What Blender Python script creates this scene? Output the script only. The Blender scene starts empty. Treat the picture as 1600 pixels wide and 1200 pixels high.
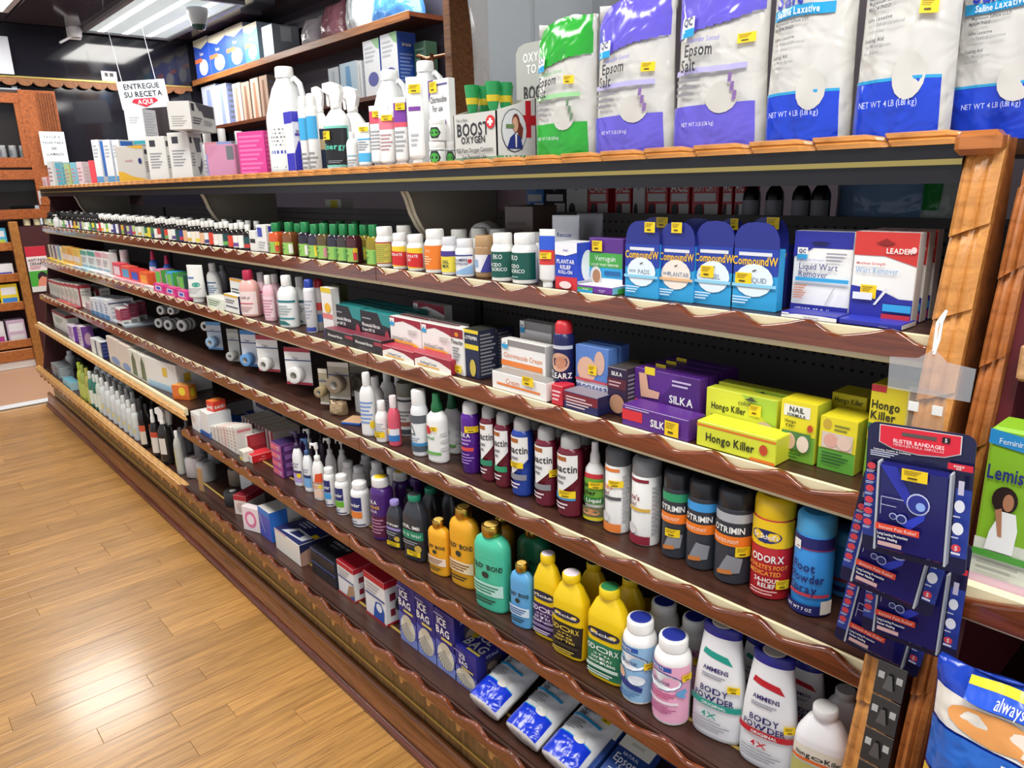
import bpy, math, random
from mathutils import Vector, Matrix
SC = bpy.context.scene
COL = SC.collection
rnd = random.Random(7)
# ------------------------------------------------------------------ camera
F = 1150.0
SV = Vector((-1064.0, -288.0, F)); RL = .027
VY = F*F/(288+1064*RL); VV = Vector((RL*VY, VY, F))
AX = -SV.normalized(); AZ = -VV.normalized(); AY = AZ.cross(AX)      # world axes in camera (right, down, forward)
EYE = Vector((.372, -1.1792, 1.65))
RM = Matrix((AX, AY, AZ))
right, down, fwd = RM.col[0].copy(), RM.col[1].copy(), RM.col[2].copy()
cam = bpy.data.cameras.new('camera'); co = bpy.data.objects.new('camera', cam); COL.objects.link(co)
m = Matrix((right, -down, -fwd)).transposed().to_4x4(); m.translation = EYE
co.matrix_world = m
cam.sensor_width = 36; cam.lens = F/1600*36; cam.clip_start = .02
SC.camera = co
# ------------------------------------------------------------------ world, lights, exposure
W = bpy.data.worlds.new('shop_ambient'); SC.world = W; W.use_nodes = True
W.node_tree.nodes['Background'].inputs[0].default_value = (.80, .83, .9, 1)
W.node_tree.nodes['Background'].inputs[1].default_value = .86
LAMPS = [(-7.0, -.12, 19), (-4.4, -.75, 19), (-1.9, -.85, 19), (.5, -.95, 19), (2.6, -1.2, 16), (-7.15, 1.4, 18), (-4.2, 1.9, 12), (-1.2, 1.9, 12)]
SC.view_settings.view_transform = 'Standard'; SC.view_settings.look = 'None'
SC.view_settings.exposure = 0.0; SC.view_settings.gamma = 1; SC.view_settings.use_curve_mapping = False
ZC = 3.18
for lx, ly, pw in LAMPS:
    L = bpy.data.lights.new('fluorescent_tubes', 'AREA'); L.shape = 'RECTANGLE'; L.size = 1.15; L.size_y = .66
    L.energy = pw*2.6; L.color = (1, .97, .92)
    o = bpy.data.objects.new('fluorescent_tubes', L); COL.objects.link(o); o.location = (lx, ly, ZC-.06)

# ------------------------------------------------------------------ pixel <-> place helpers (photo measured in 1600 x 1200)
def ray(x, y):
    return RM @ Vector((x-800, y-600, F))
def at(x, y, X=None, Y=None, Z=None):
    d = ray(x, y)
    t = (Y-EYE.y)/d.y if Y is not None else (Z-EYE.z)/d.z if Z is not None else (X-EYE.x)/d.x
    return EYE+d*t
def depth(p):
    return (Vector(p)-EYE).dot(fwd)
def x_at(px, Y, Z):          # X of the point on the line (Y, Z fixed) seen at column px
    A, B, C_ = (Vector((0, Y, Z))-EYE).dot(right), (Vector((0, Y, Z))-EYE).dot(fwd), (px-800)/F
    return (C_*B-A)/(right.x-C_*fwd.x)

# ------------------------------------------------------------------ materials
MATS = {}
def lin(h):
    h = h.lstrip('#')
    if len(h) == 3: h = ''.join(c*2 for c in h)
    return tuple(((int(h[i:i+2], 16)/255+.055)/1.055)**2.4 if int(h[i:i+2], 16) > 10 else int(h[i:i+2], 16)/255/12.92 for i in (0, 2, 4))
def mat(c, rough=.42, kind='', **k):
    key = (c, rough, kind)
    if key in MATS: return MATS[key]
    M = bpy.data.materials.new(('%s_%s' % (kind or 'plain', c)).replace('#', '')); M.use_nodes = True
    nt = M.node_tree; b = nt.nodes['Principled BSDF']; col = (*lin(c), 1)
    b.inputs['Base Color'].default_value = col; b.inputs['Roughness'].default_value = rough
    if kind == 'metal': b.inputs['Metallic'].default_value = 1
    if kind == 'clear':
        b.inputs['Transmission Weight'].default_value = .92; b.inputs['IOR'].default_value = 1.2
    if kind == 'film':
        b.inputs['Alpha'].default_value = .24
    if kind == 'glass':
        b.inputs['Alpha'].default_value = .22; b.inputs['Roughness'].default_value = .04
    if kind == 'milky':
        b.inputs['Transmission Weight'].default_value = .25; b.inputs['Subsurface Weight'].default_value = .0
    if kind == 'emit':
        b.inputs['Emission Color'].default_value = col; b.inputs['Emission Strength'].default_value = .55 if c == '#dfeceb' else 1.0 if c == '#ffffff' else 2.2
    N = nt.nodes.new; L = nt.links.new
    if kind in ('wood', 'plank', 'band', 'carve', 'lacquer'):
        tc = N('ShaderNodeTexCoord'); mp = N('ShaderNodeMapping'); no = N('ShaderNodeTexNoise'); cr = N('ShaderNodeValToRGB')
        L(tc.outputs['Object'], mp.inputs[0]); L(mp.outputs[0], no.inputs[0]); L(no.outputs[0], cr.inputs[0])
        sc = {'lacquer': (1.6, 26, 40), 'wood': (1.6, 26, 40), 'plank': (55, 2.2, 8), 'band': (42, 3, 1.6), 'carve': (4, 22, 22)}[kind]
        mp.inputs['Scale'].default_value = sc
        no.inputs['Scale'].default_value = 1.7; no.inputs['Detail'].default_value = 6; no.inputs['Roughness'].default_value = .62; no.inputs['Distortion'].default_value = 1.1
        dk = {'lacquer': .40, 'wood': .42, 'plank': .52, 'band': .4, 'carve': .55}[kind]
        e = cr.color_ramp.elements
        e[0].position = .33; e[0].color = (col[0]*dk, col[1]*dk*.9, col[2]*dk*.8, 1); e[1].position = .62; e[1].color = col
        out = cr.outputs[0]
        if kind == 'lacquer': b.inputs['Coat Weight'].default_value = .8; b.inputs['Coat Roughness'].default_value = .07
        if kind == 'plank':
            oi = N('ShaderNodeObjectInfo'); h = N('ShaderNodeHueSaturation'); mr = N('ShaderNodeMapRange')
            mr.inputs[3].default_value = .80; mr.inputs[4].default_value = 1.08
            L(oi.outputs['Random'], mr.inputs[0]); L(mr.outputs[0], h.inputs['Value']); L(out, h.inputs['Color']); out = h.outputs[0]
            ad = N('ShaderNodeVectorMath'); ad.operation = 'MULTIPLY_ADD'; L(oi.outputs['Random'], ad.inputs[0])
            ad.inputs[1].default_value = (13, 17, 3); L(tc.outputs['Object'], ad.inputs[2]); L(ad.outputs[0], mp.inputs[0])
            b.inputs['Coat Weight'].default_value = .55; b.inputs['Coat Roughness'].default_value = .17
        L(out, b.inputs['Base Color'])
        bu = N('ShaderNodeBump'); bu.inputs['Strength'].default_value = .06; L(no.outputs[0], bu.inputs['Height']); L(bu.outputs[0], b.inputs['Normal'])
    elif kind == 'crinkle':
        no = N('ShaderNodeTexNoise'); no.inputs['Scale'].default_value = 15; no.inputs['Detail'].default_value = 2; no.inputs['Distortion'].default_value = .8
        tc = N('ShaderNodeTexCoord'); L(tc.outputs['Object'], no.inputs[0])
        bu = N('ShaderNodeBump'); bu.inputs['Strength'].default_value = .42; bu.inputs['Distance'].default_value = .02; L(no.outputs[0], bu.inputs['Height']); L(bu.outputs[0], b.inputs['Normal'])
    elif kind not in ('emit', 'glass'):
        no = N('ShaderNodeTexNoise'); no.inputs['Scale'].default_value = 30
        mr = N('ShaderNodeMapRange'); mr.inputs[3].default_value = max(.03, rough-.05); mr.inputs[4].default_value = min(1, rough+.05)
        L(no.outputs[0], mr.inputs[0]); L(mr.outputs[0], b.inputs['Roughness'])
    MATS[key] = M
    return M
def asmat(c):
    return mat(c) if isinstance(c, str) else c

# ------------------------------------------------------------------ mesh building
class MB:
    def __init__(s): s.v = []; s.f = []; s.mi = []; s.sm = []; s.ms = []
    def slot(s, M):
        M = asmat(M)
        if M not in s.ms: s.ms.append(M)
        return s.ms.index(M)
    def add(s, vs, fs, M, smooth=False):
        n = len(s.v); k = s.slot(M); s.v.extend([tuple(p) for p in vs])
        for q in fs: s.f.append(tuple(i+n for i in q)); s.mi.append(k); s.sm.append(smooth)
        return s
    def build(s, name, parent=None, loc=None, rz=0):
        me = bpy.data.meshes.new(name); me.from_pydata(s.v, [], s.f)
        for M in s.ms: me.materials.append(M)
        me.polygons.foreach_set('material_index', s.mi); me.polygons.foreach_set('use_smooth', s.sm); me.update()
        o = bpy.data.objects.new(name, me); COL.objects.link(o); o.parent = parent
        if loc is not None: o.location = loc
        o.rotation_euler[2] = rz
        return o
    def box(s, x0, x1, y0, y1, z0, z1, M, b=0.0):
        if b <= 0:
            s.add([(x, y, z) for x in (x0, x1) for y in (y0, y1) for z in (z0, z1)],
                  [(0, 1, 3, 2), (4, 6, 7, 5), (0, 4, 5, 1), (2, 3, 7, 6), (0, 2, 6, 4), (1, 5, 7, 3)], M); return s
        b = min(b, (x1-x0)*.4, (y1-y0)*.4, (z1-z0)*.4); vs = []; fs = []
        X = (x0, x1); Y = (y0, y1); Z = (z0, z1); idx = {}
        for i in (0, 1):
            for j in (0, 1):
                for k in (0, 1):
                    sx, sy, sz = (1-2*i)*b, (1-2*j)*b, (1-2*k)*b
                    for a, d in enumerate(((0, sy, sz), (sx, 0, sz), (sx, sy, 0))):
                        idx[i, j, k, a] = len(vs); vs.append((X[i]+d[0], Y[j]+d[1], Z[k]+d[2]))
        g = lambda i, j, k, a: idx[i, j, k, a]
        for q in (0, 1):
            fs.append([g(q, 0, 0, 0), g(q, 0, 1, 0), g(q, 1, 1, 0), g(q, 1, 0, 0)][::1 if q == 0 else -1])
            fs.append([g(0, q, 0, 1), g(1, q, 0, 1), g(1, q, 1, 1), g(0, q, 1, 1)][::1 if q == 0 else -1])
            fs.append([g(0, 0, q, 2), g(0, 1, q, 2), g(1, 1, q, 2), g(1, 0, q, 2)][::1 if q == 0 else -1])
            for r in (0, 1):
                fs.append((g(0, q, r, 1), g(1, q, r, 1), g(1, q, r, 2), g(0, q, r, 2)))
                fs.append((g(q, 0, r, 0), g(q, 1, r, 0), g(q, 1, r, 2), g(q, 0, r, 2)))
                fs.append((g(q, r, 0, 0), g(q, r, 1, 0), g(q, r, 1, 1), g(q, r, 0, 1)))
        for i in (0, 1):
            for j in (0, 1):
                for k in (0, 1): fs.append((g(i, j, k, 0), g(i, j, k, 1), g(i, j, k, 2)))
        return s.add(vs, fs, M)
    def prism(s, pts, axis, a0, a1, M, smooth=False):       # closed outline pts extruded along axis
        n = len(pts)
        def P(p, a): return {'x': (a, p[0], p[1]), 'y': (p[0], a, p[1]), 'z': (p[0], p[1], a)}[axis]
        vs = [P(p, a0) for p in pts]+[P(p, a1) for p in pts]
        s.add(vs, [(i, (i+1) % n, n+(i+1) % n, n+i) for i in range(n)], M, smooth)
        return s.add(vs, [tuple(range(n)), tuple(range(2*n-1, n-1, -1))], M)
    def lathe(s, prof, M, n=20, sx=1, sy=1, cx=0, cy=0, p=2, smooth=True, caps=True):
        vs = []; k = len(prof)
        for r, z in prof:
            for i in range(n):
                a = 2*math.pi*i/n; c, d = math.cos(a), math.sin(a)
                if p != 2: c, d = math.copysign(abs(c)**(2/p), c), math.copysign(abs(d)**(2/p), d)
                vs.append((cx+r*sx*c, cy+r*sy*d, z))
        fs = [(j*n+i, j*n+(i+1) % n, (j+1)*n+(i+1) % n, (j+1)*n+i) for j in range(k-1) for i in range(n)]
        s.add(vs, fs, M, smooth)
        if caps: s.add(vs[:n]+vs[-n:], [tuple(range(n-1, -1, -1)), tuple(range(n, 2*n))], M)
        return s
    def tube(s, pts, r, M, n=6):
        pts = [Vector(p) for p in pts]; vs = []
        for i, p in enumerate(pts):
            t = (pts[min(i+1, len(pts)-1)]-pts[max(i-1, 0)]).normalized()
            u = t.orthogonal().normalized() if abs(t.z) < .9 else t.cross(Vector((1, 0, 0))).normalized()
            if abs(t.z) < .9: u = t.cross(Vector((0, 0, 1))).normalized()
            w = t.cross(u)
            for k in range(n): vs.append(p+(u*math.cos(2*math.pi*k/n)+w*math.sin(2*math.pi*k/n))*r)
        fs = [(j*n+i, j*n+(i+1) % n, (j+1)*n+(i+1) % n, (j+1)*n+i) for j in range(len(pts)-1) for i in range(n)]
        return s.add(vs, fs+[tuple(range(n)), tuple(range(len(vs)-1, len(vs)-n-1, -1))], M, True)
def empty(name, loc, rz=0):
    o = bpy.data.objects.new(name, None); COL.objects.link(o); o.location = loc; o.rotation_euler[2] = rz; o.empty_display_size = .02
    return o
def tag(o, label=None, cat=None, group=None, kind=None):
    if label: o['label'] = label
    if cat: o['category'] = cat
    if group: o['group'] = group
    if kind: o['kind'] = kind
    return o

# ------------------------------------------------------------------ glyphs for lettering
GL = {}
def make_glyphs():
    chars = "ABCDEFGHIJKLMNOPQRSTUVWXYZabcdefghijklmnopqrstuvwxyz0123456789.,'&-/()!+%$"
    tmp = []
    for off, key in ((.021, 'b'), (.002, 'n')):
        for c in chars:
            cu = bpy.data.curves.new('g', 'FONT'); cu.body = c; cu.size = 1; cu.resolution_u = 2; cu.offset = off
            o = bpy.data.objects.new('g', cu); COL.objects.link(o); tmp.append((key, c, o, cu))
    dg = bpy.context.evaluated_depsgraph_get()
    for key, c, o, cu in tmp:
        me = o.evaluated_get(dg).to_mesh()
        vs = [(v.co.x, v.co.y) for v in me.vertices]; fs = [tuple(p.vertices) for p in me.polygons]
        x0 = min(v[0] for v in vs); x1 = max(v[0] for v in vs)
        GL[key, c] = ([(x-x0, y) for x, y in vs], fs, x1-x0)
        o.to_mesh_clear()
    for key, c, o, cu in tmp:
        bpy.data.objects.remove(o); bpy.data.curves.remove(cu)
make_glyphs()
def text2d(s, bold=True):                       # cap height about .7 of size 1
    vs = []; fs = []; x = 0
    for c in s:
        g = GL.get(('b' if bold else 'n', c))
        if not g: x += .3; continue
        n = len(vs); vs += [(a+x, b) for a, b in g[0]]; fs += [tuple(i+n for i in q) for q in g[1]]; x += g[2]+.075
    return vs, fs, max(x-.075, .05)

# a print is a list of layers in label coordinates u, v (0..1, origin lower left)
#  ('r',u0,v0,u1,v1,col)  ('e',uc,vc,ru,rv,col)  ('p',[(u,v)..],col)  ('t',text,uc,vc,h,col[,maxw][,bold])  ('g',u0,v0,u1,v1,n,col) greeked lines of tiny print
def do_print(mb, layers, mp, w, h, curved=False, vdiv=1, mw=1.0):
    e = .00045; asp = w/h
    for li, q in enumerate(layers):
        k = q[0]; ee = e*(li+1)
        def grid(u0, v0, u1, v1, M):
            nu = max(1, int(abs(u1-u0)*8+.5)) if curved else 1; nv = max(1, int(abs(v1-v0)*vdiv+.5))
            vs = [mp(u0+(u1-u0)*i/nu, v0+(v1-v0)*j/nv, ee) for j in range(nv+1) for i in range(nu+1)]
            mb.add(vs, [(j*(nu+1)+i, j*(nu+1)+i+1, (j+1)*(nu+1)+i+1, (j+1)*(nu+1)+i) for j in range(nv) for i in range(nu)], M, curved)
        if k == 'r': grid(*q[1:5], q[5])
        elif k == 'g':
            u0, v0, u1, v1, n, M = q[1:7]; st = (v1-v0)/n
            for i in range(n):
                grid(u0, v0+st*(i+.25), u0+(u1-u0)*(.68+.32*((i*37 % 11)/10)), v0+st*(i+.72), M)
        elif k == 'e':
            uc, vc, ru, rv, M = q[1:6]; n = 16
            vs = [mp(uc, vc, ee)]+[mp(uc+ru*math.cos(2*math.pi*i/n), vc+rv*math.sin(2*math.pi*i/n), ee) for i in range(n)]
            mb.add(vs, [(0, i+1, (i+1) % n+1) for i in range(n)], M, curved)
        elif k == 'p':
            if not curved:
                vs = [mp(u, v, ee) for u, v in q[1]]; mb.add(vs, [tuple(range(len(vs)))], q[2])
                continue
            for i in range(12):                   # cut into strips so that it follows the curve
                pl = q[1]
                for sg, lim in ((1, i/12), (-1, (i+1)/12)):
                    o = []
                    for a, b in zip(pl, pl[1:]+pl[:1]):
                        ia, ib = sg*(a[0]-lim) >= 0, sg*(b[0]-lim) >= 0
                        if ia: o.append(a)
                        if ia != ib:
                            t = (lim-a[0])/(b[0]-a[0]); o.append((lim, a[1]+(b[1]-a[1])*t))
                    pl = o
                    if len(pl) < 3: break
                if len(pl) >= 3: mb.add([mp(u, v, ee) for u, v in pl], [tuple(range(len(pl)))], q[2], curved)
        elif k == 't':
            s, uc, vc, hh, M = q[1:6]; maxw = q[6] if len(q) > 6 else .94; bold = q[7] if len(q) > 7 else True
            vs, fs, tw = text2d(s, bold); sc = hh/.7                 # v units per size unit
            su = sc/asp*mw*(.80 if curved else .92)
            if tw*su > maxw: su = maxw/tw
            mb.add([mp(uc+(x-tw/2)*su, vc-hh/2+y*sc, ee) for x, y in vs], fs, M)
YEL = '#f6d21c'
def sticker_layers(u=None):
    return [('r', 0, 0, 1, 1, YEL), ('g', .1, .5, .8, .92, 3, '#a98a18'), ('g', .25, .12, .8, .42, 1, '#5c4a10')]
# ------------------------------------------------------------------ colours of the fittings
LIPW = mat('#7c3c1f', .22, 'lacquer'); LIPL = mat('#874322', .22, 'lacquer'); CREAM = mat('#e9dcb4', .38); TOPB = mat('#4a2e24', .35, 'wood')
CARV = mat('#d9964e', .3, 'carve'); CARVD = mat('#b9713a', .3, 'carve'); RAILW = mat('#dda862', .32, 'carve'); MAROON = mat('#431a1e', .45); BLACK = mat('#141318', .3); BAND = mat('#8a6a40', .4, 'band')
GOLD = mat('#c2ad68', .35, 'metal'); GOLDP = mat('#b99d4d', .4); PEG = mat('#57524f', .6); MOUL = mat('#9a6238', .28, 'wood'); REDM = mat('#7a4438', .3, 'wood')
DGLOSS = mat('#1c1b22', .06); CEILM = mat('#4a4046', .10); BWOOD = mat('#6b3a22', .35, 'wood'); DOORW = mat('#a55c30', .3, 'wood'); CHROME = mat('#b8b8bc', .25, 'metal')
WHITE = mat('#f2f2ef', .4); PEGD = mat('#2b2a2c', .6)
SH = {1: (1.380, -.040), 2: (1.131, -.091), 3: (.879, -.143), 4: (.579, -.2045), 5: (.325, -.257)}
SURF = {k: z+.0358 for k, (z, y) in SH.items()}; SURF[0] = 1.690; SURF['4l'] = .690; SURF['5l'] = .350
FR = {k: y for k, (z, y) in SH.items()}; FR[0] = -.002; FR['4l'] = -.19; FR['5l'] = -.252
XL = -6.2; XJ = -3.0
def frontY(z): return .008+.20538*(z-1.615)
# ------------------------------------------------------------------ room shell
def struct(o): return tag(o, kind='structure')
fl = MB(); fl.box(-6.58, 1.6, -3.2, -.10, -.03, -.004, mat('#6d4a24', .5)); floor = struct(fl.build('floor'))
tag(floor, 'light oak strip floor running across the aisle in front of the shelves')
PL = mat('#c99551', .40, 'plank')
pw = .088; pmesh = {}
xi = -6.50; row = 0
while xi < -.72:
    y = -.12-rnd.uniform(.0, .8)*1.0; first = True
    y0 = -.13
    while y0 > -2.15:
        ln = rnd.choice((.62, .8, .95, 1.2)) if not first else rnd.choice((.25, .4, .55, .75, .95))
        first = False
        ln = round(ln, 2)
        if ln not in pmesh:
            b = MB(); b.box(-pw/2+.0004, pw/2-.0004, -ln+.0008, 0, -.004, 0, PL, .0008); o = b.build('plank', floor); pmesh[ln] = o.data
        else:
            o = bpy.data.objects.new('plank', pmesh[ln]); COL.objects.link(o); o.parent = floor
        o.location = (xi+pw/2, y0, 0); y0 -= ln
    xi += pw; row += 1
struct(MB().box(-8.5, -6.62, -3.2, 2.3, -.03, -.001, mat('#b98f72', .5)).build('floor_2'))
struct(MB().box(-6.62, -6.51, -2.6, -.06, 0, .014, mat('#e2e5e6', .35), .004).build('trim_1'))
struct(MB().box(-6.58, 3, .6, 2.3, -.03, -.001, mat('#8a6038', .5, 'wood')).build('floor_3'))
ce = struct(MB().box(-8.3, 3.2, -3.2, 2.4, ZC+.01, ZC+.05, mat('#2c282c', .4)).build('ceiling'))
tile = None
for i in range(10):
    for j in range(5):
        x0, y0 = -8.14+i*1.1, -2.7+j*1.0
        if tile is None:
            tile = MB().box(.004, 1.096, .004, .996, 0, .02, CEILM, .003).build('ceiling_panel', ce); o = tile
        else:
            o = tile.copy(); COL.objects.link(o)
        o.parent = ce; o.location = (x0, y0, ZC-.01)
struct(MB().box(-8.3, -8.16, .34, 2.4, 0, ZC, DGLOSS).box(-8.3, -8.16, -3.2, .34, 2.62, ZC, DGLOSS).box(-8.7, -8.55, -3.2, .34, 0, 2.62, MAROON).build('wall_left'))
struct(MB().box(-8.3, 3.2, 2.26, 2.4, 0, ZC, mat('#3a3038', .5)).build('wall_back'))
struct(MB().box(-8.16, -8.13, -3.2, 2.2, 0, .075, WHITE, .004).build('baseboard_left'))
# cornice on the left wall: gold strip and scalloped trim
cn = struct(MB().box(-8.14, -8.10, -3.0, 1.9, 2.690, 2.712, GOLD, .004).build('trim_2'))
c2 = struct(MB().box(-8.15, -8.09, -3.0, 1.9, 2.655, 2.690, mat('#8a5a34', .4, 'carve'), .004).build('trim_3'))
sc = None
for i in range(38):
    if sc is None:
        pts = [(-.062, 0), (.062, 0)]+[(.062*math.cos(a*math.pi/8), -.04*math.sin(a*math.pi/8)-.002) for a in range(0, 9)]
        sc = MB().prism(pts, 'x', -.03, 0, mat('#8a5a34', .4, 'carve')).build('scallop', c2); o = sc
    else: o = sc.copy(); COL.objects.link(o)
    o.parent = c2; o.location = (-8.085, -2.9+i*.126, 2.665)
# ------------------------------------------------------------------ the long shelving unit
G = tag(empty('shelving_unit', (0, 0, 0)), 'long wooden five-shelf display unit with wavy brown shelf lips along the aisle', 'shelving')
# base
bm = MB().box(XL, 0, -.165, .7, 0, .30, mat('#5a4023', .45)); base = bm.build('base', G)
MB().box(XL, .0, -.170, -.164, .105, .315, BAND).build('kick_board', base)
MB().box(XL, .0, -.1745, -.1695, .143, .150, GOLDP).build('gold_strip', base)
pr = [(-.171, .110), (-.180, .112), (-.188, .100), (-.190, .085), (-.184, .075), (-.190, .062), (-.192, .045), (-.198, .034), (-.198, .022), (-.171, .022)]
MB().prism(pr, 'x', XL-.2, .0, MOUL, True).build('base_moulding', base)
pr = [(-.171, .022), (-.198, .022), (-.205, .020), (-.211, .013), (-.213, .0), (-.171, 0)]
MB().prism(pr, 'x', XL-.2, .0, REDM, True).build('quarter_round', base)
# back panel, end panel
bp = MB().box(XL, 0, .36, .372, .3, 1.562, PEG); back = bp.build('back_panel', G)
ph = MB()
for zr in [1.44+.025*i for i in range(5)]+[1.02+.025*i for i in range(3)]+[1.245, 1.27, 1.295, 1.32]:
    for i in range(200):
        x = -4.2+i*.0254*.83
        if x > -.03: break
        ph.box(x-.003, x+.003, .3585, .3601, zr-.003, zr+.003, BLACK)
tag(ph.build('peg_holes', back), kind='stuff')
for xx in (-4.6, -3.05, -1.52, -.03):
    MB().box(xx-.016, xx+.016, .35, .3595, .3, 1.55, PEGD).build('slotted_upright', back)
ep = [(.70, 0), (.70, 1.672), (.02, 1.672)]+[(frontY(z)+.045, z) for z in (1.6, 1.2, .8, .4, .32)]+[(-.16, .3), (-.16, 0)]
MB().prism(ep, 'x', XL-.025, XL, MAROON).build('end_panel', G)
# deck with black fascia, gold strip and carved moulding pieces
dk = MB().box(XL-.06, .044, .012, .74, 1.668, 1.688, mat('#5a3a26', .4)).build('deck', G)
MB().box(XL-.06, -.004, .002, .012, 1.631, 1.684, BLACK).build('fascia', dk)
MB().box(XL-.06, -.004, -.002, .002, 1.6565, 1.6645, GOLD).build('gold_strip', dk)
def carved_piece(L, M, z0=.0, hh=.02, dd=.016):
    b = MB(); k = 8; vs = []
    prof = [(0, 0), (-dd, 0), (-dd*1.05, hh*.35), (-dd*.7, hh*.5), (-dd*.85, hh*.62), (-dd*.8, hh*.9), (-dd*.4, hh), (0, hh)]
    for i in range(k+1):
        t = i/k; s = 1-.55*max(0, (t-.72)/.28)**2; sh = .018*(1 if t > .5 else 0)*0
        for y, z in prof: vs.append((t*L+(-.014*(z/hh) if i == k else -.014*(z/hh) if i == 0 else -.014*(z/hh)), y*s, z*(1-.25*max(0, (t-.75)/.25))))
    n = len(prof)
    fs = [(i*n+j, (i+1)*n+j, (i+1)*n+(j+1) % n, i*n+(j+1) % n) for i in range(k) for j in range(n)]
    b.add(vs, fs+[tuple(range(n)), tuple(range(len(vs)-1, len(vs)-n-1, -1))], M)
    return b
def run_pieces(parent, name, L, M, x0, x1, y, z, flip=False, **k):
    first = None; x = x0
    while x < x1-.01:
        if first is None: first = carved_piece(L-.002, M, **k).build(name, parent); o = first
        else: o = first.copy(); COL.objects.link(o); o.parent = parent
        o.location = (x, y, z)
        if flip: o.scale = (1, 1, -1)
        x += L
run_pieces(dk, 'moulding_piece', .112, CARV, XL-.06, -.03, .013, 1.6845)
def bracket(X):
    pts = [(.36, 1.664), (.015, 1.664), (.015, 1.648)]+[(.03+.27*(1-math.cos(a)), 1.648-.235*math.sin(a)) for a in [i*math.pi/2/9 for i in range(1, 10)]]+[(.36, 1.413)]
    b = MB(); b.prism(pts, 'x', X-.004, X+.004, mat('#8f8778', .5)); p2 = pts[2:-1]
    vs = []
    for y, z in p2: vs += [(X-.02, y, z), (X+.02, y, z)]
    b.add(vs, [(2*i, 2*i+1, 2*i+3, 2*i+2) for i in range(len(p2)-1)], mat('#b5ab94', .5), True)
    return b.build('bracket', dk)
for px in (635, 318, 118): bracket(x_at(px, .03, 1.62))
# shelves
def lip(x0, x1, y, zb, M, h=.0325, amp=.0085, per=.131, th=.013):
    n = max(2, int((x1-x0)/.0115)); vs = []
    for i in range(n+1):
        x = x0+(x1-x0)*i/n; ph = ((x % per)/per)
        w = .5-.5*math.cos(2*math.pi*ph); z = zb+h+amp*(2*w**1.25-1.0)
        z += .0020*math.sin(4*math.pi*ph)
        c = .0035
        vs += [(x, y, zb), (x, y, z-c*1.6), (x, y+c*.35, z-c*.55), (x, y+c, z), (x, y+th-c, z), (x, y+th, z-c), (x, y+th, zb)]
    k = 7
    fs = [(i*k+j, (i+1)*k+j, (i+1)*k+(j+1) % k, i*k+(j+1) % k) for i in range(n) for j in range(k)]
    b = MB(); b.add(vs, fs+[tuple(range(k)), tuple(range(len(vs)-1, len(vs)-k-1, -1))], M)
    for i in range(len(b.sm)):
        if i < n*k and i % k in (1, 2): b.sm[i] = True
    return b
def make_shelf(k, x0, x1, cuts, zs, zb, y, lipped=True):
    s = MB().box(x0, x1, y+.022, .355, zs-.012, zs-.0008, TOPB).build('shelf', G)
    if lipped:
        xs = [x0]+cuts+[x1]
        for a, b in zip(xs, xs[1:]):
            if k < 4: MB().box(a+.002, b-.002, y+.0145, y+.021, zb-.013, zs+.001, CREAM, .0015).build('edge_channel', s)
            else: MB().box(a+.002, b-.002, y+.0145, y+.021, zb-.006, zs-.001, TOPB, .0015).build('edge_strip', s)
            lip(a+.0015, b-.0015, y, zb, LIPW if (k % 2) else LIPL).build('front_board', s)
    return s
for k in (1, 2, 3):
    zb, y = SH[k]; make_shelf(k, XL, 0, [-4.55, XJ, -1.5], SURF[k], zb, y)
for k in (4, 5):
    zb, y = SH[k]; s = make_shelf(k, XJ, 0, [-1.5], SURF[k], zb, y)
    MB().box(XJ, 0, y+.085, y+.093, SURF[k]-.003, SURF[k]-.0003, GOLDP).build('gold_seam', s)
s = make_shelf(4, XL, XJ, [], SURF['4l'], 0, FR['4l'], False)
MB().box(XL-.05, XJ+.02, FR['4l']+.006, FR['4l']+.024, .668, .702, CREAM, .003).build('edge_channel', s)
MB().box(XL-.05, XJ+.02, FR['4l']-.004, FR['4l']+.010, .650, .684, RAILW, .003).build('rail', s)
run_pieces(s, 'rail_tooth', .104, RAILW, XL-.05, XJ+.02, FR['4l']-.003, .664, hh=.022, dd=.012)
s = make_shelf(5, XL, XJ, [], SURF['5l'], 0, FR['5l'], False)
MB().box(XL-.06, XJ, FR['5l'], FR['5l']+.03, .318, .352, RAILW, .004).build('rail', s)
run_pieces(s, 'rail_tooth', .104, RAILW, XL-.05, XJ, FR['5l']+.03, .351, hh=.012, dd=.030)
MB().box(XL, XJ, FR['5l']+.09, FR['5l']+.097, SURF['5l']-.003, SURF['5l']-.0003, GOLDP).build('gold_seam', s)
# light wood scallops hanging under the lowest lip
sk = None
for i in range(47):
    if sk is None:
        pts = [(0, .03), (.126, .03), (.126, .012), (.112, .004), (.09, .010), (.05, .012), (.022, .006), (.012, -.012), (.004, -.010), (0, .0)]
        sk = MB().prism(pts, 'y', -.006, .006, RAILW).build('skirt_scallop', base); o = sk
    else: o = sk.copy(); COL.objects.link(o); o.parent = base
    o.location = (XL+.02+i*.131, -.238, .296)
MB().box(XL, 0, -.232, -.16, .305, .322, mat('#5a4023', .5)).build('toe_rail', base)
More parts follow.
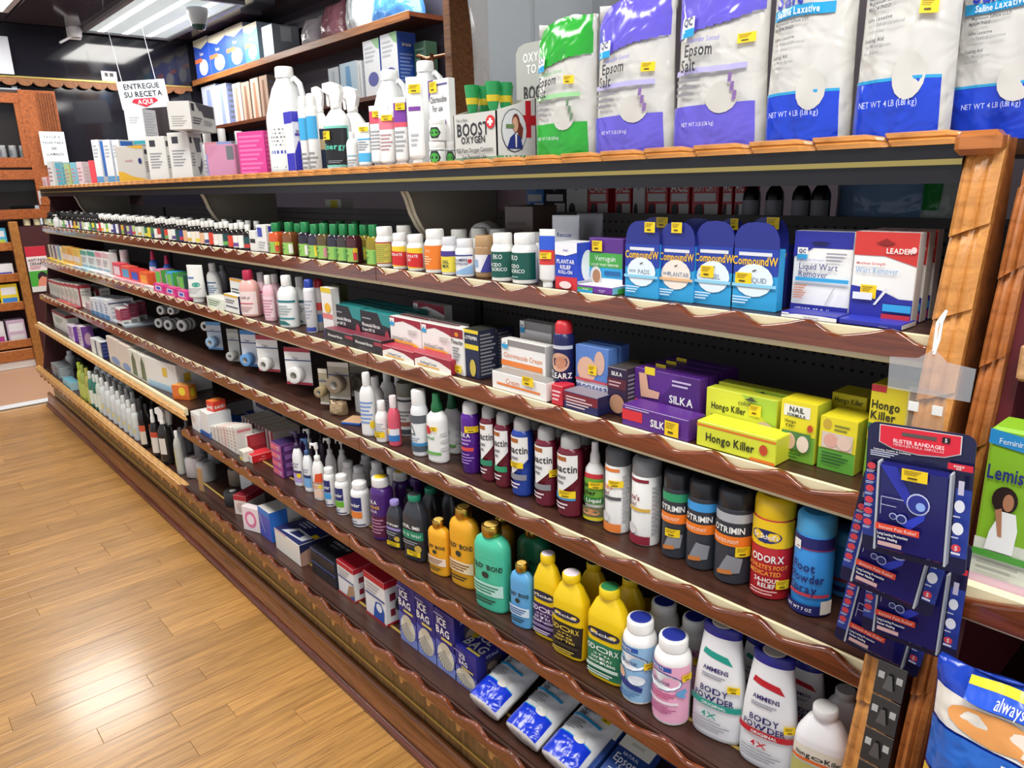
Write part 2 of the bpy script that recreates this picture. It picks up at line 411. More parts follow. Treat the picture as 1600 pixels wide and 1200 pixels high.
# ------------------------------------------------------------------ carved corner post
def post(x0, w, z0, z1, seg, parent, M):
    nseg = int((z1-z0)/seg+.01); first = None
    fl_ = [(0, .0), (0, -.012), (.12, -.016), (.25, -.013), (.36, -.018), (.52, -.020), (.64, -.014), (.78, -.017), (1, -.010), (1, 0)]
    b = MB(); vs = []; k = 7; n = len(fl_)
    for i in range(k+1):
        t = i/k
        for u, y in fl_:
            sk_ = .35*seg*(u-.5)*.5
            vs.append((u*w, y*(1.2-.5*t**3)+frontY(z0+t*seg)-frontY(z0), t*seg+sk_))
    fs = [(i*n+j, i*n+(j+1) % n, (i+1)*n+(j+1) % n, (i+1)*n+j) for i in range(k) for j in range(n)]
    b.add(vs, fs+[tuple(range(n-1, -1, -1)), tuple(range(len(vs)-n, len(vs)))], M)
    for i in range(nseg):
        if first is None: first = b.build('carved_segment', parent); o = first
        else: o = first.copy(); COL.objects.link(o); o.parent = parent
        o.location = (x0, frontY(z0+i*seg)-.004, z0+i*seg)
pst = MB(); pp = [(frontY(z)-.004, z) for z in (0.02, 1.69)]+[(.05, 1.69), (.05, .02)]
pst.prism(pp, 'x', 0, .045, CARVD); po = pst.build('corner_post', G)
post(-.003, .048, .08, 1.685, .1145, po, CARV)
MB().box(-.012, .045, -.022, .015, 1.668, 1.700, CARVD, .008).build('post_cap', po)
# ------------------------------------------------------------------ neighbouring bay on the right
B2 = tag(empty('side_shelving', (0, 0, 0)), 'maroon shelving bay with carved moulding right of the corner post', 'shelving')
MB().prism([(frontY(z)+.07, z) for z in (.05, 1.69)]+[(.2, 1.69), (.2, .05)], 'x', .0495, .0665, BLACK).build('dark_filler', B2)
MB().prism([(frontY(z)+.01, z) for z in (.05, 1.69)]+[(.5, 1.69), (.5, .05)], 'x', .094, .110, mat('#5e1f27', .4)).build('side_panel', B2)
p2 = MB().prism([(frontY(z)-.012, z) for z in (.05, 1.69)]+[(.06, 1.69), (.06, .05)], 'x', .070, .0935, CARVD).build('moulding_strip', B2)
post(.0672, .028, .10, 1.70, .118, p2, CARVD)
MB().box(.111, 1.2, .33, .345, .1, 1.69, MAROON).build('back_panel', B2)
MB().box(.111, 1.2, .03, .5, 1.67, 1.688, mat('#5a3a26', .4)).build('deck', B2)
for zz, yy in ((1.33, -.045), (1.065, -.10), (.78, -.16)):
    pass
# ------------------------------------------------------------------ product builders
def superpt(r, a, sx, sy, p):
    c, d = math.cos(a), math.sin(a)
    if p != 2: c, d = math.copysign(abs(c)**(2/p), c), math.copysign(abs(d)**(2/p), d)
    return r*sx*c, r*sy*d
def sticker(root, mp, st, w, h, curved):
    u, v, sw, sh = st
    b = MB(); do_print(b, sticker_layers(), lambda a, c, e: mp(u+(a-.5)*sw, v+(c-.5)*sh, e+.0035), w*sw, h*sh, curved)
    b.build('price_sticker', root)
COUNT = {}
def BX(name, label, px, S, dy, dp, c, F_=(), side=None, top=None, st=None, group=None, rz=0, zb=None, W=None, H=None, at_=None, tab=None, cat='box', rough=.34, tilt=0, rd=None):
    zb = SURF[S] if zb is None else zb
    if at_ is None:
        yr = FR[S]+(dy if rd is None else rd); p = at(px[0], px[1], Y=yr); X0, Z1 = p.x, p.z; X1 = x_at(px[2], yr, Z1); yf = FR[S]+dy
        w, h = X1-X0, Z1-zb; loc = ((X0+X1)/2, yf+dp/2, zb)
        if W: w = W
        if H: h = H
    else:
        loc = (at_[0], at_[1], zb); w, h = W, H
    w = max(w-.0012, .006); h = max(h, .006)
    if zb < 1.85 and loc[0] > -6.3 and abs(loc[1]) < .4 and not tilt and S in FR and rd is None:
        ey = w/2*abs(math.sin(rz))+dp/2*abs(math.cos(rz)); lo = FR[S]+(.034 if S == '5l' else .0225 if S else .0170)+ey
        if loc[1] < lo: loc = (loc[0], lo, loc[2])
        if zb < 1.5 and loc[1]+ey > .346: loc = (loc[0], .346-ey, loc[2])
    r = tag(empty(name, loc, rz), label, cat, group)
    if tilt: r.rotation_euler[0] = tilt
    hb = h*(1-tab[0]) if tab else h
    b = MB().box(-w/2, w/2, -dp/2, dp/2, 0, hb, mat(c, rough) if isinstance(c, str) else c, .0012)
    if side: b.box(w/2-.0004, w/2+.0003, -dp/2+.001, dp/2-.001, .001, hb-.001, asmat(side if isinstance(side, str) else side[0]))
    if top: b.box(-w/2+.001, w/2-.001, -dp/2+.001, dp/2-.001, hb-.0004, hb+.0003, asmat(top))
    b.build('carton', r)
    mp = lambda u, v, e: (-w/2+u*w, -dp/2-e, v*h)
    if tab:
        arch = tab[1]; t = MB(); n = 10
        if arch: pts = [(-w/2, hb*.6)]+[(-w/2*math.copysign(abs(math.cos(a))**.7, math.cos(a)), hb+(h-hb)*math.sin(a)**.8) for a in [math.pi*i/n for i in range(n+1)]]+[(w/2, hb*.6)]
        else: pts = [(-w/2, hb*.6), (-w/2, h-.003), (-w/2+.003, h), (w/2-.003, h), (w/2, h-.003), (w/2, hb*.6)]
        t.prism(pts, 'y', -dp/2-.0002, -dp/2+.0012, asmat(tab[2])).build('hang_tab', r)
    if F_:
        f = MB(); do_print(f, F_, mp, w, h); f.build('front_print', r)
    if side and not isinstance(side, str):
        f = MB(); do_print(f, side[1], lambda u, v, e: (w/2+.0003+e, -dp/2+u*dp, v*hb), dp, hb); f.build('side_print', r)
    if top and not isinstance(top, str) and isinstance(top, tuple): pass
    if st: sticker(r, mp, st, w, h, False)
    return r
PROF = {   # body profile (r, z), cap profile, cross section (sy, power), label zone
    'pill': ([(.90, 0), (.98, .012), (1, .03), (1, .66), (.97, .70), (.80, .775), (.74, .79)], [(.80, .785), (.82, .80), (.82, .97), (.76, 1)], 1, 2, (.08, .64)),
    'spray': ([(.90, 0), (1, .012), (1, .78), (.99, .80), (.88, .835), (.82, .845)], [(.80, .845), (.80, .86), (.78, .95), (.62, .99), (.40, 1)], 1, 2, (.03, .78)),
    'can': ([(.93, 0), (.99, .008), (1, .02), (1, .79), (.97, .80)], [(.97, .80), (.985, .81), (.985, .93), (.95, .96), (.86, .985), (.7, 1)], 1, 2, (.02, .79)),
    'powder': ([(.92, 0), (.99, .012), (1, .03), (1, .74), (.99, .755), (.93, .80), (.80, .835), (.66, .85)], [(.66, .85), (.76, .855), (.78, .87), (.78, .97), (.74, .995), (.3, 1)], 1, 2, (.04, .73)),
    'oval': ([(.88, 0), (.97, .012), (1, .04), (1, .70), (.98, .76), (.86, .82), (.62, .86), (.46, .875)], [(.46, .875), (.49, .88), (.49, .99), (.45, 1)], .58, 2.6, (.06, .66)),
    'odorx': ([(.86, 0), (.97, .012), (1, .03), (1, .66), (.97, .70), (.64, .845), (.45, .89), (.43, .915)], [(.46, .905), (.48, .915), (.48, .985), (.43, 1)], .55, 3.4, (.05, .62)),
    'taper': ([(.86, 0), (.97, .012), (1, .05), (.99, .30), (.93, .52), (.80, .75), (.70, .91)], [(.73, .91), (.73, .975), (.66, .99), (.55, 1), (.5, .985), (.2, .985)], .52, 2.4, (.04, .86)),
    'lotion': ([(.86, 0), (.97, .012), (1, .04), (1, .60), (.95, .68), (.72, .76), (.46, .80)], [(.47, .80), (.49, .81), (.49, .97), (.43, 1)], .72, 2.4, (.06, .60)),
    'round': ([(.88, 0), (.98, .012), (1, .03), (1, .66), (.95, .72), (.72, .80), (.42, .84)], [(.44, .84), (.46, .85), (.46, .985), (.4, 1)], 1, 2, (.08, .64)),
    'pump': ([(.88, 0), (.98, .012), (1, .04), (1, .50), (.93, .57), (.66, .66), (.40, .70)], [(.44, .70), (.46, .705), (.46, .77), (.36, .78), (.14, .79), (.14, .88)], .72, 2.4, (.05, .50)),
    'dropper': ([(.88, 0), (.98, .012), (1, .04), (1, .60), (.92, .67), (.60, .73), (.46, .75)], [(.48, .74), (.50, .75), (.48, .83), (.36, .88), (.33, .985), (.28, 1)], .75, 2.3, (.06, .60)),
    'syrup': ([(.90, 0), (.99, .012), (1, .04), (1, .56), (.93, .64), (.62, .74), (.50, .76)], [(.54, .76), (.56, .77), (.56, .985), (.5, 1)], 1, 2, (.06, .54)),
    'square': ([(.90, 0), (.98, .012), (1, .04), (1, .58), (.9, .64), (.72, .70), (.60, .72)], [(.66, .71), (.68, .72), (.64, .985), (.58, 1)], .9, 5, (.05, .56)),
    'jar': ([(.92, 0), (.99, .02), (1, .06), (1, .70), (.96, .74), (.9, .75)], [(.94, .74), (.97, .76), (.97, .98), (.92, 1)], 1, 2, (.08, .68)),
    'trigger': ([(.88, 0), (.98, .012), (1, .04), (1, .52), (.92, .60), (.55, .68), (.36, .71)], [(.40, .71), (.42, .715), (.42, .775), (.34, .785)], .8, 2.4, (.05, .52)),
    'oxy': ([(.94, 0), (1, .02), (1, .50), (.9, .58), (.5, .64)], [(.5, .63), (.55, .66), (.72, .72), (.86, .86), (1.0, .97), (1.02, 1)], 1, 2, (.05, .5)),
    'tube': ([(.62, 0), (.64, .02), (.64, .10), (.95, .13), (1, .16), (1, .5), (1, .97), (1, 1)], [(.6, 0), (.62, .01), (.62, .10)], .5, 2, (.16, .95)),
}
def BT(kind, name, label, px, S, dy, cb, cc, F_=(), st=None, group=None, rz=.25, span=150, sy=None, zone=None, rough=.34, zb=None, cat='bottle', seg=20, xyz=None, dot=None, caprough=.4):
    body, cap, ksy, p, zn = PROF[kind]; sy = sy or ksy; zone = zone or zn
    zb = SURF[S] if zb is None else zb
    if xyz is None:
        yc = FR[S]+dy; q = at(px[0], px[1], Y=yc); H = q.z-zb; R = px[2]/2/F*depth(q)*.97; loc = (q.x, yc, zb)
        vx, vy = EYE.x-q.x, EYE.y-yc; cs = (math.sin(rz)*vx-math.cos(rz)*vy)/math.hypot(vx, vy)
        R /= math.sqrt(cs*cs+sy*sy*(1-cs*cs))
        ey = math.hypot(R*math.sin(rz), R*(.64*.62 if kind == 'tube' else sy)*math.cos(rz)); lo = FR[S]+(.034 if S == '5l' else .0240 if S else .0185)+ey
        if yc < lo: q = at(px[0], px[1], Y=lo); yc = lo; H = q.z-zb; loc = (q.x, yc, zb)
        if zb < 1.6 and yc+ey > .346: loc = (q.x, .346-ey, zb)
    else: loc, R, H = (xyz[0], xyz[1], zb), xyz[2], xyz[3]
    r = tag(empty(name, loc, rz), label, cat, group)
    bm = cb if not isinstance(cb, str) else mat(cb, rough); cm = cc if not isinstance(cc, str) else mat(cc, caprough)
    if kind == 'tube':
        vs = []; n = seg
        for i, (rr, z) in enumerate(body):
            fl = max(0, (z-.16)/.84)
            for k in range(n):
                a = 2*math.pi*k/n; vs.append((R*rr*math.cos(a), R*rr*math.sin(a)*(.62*(1-fl)+.03), z*H))
        b = MB(); fs = [(j*n+i, j*n+(i+1) % n, (j+1)*n+(i+1) % n, (j+1)*n+i) for j in range(2, len(body)-1) for i in range(n)]
        b.add(vs, fs+[tuple(range(len(vs)-n, len(vs)))], bm, True); b.build('body', r)
        MB().lathe([(R*rr, z*H) for rr, z in cap], cm, seg, 1, .66).build('cap', r)
        def mp(u, v, e):
            z = zone[0]+(zone[1]-zone[0])*v; fl = max(0, (z-.16)/.84); a = -math.pi/2+(u-.5)*math.radians(span); s = (.62*(1-fl)+.03)
            return (R*math.cos(a)*(1+e/R), R*math.sin(a)*s-e, z*H)
    else:
        MB().lathe([(R*rr, z*H) for rr, z in body], bm, seg, 1, sy, p=p).build('body', r)
        csy = 1 if p != 5 else .95
        c = MB().lathe([(R*rr, z*H) for rr, z in cap], cm, max(10, seg-4), 1, (sy if kind == 'taper' else 1))
        if kind == 'pump':
            z1 = H*.88; rr = R*.34
            c.lathe([(rr*.5, z1), (rr, z1+.004), (rr, z1+H*.05), (rr*.8, H)], cm, 12); c.box(-R*1.25, 0, -rr*.45, rr*.45, H*.935, H*.985, cm, .003); c.box(-R*1.28, -R*1.05, -rr*.35, rr*.35, H*.88, H*.96, cm, .002)
        if kind == 'trigger':
            pts = [(-R*.9, H*.90), (-R*.85, H*.985), (-R*.2, H), (R*.45, H*.96), (R*.55, H*.88), (R*.38, H*.775), (-R*.30, H*.775), (-R*.36, H*.86)]
            c.prism(pts, 'y', -R*.3, R*.3, cm); c.box(-R*.75, -R*.55, -R*.12, R*.12, H*.74, H*.9, cm, .003)
        c.build('cap', r)
        if dot: MB().lathe([(R*.46*dot[1], H*1.0006), (R*.40*dot[1], H+.0012)], asmat(dot[0]), 16).build('cap_seal', r)
        pr = body
        def rad(z):
            for (r0, z0), (r1, z1) in zip(pr, pr[1:]):
                if z <= z1: return r0+(r1-r0)*max(0, (z-z0)/(z1-z0+1e-9))
            return pr[-1][0]
        def mp(u, v, e):
            z = zone[0]+(zone[1]-zone[0])*v; a = -math.pi/2+(u-.5)*math.radians(span)
            x, y = superpt(R*rad(z), a, 1, sy, p); k = 1+(e+.0004)/R
            return (x*k, y*k-(e if sy < .9 else 0), z*H)
    w = R*math.radians(span)*(.95 if sy > .8 else .8); h = (zone[1]-zone[0])*H
    if F_:
        f = MB(); do_print(f, F_, mp, w, h, True, 3 if kind in ('taper', 'tube', 'odorx') else 1); f.build('label', r)
    if st: sticker(r, mp, st, w, h, True)
    return r
def BAG(name, label, px, S, dy, D, c, F_, st=None, group=None, rz=0, xyz=None, M=None, seed=0, side=None, rx=0, topw=.93):
    if xyz is None:
        zb = SURF[S]; yf = FR[S]+dy; p = at(px[0], px[1], Y=yf+D/2); X0, Z1 = p.x, p.z; X1 = x_at(px[2], yf+D/2, Z1)
        W_, H = X1-X0, Z1-zb; loc = ((X0+X1)/2, yf+D/2, zb)
    else: loc, W_, H = xyz[:3], xyz[3], xyz[4]
    r = tag(empty(name, loc, rz), label, 'bag', group); r.rotation_euler[0] = rx
    R_ = random.Random(seed); ph = [R_.uniform(0, 6.28) for _ in range(8)]
    def thick(u, v):
        s = (1-min(1, abs(u))**3.2)**.6; t = .82+.18*min(1, v/.2) if v < .2 else 1-.42*((v-.2)/.68)**2 if v < .88 else .58*max(0, (1-v)/.12)
        wr = .035*math.sin(7*u+ph[0]+4*v)*math.sin(9*v+ph[1])+.022*math.sin(15*u+ph[2]+9*v)+.016*math.sin(23*v+ph[3]-6*u)
        return D/2*s*(max(t, .02)+wr*(1 if v < .9 else .3))
    def half(v): return W_/2*(1-(1-topw)*v-.05*math.sin(math.pi*min(1, v*1.1))*.6-.03*math.exp(-v*18))
    def front(u, v, e=0):
        x = half(v)*u; y = -thick(u, v)-e-.006*math.sin(5*u+ph[4])*(1 if v > .9 else 0); z = H*v*(1-.015*math.cos(4*u+ph[5])*v)
        return (x, y, z)
    nu, nv = 22, 24; vs = []
    for j in range(nv+1):
        for i in range(nu+1):
            u, v = -1+2*i/nu, j/nv; vs.append(front(u, v))
    n0 = len(vs)
    for j in range(nv+1):
        for i in range(nu+1):
            x, y, z = vs[j*(nu+1)+i]; vs.append((x, -y+.0012, z))
    fs = []
    for j in range(nv):
        for i in range(nu):
            a = j*(nu+1)+i; q = (a, a+1, a+nu+2, a+nu+1); fs += [q, tuple(n0+k for k in reversed(q))]
    for i in range(nu): fs += [(i+1, i, n0+i, n0+i+1), (nv*(nu+1)+i, nv*(nu+1)+i+1, n0+nv*(nu+1)+i+1, n0+nv*(nu+1)+i)]
    for j in range(nv): a = j*(nu+1); fs += [(a, a+nu+1, n0+a+nu+1, n0+a), (a+2*nu+1, a+nu, n0+a+nu, n0+a+2*nu+1)]
    M = M or mat(c, .20, 'crinkle')
    MB().add(vs, fs, M, True).build('pouch', r)
    f = MB(); mp = lambda u, v, e: front((u*2-1)*.97, v, e+.0008)
    class Q(MB): pass
    # finer grid so that the print follows the wrinkles
    for li, q in enumerate(F_):
        if q[0] == 'r':
            _, u0, v0, u1, v1, cc = q; a = max(2, int((u1-u0)*22+.5)); b = max(1, int((v1-v0)*24+.5)); e = .0009+.0004*li+(.003 if li > 4 and name == 'pad_pack' else 0)
            g = [mp(u0+(u1-u0)*i/a, v0+(v1-v0)*j/b, e) for j in range(b+1) for i in range(a+1)]
            f.add(g, [(j*(a+1)+i, j*(a+1)+i+1, (j+1)*(a+1)+i+1, (j+1)*(a+1)+i) for j in range(b) for i in range(a)], mat(cc, .20, 'crinkle'), True)
        else: do_print(f, [q], lambda u, v, e, li=li: mp(u, v, e+.0012+.0004*li+(.003 if li > 5 and name == 'pad_pack' else 0)), W_, H, True, 6)
    f.build('front_print', r)
    if st: sticker(r, lambda u, v, e: mp(u, v, e+.004), st, W_, H, True)
    return r
def card(name, label, c, w, h, parent=None): pass
# ------------------------------------------------------------------ top deck goods
def XP(px, S, dy, z=.06): return x_at(px, FR[S]+dy, SURF[S]+z)
NAVY, BLUE, CYAN, WHT, GRY, DGR, RED, PUR, GRN, TEAL = '#1c2368', '#1f45cf', '#2f9fd6', '#f3f2ee', '#b9b8b4', '#4a4a4e', '#d3222f', '#5b2d8c', '#2fa637', '#1a8f84'
BGW = '#d2d0cb'
def logo(u, v, s, asp=.8): return [('r', u-s, v-s*asp, u+s, v+s*asp, WHT), ('r', u-s, v-s*asp, u+s, v-s*.1, CYAN), ('t', 'QC', u, v+s*.35, s*.5, NAVY, 2*s)]
def epsom(c, pale, sub, txtc, net):
    return [('r', 0, .74, 1, 1, c), *[('r', .1*k, .655+.0085*k, .1*k+.1, .745, c) for k in range(10)], ('r', .03, 0, .97, .27, c), ('r', .04, .445, .9, .475, pale),
            ('e', .66, .30, .17, .085, '#c9c6c0'), ('g', .08, .32, .42, .43, 3, '#8d8b92'), *logo(.2, .70, .085, .62),
            ('t', sub, .42, .625, .028, txtc, .7, False), ('t', 'Epsom', .36, .572, .066, '#33333a', .60), ('t', 'Salt', .25, .492, .066, '#33333a', .42),
            *[('e', .80+.012*(k % 3)-.02*k/3, .29+.016*k, .022, .010, '#8a6aa8' if c != GRN else '#6f8a6c') for k in range(9)],
            ('t', net, .42, .165, .022, '#e8e6f4', .45, False)]
bags = [
    ('green and white salt pouch with eucalyptus print beside the oxygen tray', (842, 40, 936), GRN, epsom(GRN, '#9ed49a', 'Eucalyptus Scented', '#4fa860', 'NET WT 3 LB (1.36 kg)'), (.74, .56, .16, .055)),
    ('purple and white lavender salt pouch next to the green one', (936, 10, 1062), '#6a5fd2', epsom('#6a5fd2', '#b9b3e4', 'Lavender Scented', '#7a72cf', 'NET WT 3 LB (1.36 kg)'), (.82, .55, .16, .055)),
    ('taller purple and white lavender salt pouch, third pouch from the left on top', (1064, -32, 1215), '#6a5fd2', epsom('#6a5fd2', '#b9b3e4', 'Lavender Scented', '#7a72cf', 'NET WT 3 LB (1.36 kg)'), (.88, .60, .16, .05)),
]
for i, (lab, px, c, F_, st) in enumerate(bags):
    BAG('salt_pouch', lab, px, 0, .025, .075, BGW, F_, st, 'salt pouches on the top deck', seed=i)
def saline(big=True):
    return [('r', .03, 0, .95, .255, BLUE), ('r', .03, .255, .95, .268, CYAN), ('e', .66, .27, .165, .095, '#cfccc6'), ('r', .08, .605, .86, .655, CYAN),
            ('t', 'Epsom', .40, .80, .085, '#2733a8', .66), ('t', 'Salt', .30, .70, .085, '#2733a8', .5), ('t', 'Saline Laxative', .42, .63, .032, '#dcecf6', .6),
            ('t', 'Magnesium Sulfate U.S.P.', .36, .585, .016, '#55555e', .5), ('t', 'MgSO4 7H2O', .26, .56, .016, '#55555e', .3),
            ('t', 'Saline Laxative', .28, .515, .016, '#55555e', .32), ('t', 'For Relief of Occasional', .36, .49, .015, '#8a8a90', .5, False), ('t', 'Constipation', .25, .465, .015, '#8a8a90', .3, False),
            ('t', 'Soaking Aid', .25, .43, .016, '#55555e', .3), ('t', 'For Minor Sprains', .30, .405, .015, '#8a8a90', .4, False), ('t', 'and Bruises', .24, .38, .015, '#8a8a90', .26, False),
            ('t', 'NET WT 4 LB (1.81 kg)', .47, .165, .026, '#cfd6f6', .62, False), ('r', .0, .86, 1, 1, BLUE)]
BAG('salt_pouch', 'white salt pouch with blue base, left one of the two large white pouches', (1217, -95, 1360), 0, .02, .085, BGW, saline(), None, 'salt pouches on the top deck', seed=11)
BAG('salt_pouch', 'white salt pouch with blue base and yellow price sticker near the corner post', (1366, -150, 1536), 0, .02, .09, BGW, saline(), (.80, .53, .17, .055), 'salt pouches on the top deck', seed=12)
BAG('salt_pouch', 'white salt pouch standing behind the corner post cap', (0, 0, 0), 0, 0, .09, BGW, saline(), None, 'salt pouches on the top deck', seed=13, xyz=(x_at(1588, .14, 1.85), .14, 1.69, .16, .29))
# display tray of oxygen cans
yf = .022; p = at(708, 181, Y=yf); x0, z1 = p.x, p.z; x1 = x_at(775, yf, z1); dpt = at(838, 200, X=x1).y-yf; zz = SURF[0]; zt = at(840, 153, X=x1).z
T = tag(empty('display_tray', (x1, yf, zz)), 'grey and white cardboard counter tray of oxygen cans with a slanted side', 'tray')
Lx = x1-x0; h1 = z1-zz; h2 = zt-zz
b = MB(); b.box(-Lx, 0, 0, .003, 0, h1, '#c9c8c2'); b.box(-Lx, 0, 0, dpt, 0, .003, '#c9c8c2'); b.prism([(0, 0), (dpt, 0), (dpt, h2), (0, h1)], 'x', -.003, 0, mat('#eeeeea')); b.prism([(0, 0), (dpt, 0), (dpt, h2), (0, h1)], 'x', -Lx, -Lx+.003, mat('#c9c8c2')); b.box(-Lx, 0, dpt-.003, dpt, 0, h2, '#c9c8c2')
b.build('tray_body', T)
f = MB(); do_print(f, [('r', 0, 0, 1, .16, '#7f9a78'), ('t', 'BOOST', .46, .70, .24, '#2a2a2c', .74), ('t', 'OXYGEN', .46, .50, .13, '#2a2a2c', .68), ('t', 'Put a New', .22, .89, .06, '#55555a', .3, False), ('e', .88, .80, .10, .125, RED), ('r', .855, .73, .905, .87, WHT), ('r', .82, .775, .94, .825, WHT),
    ('t', '95% Pure Oxygen Canisters', .5, .30, .085, '#3a3a3c', .86), ('t', 'for Personal Use', .5, .17, .085, '#3a3a3c', .56)], lambda u, v, e: (-Lx+u*Lx, -e, v*h1), Lx, h1); f.build('front_print', T)
hm = (h1+h2)/2
f = MB(); do_print(f, [('r', .0, .0, 1, .15, '#79b884'), ('r', .72, .45, .86, 1.06, RED), ('r', .58, .66, .99, .82, RED), ('e', .42, .56, .32, .36, '#55555a'), ('e', .42, .56, .305, .345, '#e9eef0'),
    ('e', .46, .68, .10, .16, '#7a3b2a'), ('p', [(.50, .78), (.64, .60), (.60, .40), (.50, .50)], '#7a3b2a'), ('e', .44, .66, .072, .125, '#e3b596'), ('p', [(.22, .26), (.62, .26), (.56, .46), (.42, .52), (.30, .44)], '#2b3a86'), ('p', [(.42, .50), (.47, .50), (.46, .28), (.43, .28)], WHT), ('r', .2, .60, .40, .66, '#6f8f5c'),
    ('t', 'OXYGEN', .52, .11, .13, WHT, .8)], lambda u, v, e: (e, u*dpt, v*hm), dpt, hm); f.build('side_print', T)
hc = at(750, 131, Y=yf+dpt*.22).z-zz-.004; CANS = mat('#2c9a55', .25)
for i, (fx, fy, lab) in enumerate(((.74, .22, 'front left can with green mask cap in the counter tray'), (.26, .22, 'front right can with green mask cap in the counter tray'), (.74, .52, 'middle left can with green mask cap in the counter tray'), (.26, .52, 'middle right can with green mask cap in the counter tray'), (.5, .82, 'rearmost can with green mask cap in the counter tray'))):
    r = BT('oxy', 'oxygen_can', lab, None, 0, 0, mat('#c8ccd0', .25, 'metal'), CANS, [('r', .1, .0, .9, .12, '#b8b8b8')], zb=zz+.0035, rz=.6, group='oxygen cans in the counter tray', xyz=(x1-Lx*fx, yf+dpt*fy, min(Lx*.225, dpt*.14), hc))
    k = min(Lx*.225, dpt*.14); b = MB(); b.lathe([(k*.80, hc*.76), (k*.90, hc*.84)], mat('#d9c02c', .4), 16, caps=False); b.build('yellow_band', r)
# header card standing behind the tray
q = at(806, 90, Y=.24); q2 = x_at(862, .24, q.z)
HC = tag(empty('header_card', (q.x, .24, SURF[0])), 'grey header card with bold white lettering standing behind the oxygen tray', 'sign'); hw = q2-q.x; hh = at(830, 66, Y=.24).z-SURF[0]
MB().prism([(0, 0), (hw, 0), (hw, hh*1.0), (hw*.25, hh), (hw*.08, hh*.98), (0, hh*.93)], 'y', 0, .003, mat('#a9aaa3')).build('board', HC)
f = MB(); do_print(f, [('t', 'OXYGEN', .60, .885, .07, WHT, .78), ('t', 'TO GO', .62, .79, .07, WHT, .62), ('t', 'BOOST', .62, .60, .11, '#2a2a2c', .8)], lambda u, v, e: (u*hw, -e, v*hh), hw, hh); f.build('front_print', HC)
# grey film hanging over a dark case behind
p = at(700, 0, Y=.30); p2 = x_at(950, .30, 1.9); pw_ = p2-p.x
PB = tag(empty('wrapped_case', ((p.x+p2)/2, .42, SURF[0])), 'tall dark grey case wrapped in clear plastic film behind the oxygen tray', 'case')
MB().box(-pw_*.36, pw_*.30, -.05, .10, 0, .62, mat('#4d565e', .35), .01).box(-pw_*.05, -pw_*.03, -.053, -.05, .02, .6, '#333a40').build('case', PB)
vs = []; nu, nv = 26, 20
for j in range(nv+1):
    for i in range(nu+1):
        u, v = i/nu, j/nv; a = 2*math.pi*u
        k = .78+.22*v+.05*math.sin(5*a+3*v)+.03*math.sin(9*a-5*v)
        vs.append((math.copysign(abs(math.cos(a))**.6, math.cos(a))*pw_*.52*k, math.copysign(abs(math.sin(a))**.7, math.sin(a))*.115*(1+.15*math.sin(7*a+6*v)), .004+v*.66))
b = MB(); b.add(vs, [(j*(nu+1)+i, j*(nu+1)+i+1, (j+1)*(nu+1)+i+1, (j+1)*(nu+1)+i) for j in range(nv) for i in range(nu)], mat('#d5d9dc', .12, 'film'), True); b.build('plastic_film', PB)

# ---- bottles, tubes and jars left of the tray
def jug(label, px, dy, rz, lab=True):
    yc = FR[0]+dy; q = at(px[0], px[1], Y=yc); H = q.z-SURF[0]; R = px[2]/2/F*depth(q)
    r = tag(empty('jug', (q.x, yc, SURF[0]), rz), label, 'jug', 'translucent gallon jugs'); M = mat('#eef0f0', .35, 'milky')
    MB().lathe([(R*.9, 0), (R*.99, .006), (R, .02), (R, H*.50), (R*.97, H*.56), (R*.62, H*.80), (R*.40, H*.88), (R*.38, H*.90)], M, 24, 1, .95, p=2.6).build('body', r)
    MB().lathe([(R*.42, H*.90), (R*.44, H*.91), (R*.42, H*.99), (R*.38, H)], mat('#f4f4f2', .4), 18).build('cap', r)
    MB().tube([(R*.30, 0, H*.86), (R*.55, 0, H*.89), (R*.80, 0, H*.84), (R*.94, 0, H*.72), (R*.95, 0, H*.58), (R*.90, 0, H*.50)], R*.14, M, 10).build('handle', r)
    if lab:
        f = MB(); do_print(f, [('r', 0, 0, 1, 1, '#e3e5e2'), ('r', .08, .35, .92, .42, '#3c50b4'), ('g', .12, .5, .9, .92, 5, '#77777c'), ('r', .1, .04, .9, .07, '#5c6a8a')], lambda u, v, e: (*superpt(R*1.006, -math.pi/2+(u-.5)*1.1, 1, .95, 2.6), H*(.06+.42*v)), R, H*.4, True); f.build('label', r)
jug('tall translucent gallon jug with side handle beside the pink carton', (443, 105, 66), .125, .5)
jug('translucent jug with white cap behind the red tubes', (608, 110, 62), .21, .4, False)
jug('translucent jug with white cap behind the white tubes near the tray', (664, 96, 64), .19, .4, False)
BX('cosmetic_carton', 'narrow white and violet-blue carton leaning against the tall jug', (442, 176, 454), 0, .02, .045, '#eceaf0', [('r', 0, .82, 1, 1, '#3a36b4'), ('r', 0, 0, 1, .35, '#3330b0')], side=('#e4e2ea', [('r', 0, .84, 1, 1, '#3a36b4'), ('r', 0, 0, 1, .34, '#3330b0'), ('p', [(0, .34), (1, .34), (.4, .55)], '#3330b0'), ('r', .15, .62, .8, .66, '#5a3a9a'), ('t', 'jada', .5, .7, .05, NAVY)]), st=None)
